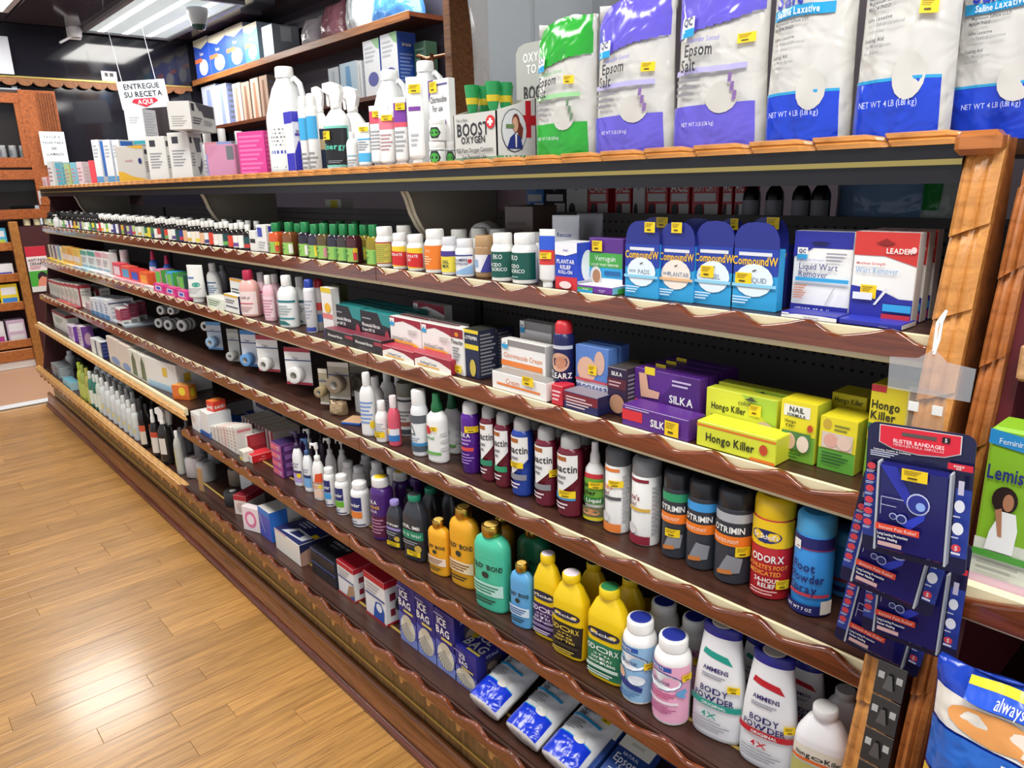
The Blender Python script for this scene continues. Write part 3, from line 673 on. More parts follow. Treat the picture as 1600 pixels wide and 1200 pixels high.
tubes = [('spray', 'white spray bottle with pale blue label beside the violet carton', (471, 150, 17), .05, '#f1f1ee', WHT, [('r', 0, .55, 1, .92, '#3fa4d8'), ('g', .1, .05, .9, .35, 4, '#8a8a8a')]),
    ('spray', 'white spray bottle with blue band, second of the pale blue pair', (484, 146, 19), .05, '#f1f1ee', WHT, [('r', 0, .55, 1, .92, '#3fa4d8'), ('g', .1, .05, .9, .35, 4, '#8a8a8a')]),
    ('trigger', 'white trigger bottle with dark blue label behind the black-label spray', (497, 135, 24), .13, '#f2f2ee', WHT, [('r', 0, .05, 1, 1, '#23324e'), ('r', .2, .5, .8, .75, '#c9b48a')]),
    ('trigger', 'white trigger spray bottle with black label and mint border', (522, 128, 42), .06, '#f4f4f2', WHT, [('r', 0, .04, 1, 1, '#7fcfbd'), ('r', .06, .09, .94, .94, '#1b1c1f'), ('t', 'Energy', .5, .52, .13, '#5fd0b4', .7), ('g', .3, .12, .8, .2, 2, '#8a8a90')]),
    ('round', 'small white roll-on bottle with rounded cap in front of trigger sprays', (549, 206, 20), .035, '#f1f1ef', WHT, [('r', .1, .55, .9, .6, '#7fb0c0'), ('g', .1, .1, .9, .45, 3, '#9aa2a8')]),
    ('tube', 'white and light blue squeeze tube with yellow price sticker', (567, 192, 21), .035, '#eef0f0', WHT, [('r', 0, .05, 1, .28, '#49a9d8'), ('r', 0, .62, 1, .66, '#49a9d8'), ('g', .15, .34, .85, .6, 4, '#8a8f94')]),
    ('trigger', 'white trigger bottle with no label behind the squeeze tubes', (548, 135, 40), .20, '#f2f2f0', WHT, []),
    ('tube', 'white and red squeeze tube with yellow sticker, left of the red pair', (591, 165, 32), .05, '#f0efec', WHT, [('r', 0, .72, 1, .96, '#e0566a'), ('g', .1, .2, .9, .6, 6, '#9a9a9e')]),
    ('tube', 'white and coral squeeze tube standing in front of the jug', (603, 172, 26), .028, '#f0efec', WHT, [('r', 0, .66, 1, .9, '#e8798a'), ('g', .15, .2, .85, .58, 5, '#b08a8e')]),
    ('tube', 'violet and red topped white squeeze tube beside the tall white tube', (624, 152, 22), .03, '#efeeec', WHT, [('r', 0, .62, 1, .97, '#7c3f9e'), ('r', 0, .55, 1, .63, '#e0566a'), ('g', .15, .1, .85, .5, 5, '#a0a0a4')]),
    ('tube', 'tall plain white squeeze tube with black print', (646, 120, 27), .035, '#f4f4f2', WHT, [('g', .2, .84, .8, .93, 2, '#333336'), ('r', .2, .60, .8, .66, '#7c3f9e'), ('g', .3, .1, .7, .3, 3, '#b0b0b4')]),
]
for i, (k, lab, px, dy, cb, cc, F_) in enumerate(tubes):
    BT(k, {'tube': 'squeeze_tube', 'trigger': 'spray_bottle', 'spray': 'spray_bottle', 'round': 'roll_on_bottle'}[k], lab, px, 0, dy, cb, cc, F_, st=(.55, .9, .5, .12) if k == 'tube' else ((.3, .78, .3, .2) if 'mint' in lab else None), rz=.55, cat='tube' if k == 'tube' else 'bottle')
BX('wash_pouch', 'white flat refill pack with purple band and yellow sticker near the tray', (668, 127, 700), 0, .06, .022, '#f3f2f0', [('p', [(0, .75), (.28, 1), (0, 1)], '#6a4a9c'), ('r', .1, .93, .95, .95, '#4a4a8a'), ('t', 'Chlorhexidine', .5, .78, .07, '#55555c', .8), ('t', 'For use', .45, .68, .07, '#55555c', .5), ('r', .1, .50, .85, .545, '#8a5ab8'), ('g', .1, .2, .8, .42, 4, '#a5a5aa')], st=(.3, .92, .36, .12))
for i, (px, lab) in enumerate([((683, 221, 27), 'white jar with green hexagon label, bottom jar beside the tray'), ((706, 222, 20), 'white jar with green hexagon label half hidden behind the tray corner')]):
    BT('jar', 'ointment_jar', lab, px, 0, .04+.03*i, '#f1f1ef', WHT, [('p', [(.2, .5), (.34, .92), (.66, .92), (.8, .5), (.66, .08), (.34, .08)], '#23372a'), ('e', .5, .5, .2, .3, '#4fae45'), ('r', .0, .95, 1, .99, '#333')], rz=.5, cat='jar', group='green hexagon jars')
BT('jar', 'ointment_jar', 'white jar with green hexagon label stacked on top of its twin', (683, 187, 27), 0, .04, '#f1f1ef', WHT, [('p', [(.2, .5), (.34, .92), (.66, .92), (.8, .5), (.66, .08), (.34, .08)], '#23372a'), ('e', .5, .5, .2, .3, '#4fae45')], rz=.5, cat='jar', group='green hexagon jars', zb=at(683, 221, Y=.038).z+.0005)
# ---- cartons at the far left part of the deck
def RX(name, label, px, ytop, dy, W, D, c, F_=(), side=None, rz=.6, zb=None, **k):
    Y = FR[0]+dy; q = at(px, ytop, Y=Y); z = zb if zb else SURF[0]
    return BX(name, label, None, 0, 0, D, c, F_, side, zb=z, W=W, H=q.z-z, at_=(q.x, Y), rz=rz, **k)
HEX = [('p', [(.35, .9), (.9, .9), (.9, .6), (.5, .6)], '#5a5a60'), ('p', [(.45, .3), (.6, .12), (.92, .36), (.8, .5), (.62, .3)], '#5a5a60'), ('r', .06, .78, .22, .9, '#3a3a40'), ('g', .06, .3, .34, .6, 5, '#9a9a9e')]
RX('glove_carton', 'white bandage carton with grey angular print and mustard swoosh side', 214, 229, .13, .16, .17, '#c9c4bc', [('p', [(0, 0), (1, 0), (1, .12), (.5, .2), (.2, .32), (0, .34)], '#dba92a'), ('p', [(.4, 1), (1, 1), (1, .92), (.7, .93)], '#dba92a'), ('t', 'medic', .45, .62, .07, '#c08a9a', .5), ('e', .85, .6, .06, .08, NAVY)], side=('#eceae4', HEX), rz=.72)
RX('glove_carton', 'tall narrow white carton with grey hexagon print, left of the standing pair', 251, 214, .11, .11, .10, '#e9e7e1', [('r', .2, .78, .5, .92, '#3a3a40'), ('g', .15, .3, .8, .66, 6, '#9a9a9e')], side=('#e9e7e1', HEX), rz=.62)
RX('glove_carton', 'tall narrow white carton with grey hexagon print, right of the standing pair', 287, 208, .10, .11, .10, '#e9e7e1', [('r', .2, .78, .5, .92, '#3a3a40'), ('g', .15, .3, .8, .66, 6, '#9a9a9e')], side=('#e9e7e1', HEX), rz=.62)
RX('glove_carton', 'large white glove carton with grey band lying across the two upright cartons', 298, 163, .13, .10, .29, '#e4e2dc', [('g', .15, .1, .85, .5, 5, '#aaa8a4')], side=('#ecebe6', [('p', [(.22, 1), (.95, .97), (.95, .52), (.52, .52), (.45, .72), (.35, .72)], '#5a5a62'), ('r', .06, .68, .17, .94, '#33333a'), ('g', .06, .2, .45, .48, 3, '#66666c'), ('g', .5, .2, .9, .42, 4, '#b0b0b4')]), rz=.85, zb=at(290, 207, Y=.11).z)
RX('supply_carton', 'plain white carton at the bottom of the stack under the tall white one', 216, 228, .27, .15, .15, '#e6e6e6', [], rz=.7)
RX('supply_carton', 'tall plain white carton with a teal stripe stacked above the mustard carton', 218, 172, .27, .12, .12, '#d9dadb', [('r', 0, .02, 1, .12, '#3b9aa6'), ('g', .2, .6, .8, .8, 3, '#b5b6ba')], side=('#eceef2', [('g', .08, .15, .92, .92, 10, '#d4d6dc')]), rz=.66, zb=at(216, 229, Y=.27).z)
for i, (px, yt) in enumerate(((159, 219), (177, 219), (191, 219))):
    RX('mask_carton', ['blue and white carton beside the red box, first of the blue trio', 'blue and white carton, middle of the blue trio', 'blue and white carton, last of the blue trio next to the mustard carton'][i], px, yt, .10+.02*i, .055, .11, '#d6d8da', [('r', 0, 0, 1, .2, '#5d8fb8'), ('g', .15, .6, .85, .9, 4, '#a9aab0')], side=('#e9edf2', [('r', .1, .55, .9, .97, '#3f7fe0'), ('r', .1, .2, .5, .55, '#4f8ae2'), ('g', .55, .2, .9, .5, 3, '#7fa4dc')]), rz=.5, group='blue and white cartons at the far left of the deck')
RX('small_box', 'bright red carton on the far left part of the deck', 146, 251, .045, .05, .06, '#d9404a', [], side=('#e02a35', []), rz=.45)
for i, (px, yt, c, s) in enumerate(((73, 277, '#e6c9c9', '#d98a90'), (83, 252, '#e9e7e4', '#eceae6'), (98, 254, '#5aa9c0', '#8fc4cf'), (112, 256, '#a9bf8a', '#cfc36a'), (122, 254, '#7ab8c8', '#9fcad4'), (132, 253, '#d9c0c4', '#e0d2d4'))):
    RX('blister_pack', ['small pale pink box at the left end of the deck', 'tall white box with pink side at the left end of the deck', 'turquoise blister pack left of the yellow-green one', 'yellow-green blister pack on the far left of the deck', 'light blue blister pack right of the yellow-green one', 'pale pink blister pack left of the red carton'][i], px, yt, .05+.01*i, .05, .09, c, [('g', .1, .2, .9, .8, 4, '#b98a8e')], side=(s, [('g', .15, .15, .85, .85, 5, c)]), rz=.45)
BX('supply_tin', 'dark blue flat box lying behind the red carton', None, 0, 0, .12, '#2a2f86', W=.16, H=.10, at_=(x_at(138, .22, 1.8), .22), zb=SURF[0])
RX('pill_organizer', 'bright pink plastic basket with lattice sides beside the jug', 399, 206, .07, .14, .07, '#d8418f', [('g', .06, .06, .94, .94, 9, '#e874b0')], side=('#d8418f', [('g', .1, .06, .9, .94, 9, '#e874b0')]), rz=.35)
RX('clear_pouch', 'clear plastic case with pink and blue cards inside', 340, 222, .075, .16, .08, mat('#cfd6de', .1, 'film'), [], rz=.55)
RX('pink_card', 'pink folded card with black brand flash inside the clear case', 340, 226, .075, .14, .03, '#d9689c', [('p', [(0, .0), (.0, .55), (.5, 1), (1, 1), (1, 0)], '#e07aaa'), ('r', .7, .55, .95, .95, '#2a2a30')], rz=.55, zb=SURF[0]+.002)
RX('blue_card', 'blue and red flat packet behind the pink card', 340, 222, .16, .14, .012, '#5a6fd0', [('r', 0, .7, .5, 1, '#d9485c')], rz=.5)
o = bpy.data.objects['pink_card']; o.location.x, o.location.y = bpy.data.objects['clear_pouch'].location.x, bpy.data.objects['clear_pouch'].location.y
for i, px in enumerate((305, 322, 345, 372)):
    BT('syrup', 'lotion_bottle', ['white capped bottle left of the clear case', 'white capped bottle behind the clear case, second in line', 'white capped bottle behind the pink card', 'white capped bottle just left of the pink basket'][i], (px, 201+4*(i % 2), 22), 0, .27, '#efefec', WHT, [('g', .1, .2, .9, .8, 4, '#9a9aa2')], rz=.6, group='white bottles behind the clear case')
# ------------------------------------------------------------------ shelf 1 (second from top): right to left
NIGHT, DNV, SKY, ORG, YLW = '#20205a', '#2a2f9a', '#37a5dc', '#ee7d22', '#f2cf2e'
BX('medicine_box', 'low blue and white box lying in front of the white wart remover pack', (1219, 486, 1308), 1, .03, .05, DNV, [('p', [(.02, .0), (.02, .5), (.3, .82), (.75, .85), (1, .7), (1, 0)], '#f0efec'), ('t', 'Liquid Wart Remover', .56, .42, .26, '#3a3a86', .8, False), ('r', .03, .7, .16, .95, WHT)], top=DNV)
BX('medicine_box', 'low plain blue box with white end lying in front of the red pack', (1310, 497, 1410), 1, .03, .055, DNV, [('t', 'Wart Remover', .72, .3, .2, '#cdd2f0', .5, False)], side=WHT, top='#2f3ab0')
wr = [('r', 0, .80, 1, 1, DNV), ('r', 0, 0, 1, .11, DNV), ('p', [(0, .80), (0, .68), (.35, .80)], DNV), *logo(.16, .73, .09, .8), ('e', .46, .86, .16, .018, '#15154a'), ('g', .58, .64, .94, .76, 3, '#9a9aa4'), ('t', 'Maximum Strength', .34, .66, .03, '#9a9ad0', .5, False), ('t', 'Liquid Wart', .46, .58, .075, '#2d2d78', .66, False), ('t', 'Remover', .38, .49, .075, '#2d2d78', .5, False), ('r', .08, .40, .99, .445, SKY), ('g', .06, .18, .3, .36, 6, '#d98a6a'), ('p', [(.62, .13), (.65, .13), (.78, .34), (.76, .35)], '#c9c9cc'), ('t', 'NET 0.31 FL. OZ. (9 mL)', .42, .055, .04, WHT, .6)]
BX('wart_remover_pack', 'white hanging pack with blue top and bottom bands, left of the red pack', (1243, 360, 1337), 1, .085, .026, WHT, wr, group='wart remover packs at the right end')
BX('wart_remover_pack', 'blue topped hanging pack directly behind the white and blue one', (1243, 360, 1337), 1, .120, .026, WHT, wr, group='wart remover packs at the right end', rd=.085)
ld = [('r', 0, .74, 1, 1, '#d13a34'), ('p', [(0, .74), (.5, .74), (1, .64), (1, .78)], '#d13a34'), ('r', 0, 0, 1, .28, DNV), ('p', [(0, .28), (0, .40), (.5, .36), (1, .22), (1, .2)], DNV), ('p', [(.34, .88), (.42, .9), (.5, .93), (.58, .9), (.66, .88), (.5, .855)], '#8f201f'), ('t', 'LEADER', .72, .80, .055, WHT, .4), ('e', .94, .815, .045, .035, '#f4d9d6'), ('t', 'Wart Remover', .40, .58, .062, '#7fa8d2', .68, False), ('t', 'Maximum Strength', .30, .655, .03, '#c9545a', .46), ('p', [(.40, .2), (.44, .2), (.62, .38), (.58, .40)], '#e6e6ea'), ('r', .56, .14, 1, .22, SKY), ('r', .55, .03, 1, .11, '#c9303a'), ('r', .06, .25, .38, .33, '#e8e8ee')]
for i in range(3):
    BX('wart_remover_pack', ['red topped hanging pack with yellow price sticker near the corner post', 'red topped hanging pack, second in the file behind the stickered one', 'red topped hanging pack, last in the file beside the corner post'][i], (1338, 361, 1440), 1, .075+.036*i, .026, WHT, ld, st=(.30, .34, .26, .15) if i == 0 else None, group='wart remover packs at the right end', rd=.075)
def cw(word, sub, ov, strip):
    return [('r', 0, .0, 1, .45, '#2f9fd8'), ('r', 0, .40, 1, .70, '#2640a4'), ('r', .14, .62, .86, .66, '#dfe2ea'), ('t', 'CompoundW', .5, .565, .095, '#f6c22e', .98), ('e', .5, .34, .42, .19, ov), ('t', word, .58, .345, .06, '#7d8fa8', .6, False), ('t', sub, .24, .35, .03, '#7d8fa8', .2), ('p', [(.46, .45), (.54, .47), (.56, .46), (.48, .44)], '#333'), ('r', 0, .265, 1, .30, strip), ('g', .06, .06, .5, .16, 3, '#cfe6f4')]
cws = [((978, 344, 1032), 'PADS', 'ONE STEP', '#e4f0f6', '#8fd0ee', .0, (.74, .92, .3, .13), 'blue arched card pack with oval marked for pads'), ((1032, 346, 1088), 'PLANTAR', 'ONE STEP', '#f3e6da', '#e8b98a', .006, (.5, .93, .3, .13), 'blue arched card pack with cream oval and tan strip'), ((1088, 344, 1151), 'GEL', 'FAST ACTING', '#e4f0f6', '#8fd0ee', .012, (.36, .40, .34, .14), 'blue arched card pack with oval marked for gel'), ((1148, 346, 1222), 'LIQUID', 'FAST', '#e4f0f6', '#8fd0ee', .012, (.28, .36, .36, .13), 'blue arched card pack marked for liquid, nearest the white wart pack')]
for px, wd, sb, ov, strip, dd, st, lab in cws:
    BX('wart_card_pack', lab, px, 1, .045+dd, .022, '#2f9fd8', cw(wd, sb, ov, strip), st=st, tab=(.30, True, mat('#272f86', .3)), group='arched wart treatment packs')
for i, px in enumerate(((1000, 338, 1060), (1062, 340, 1122), (1124, 340, 1166), (1170, 338, 1236))):
    BX('wart_card_pack', ['dark blue arched pack half hidden behind the pads pack', 'dark blue arched pack half hidden behind the cream oval pack', 'dark blue arched pack half hidden behind the gel pack', 'dark blue arched pack half hidden behind the liquid pack'][i], px, 1, .105, .022, '#23276e', [('t', 'CompoundW', .5, .565, .09, '#b8922a', .95)], st=(.62, .93, .3, .13) if i != 1 else None, tab=(.30, True, mat('#272f86', .3)), group='arched wart treatment packs')
BX('wart_remover_box', 'purple, green and blue hanging box with wart photo circle', (920, 371, 974), 1, .075, .03, '#5b2f86', [('r', 0, 0, 1, .24, '#efeef0'), ('r', 0, .24, 1, .46, SKY), ('r', 0, .44, 1, .72, '#4aa648'), ('t', 'Verruguin', .5, .62, .1, '#e9f3e6', .86, False), ('t', 'LIQUID WART REMOVER', .5, .495, .045, '#dff0d8', .8), ('e', .24, .28, .17, .18, '#e8e4e0'), ('e', .26, .27, .12, .13, '#b98560'), ('r', .5, .3, .95, .38, '#1d5f9a')], st=(.28, .85, .3, .2), side='#4a2670')
BX('wart_remover_box', 'small purple and green carton with white top in front of the wart photo box', (902, 444, 957), 1, .028, .055, '#6a2f96', [('r', 0, 0, .45, .72, '#4aa648'), ('r', 0, .0, .45, .35, SKY), ('t', 'Verruguin', .24, .5, .2, WHT, .4), ('t', 'Apply to Bandage', .72, .55, .12, '#eadff4', .5), ('t', 'No Stingin', .72, .35, .12, '#eadff4', .44)], side=('#7fc4d8', [('r', .3, 0, .8, .7, '#4aa648')]), top=WHT)
BX('roll_on_box', 'blue and red box with large white block lettering', (867, 378, 902), 1, .035, .06, '#2747c4', [('r', 0, 0, 1, .27, '#d33038'), ('p', [(0, 1), (1, 1), (1, .80), (.5, .72), (0, .74)], '#efeef2'), ('t', 'Relief', .5, .84, .05, '#4a5aa8', .7, False), ('t', 'PLANTAR', .5, .60, .085, WHT, .86), ('t', 'RELIEF', .5, .48, .085, WHT, .72), ('t', 'ROLL-ON', .5, .375, .07, WHT, .8), ('e', .5, .1, .28, .08, '#f0d8d8')], side=('#2747c4', [('e', .55, .5, .34, .34, '#e4e8f0'), ('r', 0, 0, 1, .2, '#c9ccd8')]), top='#e4e4e6')
BT('tube', 'squeeze_tube', 'white and blue squeeze tube standing cap down behind the block-letter box', (884, 336, 46), 1, .13, '#e9eaec', '#2747c4', [('r', 0, .0, 1, .25, '#2f57c8'), ('t', 'Rescue', .5, .70, .08, '#3a4a9a', .8, False)], rz=.25, cat='tube')
BT('tube', 'squeeze_tube', 'grey white squeeze tube further back behind the purple wart box', (922, 333, 44), 1, .20, '#8f8f92', '#55555a', [], rz=.25, cat='tube')
BT('tube', 'squeeze_tube', 'red, white and blue squeeze tube leaning left of the block-letter box', (855, 358, 26), 1, .035, '#e9e7e4', WHT, [('r', 0, .30, 1, .62, '#d33a34'), ('r', 0, .62, 1, .92, '#2f57c8')], st=(.5, .5, .5, .14), rz=.3, cat='tube')
pw = [
    ('pill', 'white pill bottle with dark green label, right one of the green pair', (820, 364, 44), .04, WHT, WHT, [('r', 0, .02, 1, .98, '#12564c'), ('t', 'EKO', .3, .8, .16, '#dfe9e4', .4), ('t', 'ACIDO', .3, .5, .13, '#dfe9e4', .42), ('t', 'BORICO', .42, .33, .13, '#dfe9e4', .5), ('g', .2, .08, .6, .16, 1, '#8fb4aa')]),
    ('pill', 'white pill bottle with dark green label, left one of the green pair', (785, 364, 39), .045, WHT, WHT, [('r', 0, .02, 1, .98, '#12564c'), ('t', 'EKO', .5, .8, .16, '#dfe9e4', .4), ('t', 'ACIDO', .42, .5, .13, '#dfe9e4', .42), ('t', 'BORICO', .55, .33, .13, '#dfe9e4', .5)]),
    ('jar', 'tan topped jar with white and violet label left of the green pair', (757, 368, 33), .07, '#a8845c', '#b8946a', [('r', 0, .1, 1, .8, '#e6e4ea'), ('p', [(.5, .1), (1, .1), (1, .8), (.8, .8)], '#3f3f98'), ('r', .1, .3, .4, .6, '#8fb4d8')]),
    ('pill', 'white powder jar with blue swoosh label and shrink cap', (726, 373, 33), .035, '#eef0f2', '#e4e6ea', [('p', [(0, 0), (1, .45), (1, 0)], '#8fb8e0'), ('r', 0, .86, 1, .92, '#2a2f86'), ('t', 'ALUMBRE', .5, .68, .13, '#2a2a5a', .86), ('t', 'EN POLVO', .5, .50, .12, '#2a2a5a', .8), ('e', .86, .62, .08, .1, '#c9303a')]),
    ('pill', 'white jar with yellow and violet label left of the blue swoosh jar', (702, 370, 29), .05, '#e9e9ea', '#dcdce0', [('r', 0, 0, 1, .75, '#ecd84a'), ('r', 0, .75, 1, 1, '#4a3a8a'), ('t', 'SAL', .5, .5, .16, '#2a4a4a', .7), ('t', 'MIX', .5, .3, .16, '#2a4a4a', .7)]),
    ('pill', 'white pill bottle with bright orange label', (679, 358, 36), .045, WHT, WHT, [('r', 0, .02, 1, 1, '#f08228'), ('t', 'VITA', .4, .78, .09, '#fbe0c0', .4), ('g', .15, .2, .6, .6, 4, '#fad0a0')]),
    ('pill', 'white bottle with red and yellow label, right one of the red pair', (649, 366, 30), .04, WHT, WHT, [('r', 0, .0, 1, 1, YLW), ('p', [(0, .12), (1, .02), (1, .72), (0, .8)], '#d4292c'), ('t', 'CITRATE', .5, .6, .13, WHT, .86), ('t', 'DE', .4, .42, .12, WHT, .4)]),
    ('pill', 'white bottle with red and yellow label, left one of the red pair', (624, 364, 27), .045, WHT, WHT, [('r', 0, .0, 1, 1, YLW), ('p', [(0, .12), (1, .02), (1, .72), (0, .8)], '#d4292c'), ('t', 'CITRATE', .5, .6, .13, WHT, .86)]),
    ('pill', 'white bottle with gold label framed in red beside the green caps', (600, 354, 31), .045, '#f0efec', WHT, [('r', 0, .02, 1, .98, '#b0302c'), ('r', .04, .06, .96, .92, '#cdbf52'), ('g', .1, .1, .9, .88, 9, '#9a9a3a')]),
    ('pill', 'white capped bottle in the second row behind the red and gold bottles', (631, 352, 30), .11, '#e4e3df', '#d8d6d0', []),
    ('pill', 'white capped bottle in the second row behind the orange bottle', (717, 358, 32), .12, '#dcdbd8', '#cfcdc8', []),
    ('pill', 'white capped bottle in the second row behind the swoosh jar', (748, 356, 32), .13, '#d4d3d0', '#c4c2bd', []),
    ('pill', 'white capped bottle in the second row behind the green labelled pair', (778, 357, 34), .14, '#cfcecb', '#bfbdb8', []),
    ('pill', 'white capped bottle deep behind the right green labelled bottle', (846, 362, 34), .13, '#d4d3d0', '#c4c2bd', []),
]
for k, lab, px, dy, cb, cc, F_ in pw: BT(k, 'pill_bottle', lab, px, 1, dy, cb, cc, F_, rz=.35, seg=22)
BX('brown_carton', 'brown carton with dark print in the back row behind the green labelled bottles', (788, 322, 832), 1, .20, .09, '#5a4a42', [('g', .1, .2, .9, .8, 5, '#4a3c36')])
LJ = tag(empty('lying_jar', (x_at(768, .25, 1.51), .25, 1.505)), 'white plastic jar lying on its side on top of the back row', 'jar'); LJ.rotation_euler = (math.pi/2, 0, .6)
MB().lathe([(.034, 0), (.037, .005), (.037, .075), (.03, .085)], mat('#cfcac0'), 20).build('body', LJ)
MB().lathe([(.034, .085), (.036, .09), (.036, .11), (.03, .114)], mat('#e8e6e0'), 18).build('cap', LJ); MB().lathe([(.022, .1145), (.02, .116)], mat('#e0b43a'), 16).build('cap_seal', LJ)
# green capped oil bottles
gx = [(430, 348, '#c9542a'), (451, 347, '#7a4a2a'), (466, 349, '#3a2a24'), (476, 347, '#2a2430'), (491, 350, '#3a3540'), (505, 349, '#5a4a2a'), (521, 350, '#2e2c3a'), (536, 350, '#3c3434'), (551, 350, '#4a2226'), (568, 351, '#7a6a24'), (582, 351, '#8a7a20')]
for i, (px, yt, c) in enumerate(gx):
    BT('square', 'oil_bottle', ['green capped bottle of orange oil, leftmost of the green capped row', 'green capped brown oil bottle, second in the green capped row', 'green capped dark oil bottle, third in the green capped row', 'green capped black oil bottle, fourth in the green capped row', 'green capped dark oil bottle, fifth in the green capped row', 'green capped olive oil bottle, sixth in the green capped row', 'green capped dark oil bottle, seventh in the green capped row', 'green capped dark oil bottle, eighth in the green capped row', 'green capped dark red oil bottle, ninth in the green capped row', 'green capped amber oil bottle, tenth in the green capped row', 'green capped yellow oil bottle, rightmost of the green capped row beside the gold label'][i],
       (px, yt, 21), 1, .045+(.055 if i in (2, 9) else 0), mat(c, .12), '#1b7c43', [('r', 0, 0, 1, .92, '#8fbf5a'), ('r', .55, .1, .95, .8, ['#d8482a', '#e6e2d8', '#e8d23a', '#e9e4dc', '#e8d83a', '#c98a8a', '#6fae58', '#6fae58', '#c83a3a', '#e8d23a', '#6fae58'][i]), ('p', [(.1, .6), (.35, .85), (.45, .7)], '#2f6a34'), ('g', .1, .1, .5, .5, 3, '#4a7a3a')], rz=.3, zone=(.05, .43), st=(.78, .78, .35, .3) if i in (0, 4, 8) else None, group='green capped oil bottles on the second level', seg=20)
for i, px in enumerate((441, 474, 506, 532, 556)):
    BT('square', 'oil_bottle', 'green capped oil bottle in the back row, %s from the left' % ['first', 'second', 'third', 'fourth', 'fifth'][i], (px, 345, 20), 1, .155, mat('#2c2620', .12), '#1a6e3c', [], rz=.3, group='green capped oil bottles on the second level', seg=16)
BX('ointment_carton', 'white carton with blue square beside the green capped bottles', (399, 351, 414), 1, .05, .05, '#eceae4', [('r', .1, .55, .6, .9, '#3a45a8'), ('g', .1, .1, .9, .4, 3, '#b0aeb0')], side=('#e4e2dc', [('r', .2, .75, .55, .95, '#3a45a8')]))
BX('ointment_carton', 'small white and black carton at the end of the dark syrup bottles', (388, 360, 398), 1, .04, .05, '#eceae4', [('r', .1, .4, .9, .6, '#2a2a2a')])
# long file of dark syrup bottles
wc = ['#e8b48a', '#f0e9e0', '#efe2d6', '#26388e', '#d8442e', '#f2e6d0', '#1f4a48', '#e4ece8', '#eef0e8', '#e8e4dc']
pal = ['#c9d6b8', '#e8d23a', '#f0efe0', '#6fae58', '#e6e2e6', '#d9a82e', '#b8c48a', '#f2efe8', '#3f7a52', '#c83a34', '#eae6da', '#3a3a7a', '#4a2a4a', '#6a3f8a']
ordn = lambda n: '%d%s' % (n, 'th' if 10 < n % 100 < 14 else {1: 'st', 2: 'nd', 3: 'rd'}.get(n % 10, 'th'))
xa, xb = XP(76, 1, .045), XP(386, 1, .045); n = 70
for i in range(n):
    if i in (4, 5, 6, 7): continue
    t = i/(n-1); x = xa+(xb-xa)*t; white = t > .40; c = (wc if t > .72 else pal)[(i*7+i//3) % (10 if t > .72 else 14)]
    BT('syrup', 'syrup_bottle', 'dark syrup bottle with %s cap, %s from the left end of the second level' % ('white' if white else 'black', ordn(i+1)), None, 1, 0, mat('#1a1410', .1), '#eceae4' if white else '#141416', [('r', 0, .02, 1, .98, c), ('r', .2, .1, .7, .4, pal[(i*5) % 14])] if i % 2 else [('r', 0, .02, 1, .98, c)], xyz=(x, FR[1]+.05, .0195, .098+.012*(t > .4)*(1-t)+.004*((i*13) % 3)), seg=12, rz=.6, span=200, group='dark syrup bottles on the second level')
n = 44
for i in range(n):
    t = i/(n-1); x = XP(90, 1, .105)+(XP(400, 1, .105)-XP(90, 1, .105))*t
    if i in (10, 38): continue
    white = 2*((i*7) % 5)/5 > 1.1-t*.9
    BT('syrup', 'syrup_bottle', 'dark bottle in the second row of the syrup file, %s from the left' % ordn(i+1), None, 1, 0, mat('#1a1410', .1), '#dcdad4' if white else '#141416', [], xyz=(x, FR[1]+.112, .021, .108), seg=10, rz=.5, group='dark syrup bottles on the second level')
for i, px in enumerate((99, 111, 121, 132, 141)):
    BT('syrup', 'tonic_bottle', 'taller bottle with white cap at the back left, %s from the left' % ordn(i+1), (px, 329, 8), 1, .19, mat('#3a3a30', .2), WHT, [], seg=12, group='taller white capped bottles at the back left')
BT('pump', 'pump_bottle', 'small white pump bottle near the left end of the syrup file', (87, 335, 11), 1, .03, '#e8e8e4', WHT, [], seg=12)
# ------------------------------------------------------------------ shelf 2 (third from top): right to left
HY, HG = '#e9d92a', '#86b83c'
hk = [('r', 0, 0, 1, .42, HG), ('r', 0, .42, 1, 1, HY), ('r', 0, .93, .4, 1, '#c9303a'), ('t', 'Hongo', .42, .80, .085, '#2c2c1c', .74), ('t', 'Killer', .38, .69, .085, '#2c2c1c', .66), ('r', 0, .53, 1, .60, '#3f7a3a'), ('t', 'ROCIADOR', .45, .565, .04, '#e6f0dc', .7), ('e', .5, .2, .35, .14, '#d9c0a0')]
BX('nail_care_box', 'tall yellow and green box with dark green band behind the hanging blister card', (1363, 599, 1424), 2, .085, .06, HY, hk, group='yellow and green foot care boxes')
nk = [('r', 0, 0, 1, .5, '#7ab03a'), ('r', 0, .45, 1, 1, HY), ('r', .08, .74, .82, .93, '#eceae0'), ('t', 'NAIL', .45, .86, .085, '#2a2a2a', .66), ('t', 'FORMULA', .45, .765, .05, '#2a2a2a', .72), ('t', 'Hongo', .3, .66, .05, '#2c2c1c', .4), ('t', 'Killer', .3, .585, .05, '#2c2c1c', .4), ('e', .86, .6, .08, .06, '#c24a2a'), ('r', .08, .2, .9, .5, '#4f7f4a'), ('e', .32, .33, .17, .14, '#e0b8a0'), ('e', .7, .32, .17, .14, '#ecd6c8'), ('g', .1, .05, .8, .15, 2, '#3f6a2a')]
BX('nail_care_box', 'yellow and green box with photo of two nails in a green frame', (1222, 622, 1279), 2, .075, .05, HY, nk, top=HY, side='#b8c43a', group='yellow and green foot care boxes')
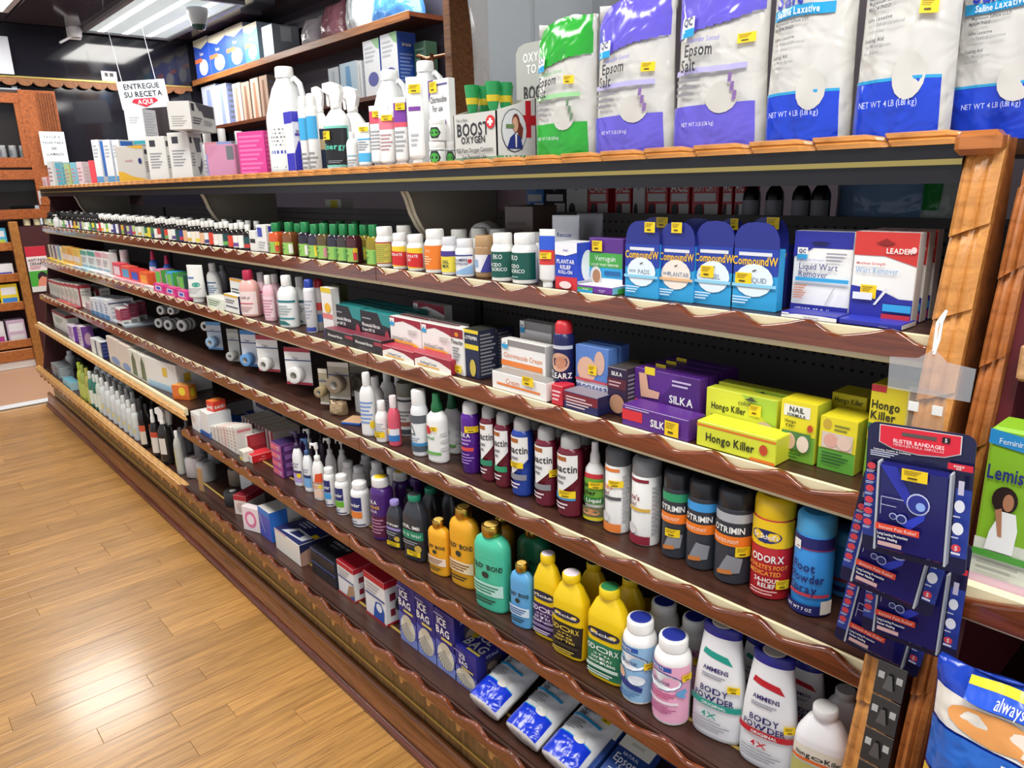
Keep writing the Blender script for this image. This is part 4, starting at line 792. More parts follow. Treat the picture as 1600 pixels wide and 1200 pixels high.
fk = [('r', 0, 0, 1, .5, '#5fa53a'), ('r', 0, .4, 1, 1, HY), ('e', .2, .86, .12, .1, '#c9a83a'), ('g', .4, .75, .9, .9, 2, '#8a8a3a'), ('r', .08, .42, .92, .72, '#d9c8bc'), ('e', .34, .57, .2, .13, '#e0a898'), ('e', .7, .56, .2, .13, '#e6c8b8'), ('g', .12, .12, .9, .36, 4, '#2f5a2a')]
BX('nail_care_box', 'yellow box with toe photo and yellow top, in front of its twin', (1283, 648, 1342), 2, .075, .065, HY, fk, top=HY, side='#a9b83a', group='yellow and green foot care boxes')
BX('nail_care_box', 'yellow box with plain top standing behind the toe photo box', (1300, 612, 1356), 2, .15, .06, '#d9c92a', [('t', 'Hongo Killer', .5, .9, .08, '#2c2c1c', .8)], top='#e0d02a', group='yellow and green foot care boxes')
ck = [('r', 0, 0, 1, .42, '#7fb53c'), ('r', 0, .35, 1, 1, '#d9dc3c'), ('p', [(.5, 1), (1, 1), (1, .4)], '#a9c83c'), ('t', 'Hongo Killer', .33, .66, .13, '#2c2c1c', .5), ('g', .08, .2, .6, .5, 4, '#7a8a2a'), ('r', .33, .07, .62, .2, '#5a7a3a'), ('t', 'CREAM', .48, .13, .09, '#e6f0dc', .24), ('e', .86, .3, .16, .26, '#c9b0a4'), ('e', .86, .24, .13, .16, '#9a6a5c'), ('p', [(.56, .92), (.60, .94), (.66, .99), (.72, .93), (.76, .92), (.66, .90)], '#4a4a3a'), ('t', 'color', .57, .84, .09, '#3a3a2a', .2)]
BX('foot_cream_box', 'upright yellow-green cream pack with yellow sticker and toe photo', (1105, 604, 1216), 2, .085, .028, '#cdd43c', ck, st=(.72, .74, .16, .22), group='yellow-green cream packs')
BX('foot_cream_box', 'upright yellow-green cream pack behind the stickered cream pack', (1105, 602, 1216), 2, .125, .028, '#cdd43c', ck, rd=.085, group='yellow-green cream packs')
BX('foot_cream_box', 'long low yellow-green cream box lying in front of the upright cream packs', (1089, 656, 1214), 2, .025, .055, '#d6dc3a', [('r', 0, .82, 1, .9, '#e0762a'), ('r', .7, 0, 1, .12, '#e0762a'), ('t', 'Hongo Killer', .44, .45, .32, '#2c2c1c', .62), ('e', .86, .5, .05, .2, '#c24a2a')], top='#d6dc3a', group='yellow-green cream packs')
SP = '#5a2a86'
sk_ = [('r', 0, 0, 1, 1, SP), ('p', [(.42, .5), (.72, 1), (1, 1), (1, 0), (.66, .08)], '#4a2070'), ('t', 'SILKA', .74, .52, .15, WHT, .46), ('g', .6, .76, .95, .92, 2, '#c9b8dc'), ('g', .5, .06, .95, .16, 2, '#c9b8dc'), ('p', [(.08, .92), (.2, .92), (.24, .62), (.42, .60), (.40, .46), (.12, .44), (.10, .62)], '#d9a88c'), ('r', .02, .26, .42, .38, '#d9484a'), ('t', "ATHLETE'S FOOT", .22, .32, .07, '#f6dcdc', .36)]
for i in range(4):
    r = BX('foot_cream_box', ['purple foot cream pack with foot photo, foremost of the purple file', 'purple foot cream pack, second in the purple file', 'purple foot cream pack, third in the purple file', 'purple foot cream pack, last and darkest in the purple file'][i], (992, 573, 1094), 2, .085+.036*i, .03, SP, sk_, rd=.085, group='purple foot cream packs')
    h = at(992, 573, Y=FR[2]+.085).z-SURF[2]; w = .098
    b = MB(); b.box(-w*.54, -w*.28, -.016, -.0152, h*.90, h*1.05, '#e8cf2e', .0003); b.build('yellow_tab', r)
BX('foot_cream_box', 'low purple box with yellow sticker lying in front of the purple file', (972, 631, 1076), 2, .022, .055, SP, [('r', 0, .3, .32, .8, '#d9303a'), ('t', 'SILKA', .6, .45, .34, WHT, .3), ('g', .05, .84, .6, .95, 1, '#c9b8dc')], top=SP, side=SP, st=(.78, .45, .2, .7), group='purple foot cream packs')
BX('antifungal_box', 'narrow dark violet box with foot photo and yellow spots on top', (949, 572, 979), 2, .06, .065, '#2e1a3e', [('t', 'SILKA', .5, .88, .08, WHT, .84), ('r', 0, .56, 1, .78, '#5a1f2e'), ('g', .1, .6, .9, .74, 2, '#c9a0a8'), ('e', .55, .25, .4, .2, '#b98a6c')], side=('#3a3040', [('g', .08, .1, .92, .9, 9, '#8a8490')]), top='#4a4440')
BX('antifungal_box', 'second narrow dark violet box behind the one with the foot photo', (949, 566, 979), 2, .15, .06, '#2e1a3e', [], top='#c9c44a')
pc = [('r', 0, .0, 1, .42, '#e6e8f2'), ('r', 0, 0, 1, .14, '#4f86c4'), ('r', 0, .42, 1, 1, '#5a82c8'), ('e', .35, .6, .3, .22, '#e0b49c'), ('e', .75, .75, .16, .2, '#d9b09c'), ('t', 'PROCLEARZ', .5, .30, .1, '#2a3a86', .96), ('r', 0, .41, 1, .45, '#c94a5a'), ('t', 'FUNGAL SHIELD', .55, .19, .05, '#4a5a9a', .7)]
BX('nail_kit_pack', 'blue and white arched pack with hand photo and yellow sticker', (900, 537, 951), 2, .075, .03, '#5a82c8', pc, st=(.55, .62, .26, .16), group='blue arched nail kit packs')
BX('nail_kit_pack', 'blue arched pack behind the stickered hand photo pack', (900, 536, 951), 2, .115, .03, '#4a6ab0', pc, rd=.075, group='blue arched nail kit packs')
BX('ointment_box', 'low navy and maroon box lying in front of the hand photo pack', (880, 609, 934), 2, .022, .048, '#22275c', [('r', 0, .45, 1, .95, '#7a1f2c'), ('g', .08, .15, .9, .8, 4, '#d9c0c4')], top='#8a8490', side='#1a1e4a')
BX('ointment_box', 'small bright red box lying left of the navy and maroon one', (861, 600, 879), 2, .024, .04, '#c9283a', [('g', .1, .2, .9, .8, 3, '#f0c8cc')])
BT('spray', 'nail_spray', 'dark navy spray can with red cap and toenail photo', (881, 500, 36), 2, .075, '#1f2458', '#c92a34', [('r', 0, .84, 1, .9, '#c9ccd8'), ('e', .5, .62, .36, .16, '#d9a68c'), ('e', .55, .62, .2, .1, '#c98a6c'), ('r', .1, .16, .9, .28, '#c93040'), ('t', 'CLEARZ', .5, .40, .09, WHT, .9), ('t', 'pro', .2, .47, .06, WHT, .3, False)], rz=.3, cat='can')
ct = [('r', 0, 0, 1, 1, '#efece8'), ('r', 0, .86, 1, 1, '#8f8a88'), ('t', 'Clotrimazole Cream', .5, .66, .11, '#e08a5a', .9, False), ('r', 0, .42, .94, .54, '#e8823a'), ('g', .05, .1, .7, .34, 3, '#c9c4c0'), *logo(.1, .9, .07, 1.4)]
BX('cream_box', 'upright grey topped cream pack with orange stripe, rear one', (812, 500, 862), 2, .13, .03, '#efece8', ct, group='orange striped cream packs')
BX('cream_box', 'upright grey topped cream pack with orange stripe, front one', (783, 528, 852), 2, .07, .03, '#efece8', ct, group='orange striped cream packs')
BX('cream_box', 'low white cream box with orange line in front of the orange striped packs', (768, 578, 853), 2, .022, .045, '#efece8', [('t', 'Cream', .4, .6, .3, '#e08a5a', .5, False), ('r', .1, .3, .9, .42, '#e8823a')], top='#9a9894', st=(.7, .9, .2, .5), group='orange striped cream packs')
BX('antifungal_box', 'white box with maroon top between the maroon cream packs and the navy box', (703, 512, 723), 2, .04, .04, '#eceae6', [('r', 0, .8, 1, 1, '#8a1f30'), ('e', .5, .88, .16, .05, '#e08a2a'), ('t', 'Tinactin', .5, .72, .09, '#2a2a2e', .94), ('g', .15, .3, .8, .62, 5, '#8a8a8e')], st=(.6, .14, .5, .16))
BX('antifungal_box', 'navy and yellow box with glowing pill print, in front of its twin', (723, 513, 747), 2, .045, .06, '#1e2648', [('r', 0, .93, 1, 1, '#e8cf2e'), ('r', 0, .60, 1, .70, '#e8cf2e'), ('t', 'LOTRIMIN', .5, .84, .07, WHT, .84), ('e', .6, .22, .2, .18, '#c9b44a')], side=('#23273c', [('g', .08, .06, .92, .94, 12, '#8a8a90')]), top='#33342e')
BX('antifungal_box', 'navy and yellow box behind the one with the glowing pill print', (752, 510, 776), 2, .11, .06, '#1e2648', [('r', 0, .93, 1, 1, '#c9b42e'), ('r', .3, .5, .9, .66, '#e8cf2e')], side=('#23273c', [('g', .08, .06, .92, .94, 12, '#6a6a70')]), top='#33342e')
af = [('r', 0, 0, 1, 1, '#efece6'), ('p', [(0, 1), (1, 1), (1, .78), (.75, .86), (.45, .92), (.2, .86), (0, .76)], '#9a2438'), *logo(.09, .86, .075, 1.3), ('t', 'Antifungal Cream', .40, .46, .10, '#55504e', .64, False), ('r', .06, .34, .8, .40, '#e8a83a'), ('g', .06, .12, .6, .28, 2, '#c9c0bc'), ('g', .62, .6, .94, .74, 3, '#b0a8a4'), ('e', .84, .24, .1, .15, '#f0b83a')]
for i, (px, dy, lab) in enumerate([((608, 493, 657), .07, 'white and maroon cream pack with yellow dot, left of the front pair'), ((658, 503, 706), .07, 'white and maroon cream pack with yellow dot, right of the front pair'), ((645, 470, 694), .215, 'white and grey cream pack standing tallest at the back of the maroon ones'), ((622, 489, 671), .11, 'maroon topped cream pack right behind the left front one'), ((672, 499, 720), .11, 'maroon topped cream pack right behind the right front one')]):
    BX('cream_box', lab, px, 2, dy, .03, '#efece6', af, group='maroon and white cream packs')
for i, (px, lab) in enumerate([((596, 538, 646), 'low maroon and white cream box lying in front, left one'), ((646, 549, 704), 'low maroon and white cream box lying in front, right one')]):
    BX('cream_box', lab, px, 2, .022, .045, '#9a2438', [('p', [(.02, 0), (.02, .5), (.3, .85), (.7, .7), (1, .35), (1, 0)], '#efece6'), ('t', 'Antifungal Cream', .4, .42, .2, '#55504e', .5, False), ('r', .1, .15, .7, .25, '#e8a83a')], top='#b02e44', group='maroon and white cream packs')
mc = [('r', 0, 0, 1, 1, '#26252a'), ('p', [(.6, 1), (1, 1), (1, .66), (.72, .70), (.64, .9)], '#2a8a8a'), ('g', .05, .76, .5, .84, 1, '#9a9aa0'), ('t', 'Miconazole Nitrate', .35, .62, .1, WHT, .62), ('t', 'Cream USP 2%', .26, .48, .08, WHT, .44), ('t', 'Antifungal', .26, .32, .08, WHT, .44), ('e', .9, .35, .08, .22, '#a03a4a')]
for i, (px, lab) in enumerate([((518, 474, 563), 'black cream pack with teal corner, left one of the pair'), ((563, 484, 609), 'black cream pack with teal corner, right one of the pair')]):
    BX('cream_box', lab, px, 2, .07, .03, '#26252a', mc, group='black and teal cream packs', top='#2a8a8a')
    for j in range(3): BX('cream_box', 'teal topped black cream pack in the %s row behind the %s front one' % (('second', 'third', 'fourth')[j], ('left', 'right')[i]), (px[0], px[1]-1, px[2]), 2, .105+.034*j, .03, '#2a8a8a', [], rd=.07, group='black and teal cream packs')
for i, (px, lab) in enumerate([((506, 512, 551), 'low black and maroon cream box lying in front, left one'), ((551, 522, 596), 'low black and maroon cream box lying in front, right one')]):
    BX('cream_box', lab, px, 2, .022, .045, '#26252a', [('t', 'Miconazole Nitrate', .38, .55, .2, WHT, .6), ('r', .74, .6, 1, .85, '#a03a4a')], top='#7a2a3c', group='black and teal cream packs')
BX('sprain_pack', 'white pack with yellow top and blue foot beside the blue capped can', (500, 448, 516), 2, .055, .03, '#e9e6e2', [('r', 0, .9, 1, 1, '#e0c02e'), ('r', 0, .38, 1, .48, '#d97a7a'), ('r', 0, 0, 1, .12, '#4a4a9a'), ('e', .6, .6, .3, .1, '#e8b42e')], side='#d9d6d2')
BX('sprain_pack', 'dark and yellow pack standing behind the white yellow-topped pack', (517, 444, 530), 2, .12, .03, '#5a5a3c', [('e', .5, .55, .4, .25, '#c9c4b0'), ('r', 0, .0, 1, .2, '#d9c83a')])
BT('spray', 'spray_can', 'white spray can with dark blue cap on the third level', (481, 436, 19), 2, .06, '#e6e6ea', '#1f3a9a', [('g', .1, .3, .9, .8, 6, '#a0a4b0'), ('r', 0, 0, 1, .1, '#3a4aa0')], cat='can', rz=.4)
BT('spray', 'spray_can', 'red capped spray can behind the dark blue capped can', (496, 436, 19), 2, .10, '#d9d4d4', '#b8242e', [('r', 0, .5, 1, .7, '#d9484a'), ('r', 0, .2, 1, .4, '#4a7ac0')], cat='can', rz=.4)
lot = [(446, 430, 31, .05, '#eef0ee', '#f1f1ee', [('r', 0, .80, 1, .88, '#2a7a86'), ('r', 0, .2, .9, .26, '#2a7a86'), ('p', [(0, 0), (.7, 0), (.5, .14), (0, .16)], '#1f6a6a'), ('g', .1, .34, .85, .72, 4, '#9aa4a4')], 'white lotion bottle with teal stripes, nearest the aisle'),
    (467, 432, 24, .11, '#e9ebe9', '#efefec', [('r', 0, .76, 1, .86, '#2a5a66'), ('g', .1, .3, .85, .66, 4, '#9aa4a4'), ('p', [(0, 0), (.7, 0), (.5, .14), (0, .16)], '#1f6a6a')], 'white lotion bottle with teal stripes, behind the front one'),
    (428, 428, 20, .115, '#ecc4cc', '#efece8', [('r', 0, .3, 1, .9, '#f0d4d8'), ('g', .1, .2, .9, .8, 6, '#c98a9a')], 'pink lotion bottle with white cap, right of the three pink ones'),
    (417, 430, 19, .06, '#ecbcc6', '#efece8', [('r', 0, .05, 1, .9, '#f0d0d6'), ('g', .1, .1, .9, .8, 6, '#c98a9a')], 'pink lotion bottle with white cap, middle of the three pink ones'),
    (406, 425, 20, .105, '#f0ccd4', '#e4e8ea', [('r', 0, .86, 1, .94, '#c93a7a'), ('g', .1, .1, .9, .8, 7, '#c98a9a'), ('r', 0, 0, 1, .1, '#e08aa4')], 'pink lotion bottle with pale cap, left of the three pink ones'),
    (386, 422, 30, .04, '#e6b0a8', '#b8284a', [('r', 0, .0, 1, .92, '#efdcd8'), ('t', 'ladryl', .5, .68, .12, '#6a3a3a', .8, False), ('r', .1, .42, .8, .46, '#c9485a'), ('g', .1, .1, .8, .34, 3, '#c9a0a0')], 'peach lotion bottle with crimson cap'),
    (331, 411, 21, .115, '#e4e4e0', '#e9e9e6', [('r', 0, .78, .8, .84, '#3a5a8a'), ('g', .1, .3, .9, .7, 4, '#7a90b0'), ('r', 0, .0, 1, .14, '#5a9a80')], 'white lotion bottle with green base band left of the peach one'),
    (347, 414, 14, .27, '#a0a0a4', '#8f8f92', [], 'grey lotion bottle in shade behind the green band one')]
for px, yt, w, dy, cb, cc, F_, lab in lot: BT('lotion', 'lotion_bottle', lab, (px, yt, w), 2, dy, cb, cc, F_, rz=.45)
BT('tube', 'squeeze_tube', 'large white squeeze tube with teal spot left of the green band bottle', (303, 414, 26), 2, .035, '#e6e6e0', WHT, [('e', .6, .4, .2, .08, '#3a9a86'), ('r', .05, .6, .5, .66, '#5a7ab0'), ('g', .1, .1, .9, .3, 3, '#b0b0ac')], rz=.5, cat='tube')
BX('ointment_box', 'yellow topped white box standing in front of the peach bottle', (349, 458, 371), 2, .03, .03, '#ecebe6', [('r', 0, .88, 1, 1, '#e0b02e'), ('g', .1, .5, .9, .75, 2, '#6a6a70'), ('r', .1, .3, .95, .36, '#2a2a5a')], side='#22234a')
BX('ointment_box', 'orange topped white card pack behind the yellow topped box', (358, 434, 377), 2, .09, .02, '#ecebe6', [('r', 0, .92, 1, 1, '#e8a02e'), ('g', .1, .3, .9, .7, 4, '#4a4a4e')])
BX('ointment_box', 'low white and green box left of the yellow topped box', (322, 462, 346), 2, .022, .06, '#e4e8dc', [('g', .1, .2, .9, .8, 3, '#7a9a6a')], top='#e0e0d6')
cp = ['#e0508a', '#4fae45', '#3aa0d8', '#d94a9a', '#2f8a3c']
for i in range(3):
    x0 = 241+18*i
    BX('insect_gel_box', ['pink and green upright box, left of three by the red cones', 'blue and green upright box, middle of three by the red cones', 'dark green and blue upright box, right of three by the red cones'][i], (x0, 420+4*i, x0+9), 2, .055, .07, ['#e67aa8', '#3aa0d8', '#2f6a4c'][i], [('r', .1, .3, .9, .9, '#6ac04a')], side=(['#5ab04a', '#4fae45', '#2f5a4a'][i], [('r', .3, .2, .8, .8, '#cfe0c0')]), group='pink and green upright boxes')
    BX('insect_gel_box', ['low pink box with blue mark, left of three lying in front', 'low pink box with blue mark, middle of three lying in front', 'low pink and blue box, right of three lying in front'][i], (x0-2, 442+5*i, x0+13), 2, .022, .035, '#d93a8a', [('r', .2, .3, .8, .8, '#e4e4f0'), ('r', .3, .4, .7, .7, '#3a4ac0')], group='low pink boxes')
for i, px in enumerate((237, 259)):
    r = BT('dropper', 'nasal_spray', 'red and blue cone tipped spray, %s of the pair behind the pink boxes' % ('left', 'right')[i], (px, 392+7*i, 13), 2, .12, '#3a6ac0', '#c92a5a', [('r', 0, .4, 1, .9, '#e8e4ec')], seg=12, group='cone tipped sprays')
for i, px in enumerate((177, 193)):
    BT('jar', 'cream_jar', 'white jar with tall white cap behind the red boxes, %s of the pair' % ('left', 'right')[i], (px, 390, 14), 2, .12, '#d6d3cc', '#eceae4', [('e', .5, .45, .2, .3, '#4a4a4e')], seg=14, cat='jar', group='white jars behind the red boxes')
def rowbox(name, labf, S, dy, pxs, yts, cols, dp, group, Ff=None, gap=.92, sidef=None, zb=None):
    for i, (a, b) in enumerate(zip(pxs, pxs[1:])):
        c = cols[i % len(cols)]; yt = yts[0]+(yts[1]-yts[0])*i/max(1, len(pxs)-2)
        Xa, Xb = XP(a, S, dy, .05), XP(b, S, dy, .05)
        q = at(a, yt, Y=FR[S]+dy)
        BX(name, labf(i, len(pxs)-1), None, S, 0, dp, c, Ff(i) if Ff else [('g', .1, .2, .9, .85, 5, '#b0a8a8')], sidef(i) if sidef else None, W=(Xb-Xa)*gap, H=q.z-(SURF[S] if zb is None else zb), at_=((Xa+Xb)/2, FR[S]+dy+dp/2), group=group, zb=zb)
rowbox('ointment_box', lambda i, n: 'red upright box on the third level, %s in the red run' % ordn(i+1), 2, .045, [176, 189, 203, 217, 231], (410, 424), ['#d9485a', '#e05a4a', '#d93a3a', '#e8622e'], .05, 'red boxes on the third level', lambda i: [('r', .15, .3, .9, .8, ['#e6d0d4', '#5aa0c8', '#3a5ac0', '#f0a03a'][i])])
rowbox('ointment_box', lambda i, n: 'low pink and white box in front of the red run, %s from the left' % ordn(i+1), 2, .02, [160, 174, 190, 206, 222, 236], (428, 445), ['#e9dcd8', '#e6b0b4', '#e4a0a8', '#e6b0b0'], .025, 'low pale boxes in front of the red run')
rowbox('ointment_box', lambda i, n: 'white and teal upright box on the third level, %s from the left' % ordn(i+1), 2, .05, [127, 138, 151, 161, 172], (391, 395), ['#dfe6e2', '#dce4e0', '#ecdcdc', '#e9e4e2'], .05, 'pale upright boxes on the third level', lambda i: [('r', 0, .78, 1, 1, ['#5aa08a', '#4a9a8a', '#d98a9a', '#d9b0b4'][i]), ('r', 0, .2, 1, .28, '#7aa8b8'), ('g', .1, .4, .9, .7, 3, '#a9a9a9')])
rowbox('ointment_box', lambda i, n: 'orange and white upright box at the far left, %s in line' % ordn(i+1), 2, .05, [98, 106, 115, 126], (385, 389), ['#e6b86a', '#e8a84a', '#e8c05a'], .05, 'orange upright boxes at the far left', lambda i: [('r', 0, .3, 1, .62, '#ecdcd0'), ('r', 0, .0, 1, .2, '#e0a83a')])
rowbox('ointment_box', lambda i, n: 'slim upright carton at the far left of the third level, %s in line' % ordn(i+1), 2, .05, [77, 79.5, 82, 85, 88, 91, 94, 97], (383, 386), ['#e6dcc4', '#4a4a5a', '#e4d6b8', '#5a3a8a', '#e8dcc0', '#5aa8d0', '#e9d6b0', '#2a6a8a'], .06, 'slim cartons at the far left of the third level')
rowbox('ointment_box', lambda i, n: 'low box behind the third-level lip at the far left, %s in line' % ordn(i+1), 2, .018, [70, 78, 88, 98, 110, 122, 134, 147, 159], (402, 424), ['#e0b83a', '#e0c04a', '#e8c44a', '#e6d0a0', '#b8c8dc', '#a8c8d4', '#d9e0dc', '#e6d8d4'], .03, 'low boxes at the far left of the third level')
# ------------------------------------------------------------------ shelf 3: spray cans at the right
def LT(band, o='#ef7d22'): return [('r', 0, 0, 1, 1, '#33363f'), ('r', 0, .84, 1, .96, band), ('t', 'LOTRIMIN', .44, .74, .085, WHT, .80), ('r', 0, .52, 1, .66, o), ('t', "ATHLETE'S FOOT", .4, .585, .045, '#fbe6d4', .6), ('p', [(.3, .12), (.75, .16), (.8, .36), (.5, .4)], '#8a8c92'), ('p', [(.3, .1), (.62, .14), (.58, .2), (.3, .16)], '#c97a3a')]
TN = lambda c, b: [('p', [(0, 0), (1, 0), (1, .55), (.2, .12), (0, .1)], c), ('r', 0, .0, 1, .08, c), ('p', [(.0, 1), (.92, 1), (.92, .62), (.25, .3), (0, .28)], '#efedea'), ('r', 0, .9, .6, .97, '#a8622a'), ('t', 'Tinactin', .45, .78, .12, '#232326', .9), ('g', .1, .5, .7, .68, 2, '#8a8a8e'), ('p', [(.05, .26), (.85, .26), (.85, .36), (.1, .36)], b), ('g', .15, .10, .75, .22, 2, '#e6d4d8')]
BT('can', 'foot_powder_can', 'blue foot powder spray can with navy bands, front one at the right end', (1279, 797, 63), 3, .105, '#2f86d0', '#4fb0ea', [('r', 0, .86, 1, 1, '#1f2468'), ('r', 0, .845, 1, .86, '#8a2a5a'), ('r', .12, .82, .3, .94, WHT), ('t', 'Foot', .38, .62, .11, '#1f2a6a', .44), ('t', 'Powder', .46, .48, .11, '#1f2a6a', .64), ('t', 'Spray', .40, .34, .11, '#1f2a6a', .52), ('r', .12, .24, .9, .28, '#c23a4a'), ('r', 0, 0, 1, .13, '#1f2468'), ('t', 'NET WT 7 OZ', .35, .07, .04, WHT, .5), ('r', .74, .02, .98, .2, '#e6e2da')], rz=.25, cat='can', group='blue foot powder cans')
BT('can', 'foot_powder_can', 'blue foot powder spray can in shade behind the front one', (1330, 826, 54), 3, .20, '#2f86d0', '#4fb0ea', [('r', 0, .3, 1, .36, '#8a2a3a'), ('r', 0, .1, 1, .2, '#1f2468')], rz=.25, cat='can', group='blue foot powder cans')
BT('can', 'foot_spray_can', 'red spray can with yellow cap and blue oval badge', (1214, 770, 66), 3, .105, '#b3202a', '#f2c81e', [('r', 0, .66, 1, 1, '#f2c81e'), ('e', .42, .80, .3, .085, '#1f2a6a'), ('t', "Dr.Scholl's", .42, .80, .06, WHT, .46), ('t', 'ODORX', .48, .52, .09, WHT, .6), ('t', "ATHLETE'S FOOT", .48, .41, .055, '#f0a03a', .76), ('t', 'MEDICATED', .44, .33, .055, '#f0a03a', .6), ('t', '24-HOUR', .5, .24, .055, WHT, .5), ('t', 'RELIEF', .5, .17, .055, WHT, .42), ('g', .2, .04, .8, .12, 2, '#e8b0a8')], st=(.78, .2, .24, .12), rz=.3, cat='can')
for i, (px, band, lab, st) in enumerate([((1153, 757, 60), '#b0b2b6', 'dark spray can with grey band beside the red and yellow can', (.8, .46, .3, .14)), ((1103, 744, 52), '#3f9be0', 'dark spray can with bright blue band, middle of the three dark cans', None), ((1061, 731, 47), '#2f9a66', 'dark spray can with green band, left of the three dark cans', (.55, .38, .36, .12))]):
    BT('can', 'foot_spray_can', lab, px, 3, .10, mat('#33363f', .3), mat('#26282e', .3), LT(band), st=st, rz=.2, cat='can', group='dark antifungal spray cans')
FR_ = lambda c, t: [('r', 0, .93, .7, .98, c), ('t', t, .3, .70, .08, c, .4), ('t', 'relief', .25, .60, .06, '#8a5a60', .4), ('r', 0, .5, .75, .55, t and ('#55555a' if c != '#8a2236' else '#d9b04a')), ('e', .25, .22, .16, .08, '#d9d6d4'), ('r', 0, 0, .75, .13, c), ('g', .78, .15, .98, .9, 12, '#a8a8ac')]
BT('can', 'foot_spray_can', 'white spray can with grey cap and dark red base block', (1012, 711, 49), 3, .10, '#ecebe8', '#7f8184', FR_('#8a2236', "ate's"), rz=.25, cat='can', group='white grey capped cans')
BT('can', 'foot_spray_can', 'white spray can with dark grey cap and orange base block', (967, 696, 43), 3, .10, '#ecebe8', '#55585c', FR_('#e8823a', "ate's"), st=(.6, .76, .4, .1), rz=.25, cat='can', group='white grey capped cans')
BT('dropper', 'foot_liquid_bottle', 'white bottle with red tip and green nail liquid label', (930, 690, 32), 3, .10, '#ecebe6', '#eceae6', [('r', 0, .9, 1, 1, '#c9303a'), ('r', 0, .34, 1, .9, '#6fa83a'), ('t', 'Hongo', .35, .76, .1, '#1f2a1a', .7), ('t', 'Killer', .35, .6, .1, '#1f2a1a', .7), ('r', 0, .38, 1, .5, '#2f7a3a'), ('t', 'Liquid', .6, .44, .08, WHT, .6), ('r', 0, .0, 1, .08, '#e0cf2e'), ('r', .0, .08, 1, .3, '#6a6a4a'), ('e', .5, .19, .3, .07, '#c98a5a')], st=(.7, .78, .5, .14), rz=.3, zone=(.03, .62))
mc_ = '#6a1a2c'
for px, c, b, st, lab in [((892, 677, 42), mc_, '#4a9ad0', (.6, .36, .5, .12), 'maroon spray can with grey cap, nearest the white nail liquid'), ((854, 665, 37), mc_, '#8a8a90', (.95, .55, .3, .12), 'maroon spray can with grey band beside the blue spray can'), ((816, 651, 36), '#22409a', '#8a8a96', (.5, .52, .5, .1), 'blue spray can with grey cap among the maroon ones'), ((786, 643, 29), mc_, '#2f9a6a', None, 'maroon spray can with green band right beside the blue spray can'), ((763, 633, 28), mc_, '#2f8a6a', None, 'maroon spray can with green band next to the purple can')]:
    BT('spray', 'foot_spray_can', lab, px, 3, .085, mat(c, .25), '#a9a8a6', TN(c, b), st=st, rz=.15, cat='can', group='grey capped foot spray cans')
for i, px in enumerate((772, 800, 838, 876, 915)):
    BT('spray', 'foot_spray_can', 'maroon spray can in the rear row, %s from the left behind the front cans' % ordn(i+1), (px, 632+11*i, 30), 3, .17, mat(mc_, .25), '#8f8e8c', [], rz=.15, cat='can', group='grey capped foot spray cans', seg=14)
BT('spray', 'foot_spray_can', 'purple spray can with white cap and diamond outline', (734, 627, 32), 3, .088, mat('#5a2494', .25), '#e4e2e0', [('t', 'SILKA', .4, .70, .08, WHT, .7), ('g', .1, .5, .85, .64, 2, '#b08ad0'), ('r', .05, .40, .8, .47, '#d9484a'), ('g', .1, .14, .85, .36, 4, '#a07ac8')], st=(.75, .82, .5, .12), rz=.3, cat='can')
for px, dy, lab in [((681, 614, 34), .07, 'white bottle with tall green pointed cap, front one of two'), ((705, 613, 30), .14, 'white bottle with tall green pointed cap, behind the front one')]:
    BT('dropper', 'shampoo_bottle', lab, px, 3, dy, '#f0efec', '#1a6a3a', [('e', .3, .78, .16, .12, '#c9303a'), ('t', 'herbal', .34, .58, .09, '#2f8a4a', .6), ('r', 0, .12, .8, .2, '#6fae58'), ('e', .95, .5, .16, .05, '#d9d8d4'), ('e', .95, .7, .16, .05, '#d9d8d4'), ('e', .95, .3, .16, .05, '#d9d8d4')], st=(.6, .85, .2, .12) if dy < .1 else None, rz=.25, group='green capped white bottles')
BT('pill', 'lotion_bottle', 'grey and white bottle with triangle outline and white cap', (653, 609, 29), 3, .065, '#e9ebec', '#f1f0ee', [('r', 0, .78, 1, 1, '#5a6068'), ('p', [(.15, .46), (.5, .46), (.3, .76)], '#5a6470'), ('p', [(.22, .5), (.42, .5), (.31, .68)], '#e9ebec'), ('r', 0, .16, 1, .24, '#2f86c0'), ('r', 0, 0, 1, .15, '#4a5660'), ('g', .1, .28, .8, .4, 2, '#8fa0b0')], rz=.4)
BT('jar', 'hand_wash_bottle', 'large white bottle with dark band and beige cap behind the triangle bottle', (634, 596, 32), 3, .14, '#e6e6e2', '#7a7a6a', [('r', 0, .0, 1, .14, '#4a5258'), ('r', 0, .24, .8, .36, '#9a5a4a'), ('g', .1, .4, .9, .7, 3, '#8a8a8a'), ('r', 0, .94, 1, 1, '#3a3c40')], rz=.4, zone=(.04, .7))
BT('syrup', 'lotion_bottle', 'small bottle of pink liquid with white cap and blue label', (613, 618, 21), 3, .055, mat('#d8566a', .2), '#ecdede', [('r', 0, .1, 1, .62, '#e6e6ee'), ('r', 0, .1, 1, .35, '#2f7ac0'), ('e', .2, .5, .16, .12, YLW)], rz=.4)
BT('syrup', 'lotion_bottle', 'small white bottle with yellow sticker left of the pink liquid', (595, 626, 23), 3, .05, '#ecebe8', '#eeeeea', [('g', .1, .3, .9, .9, 5, '#b0b0b4')], st=(.5, .3, .6, .3), rz=.4)
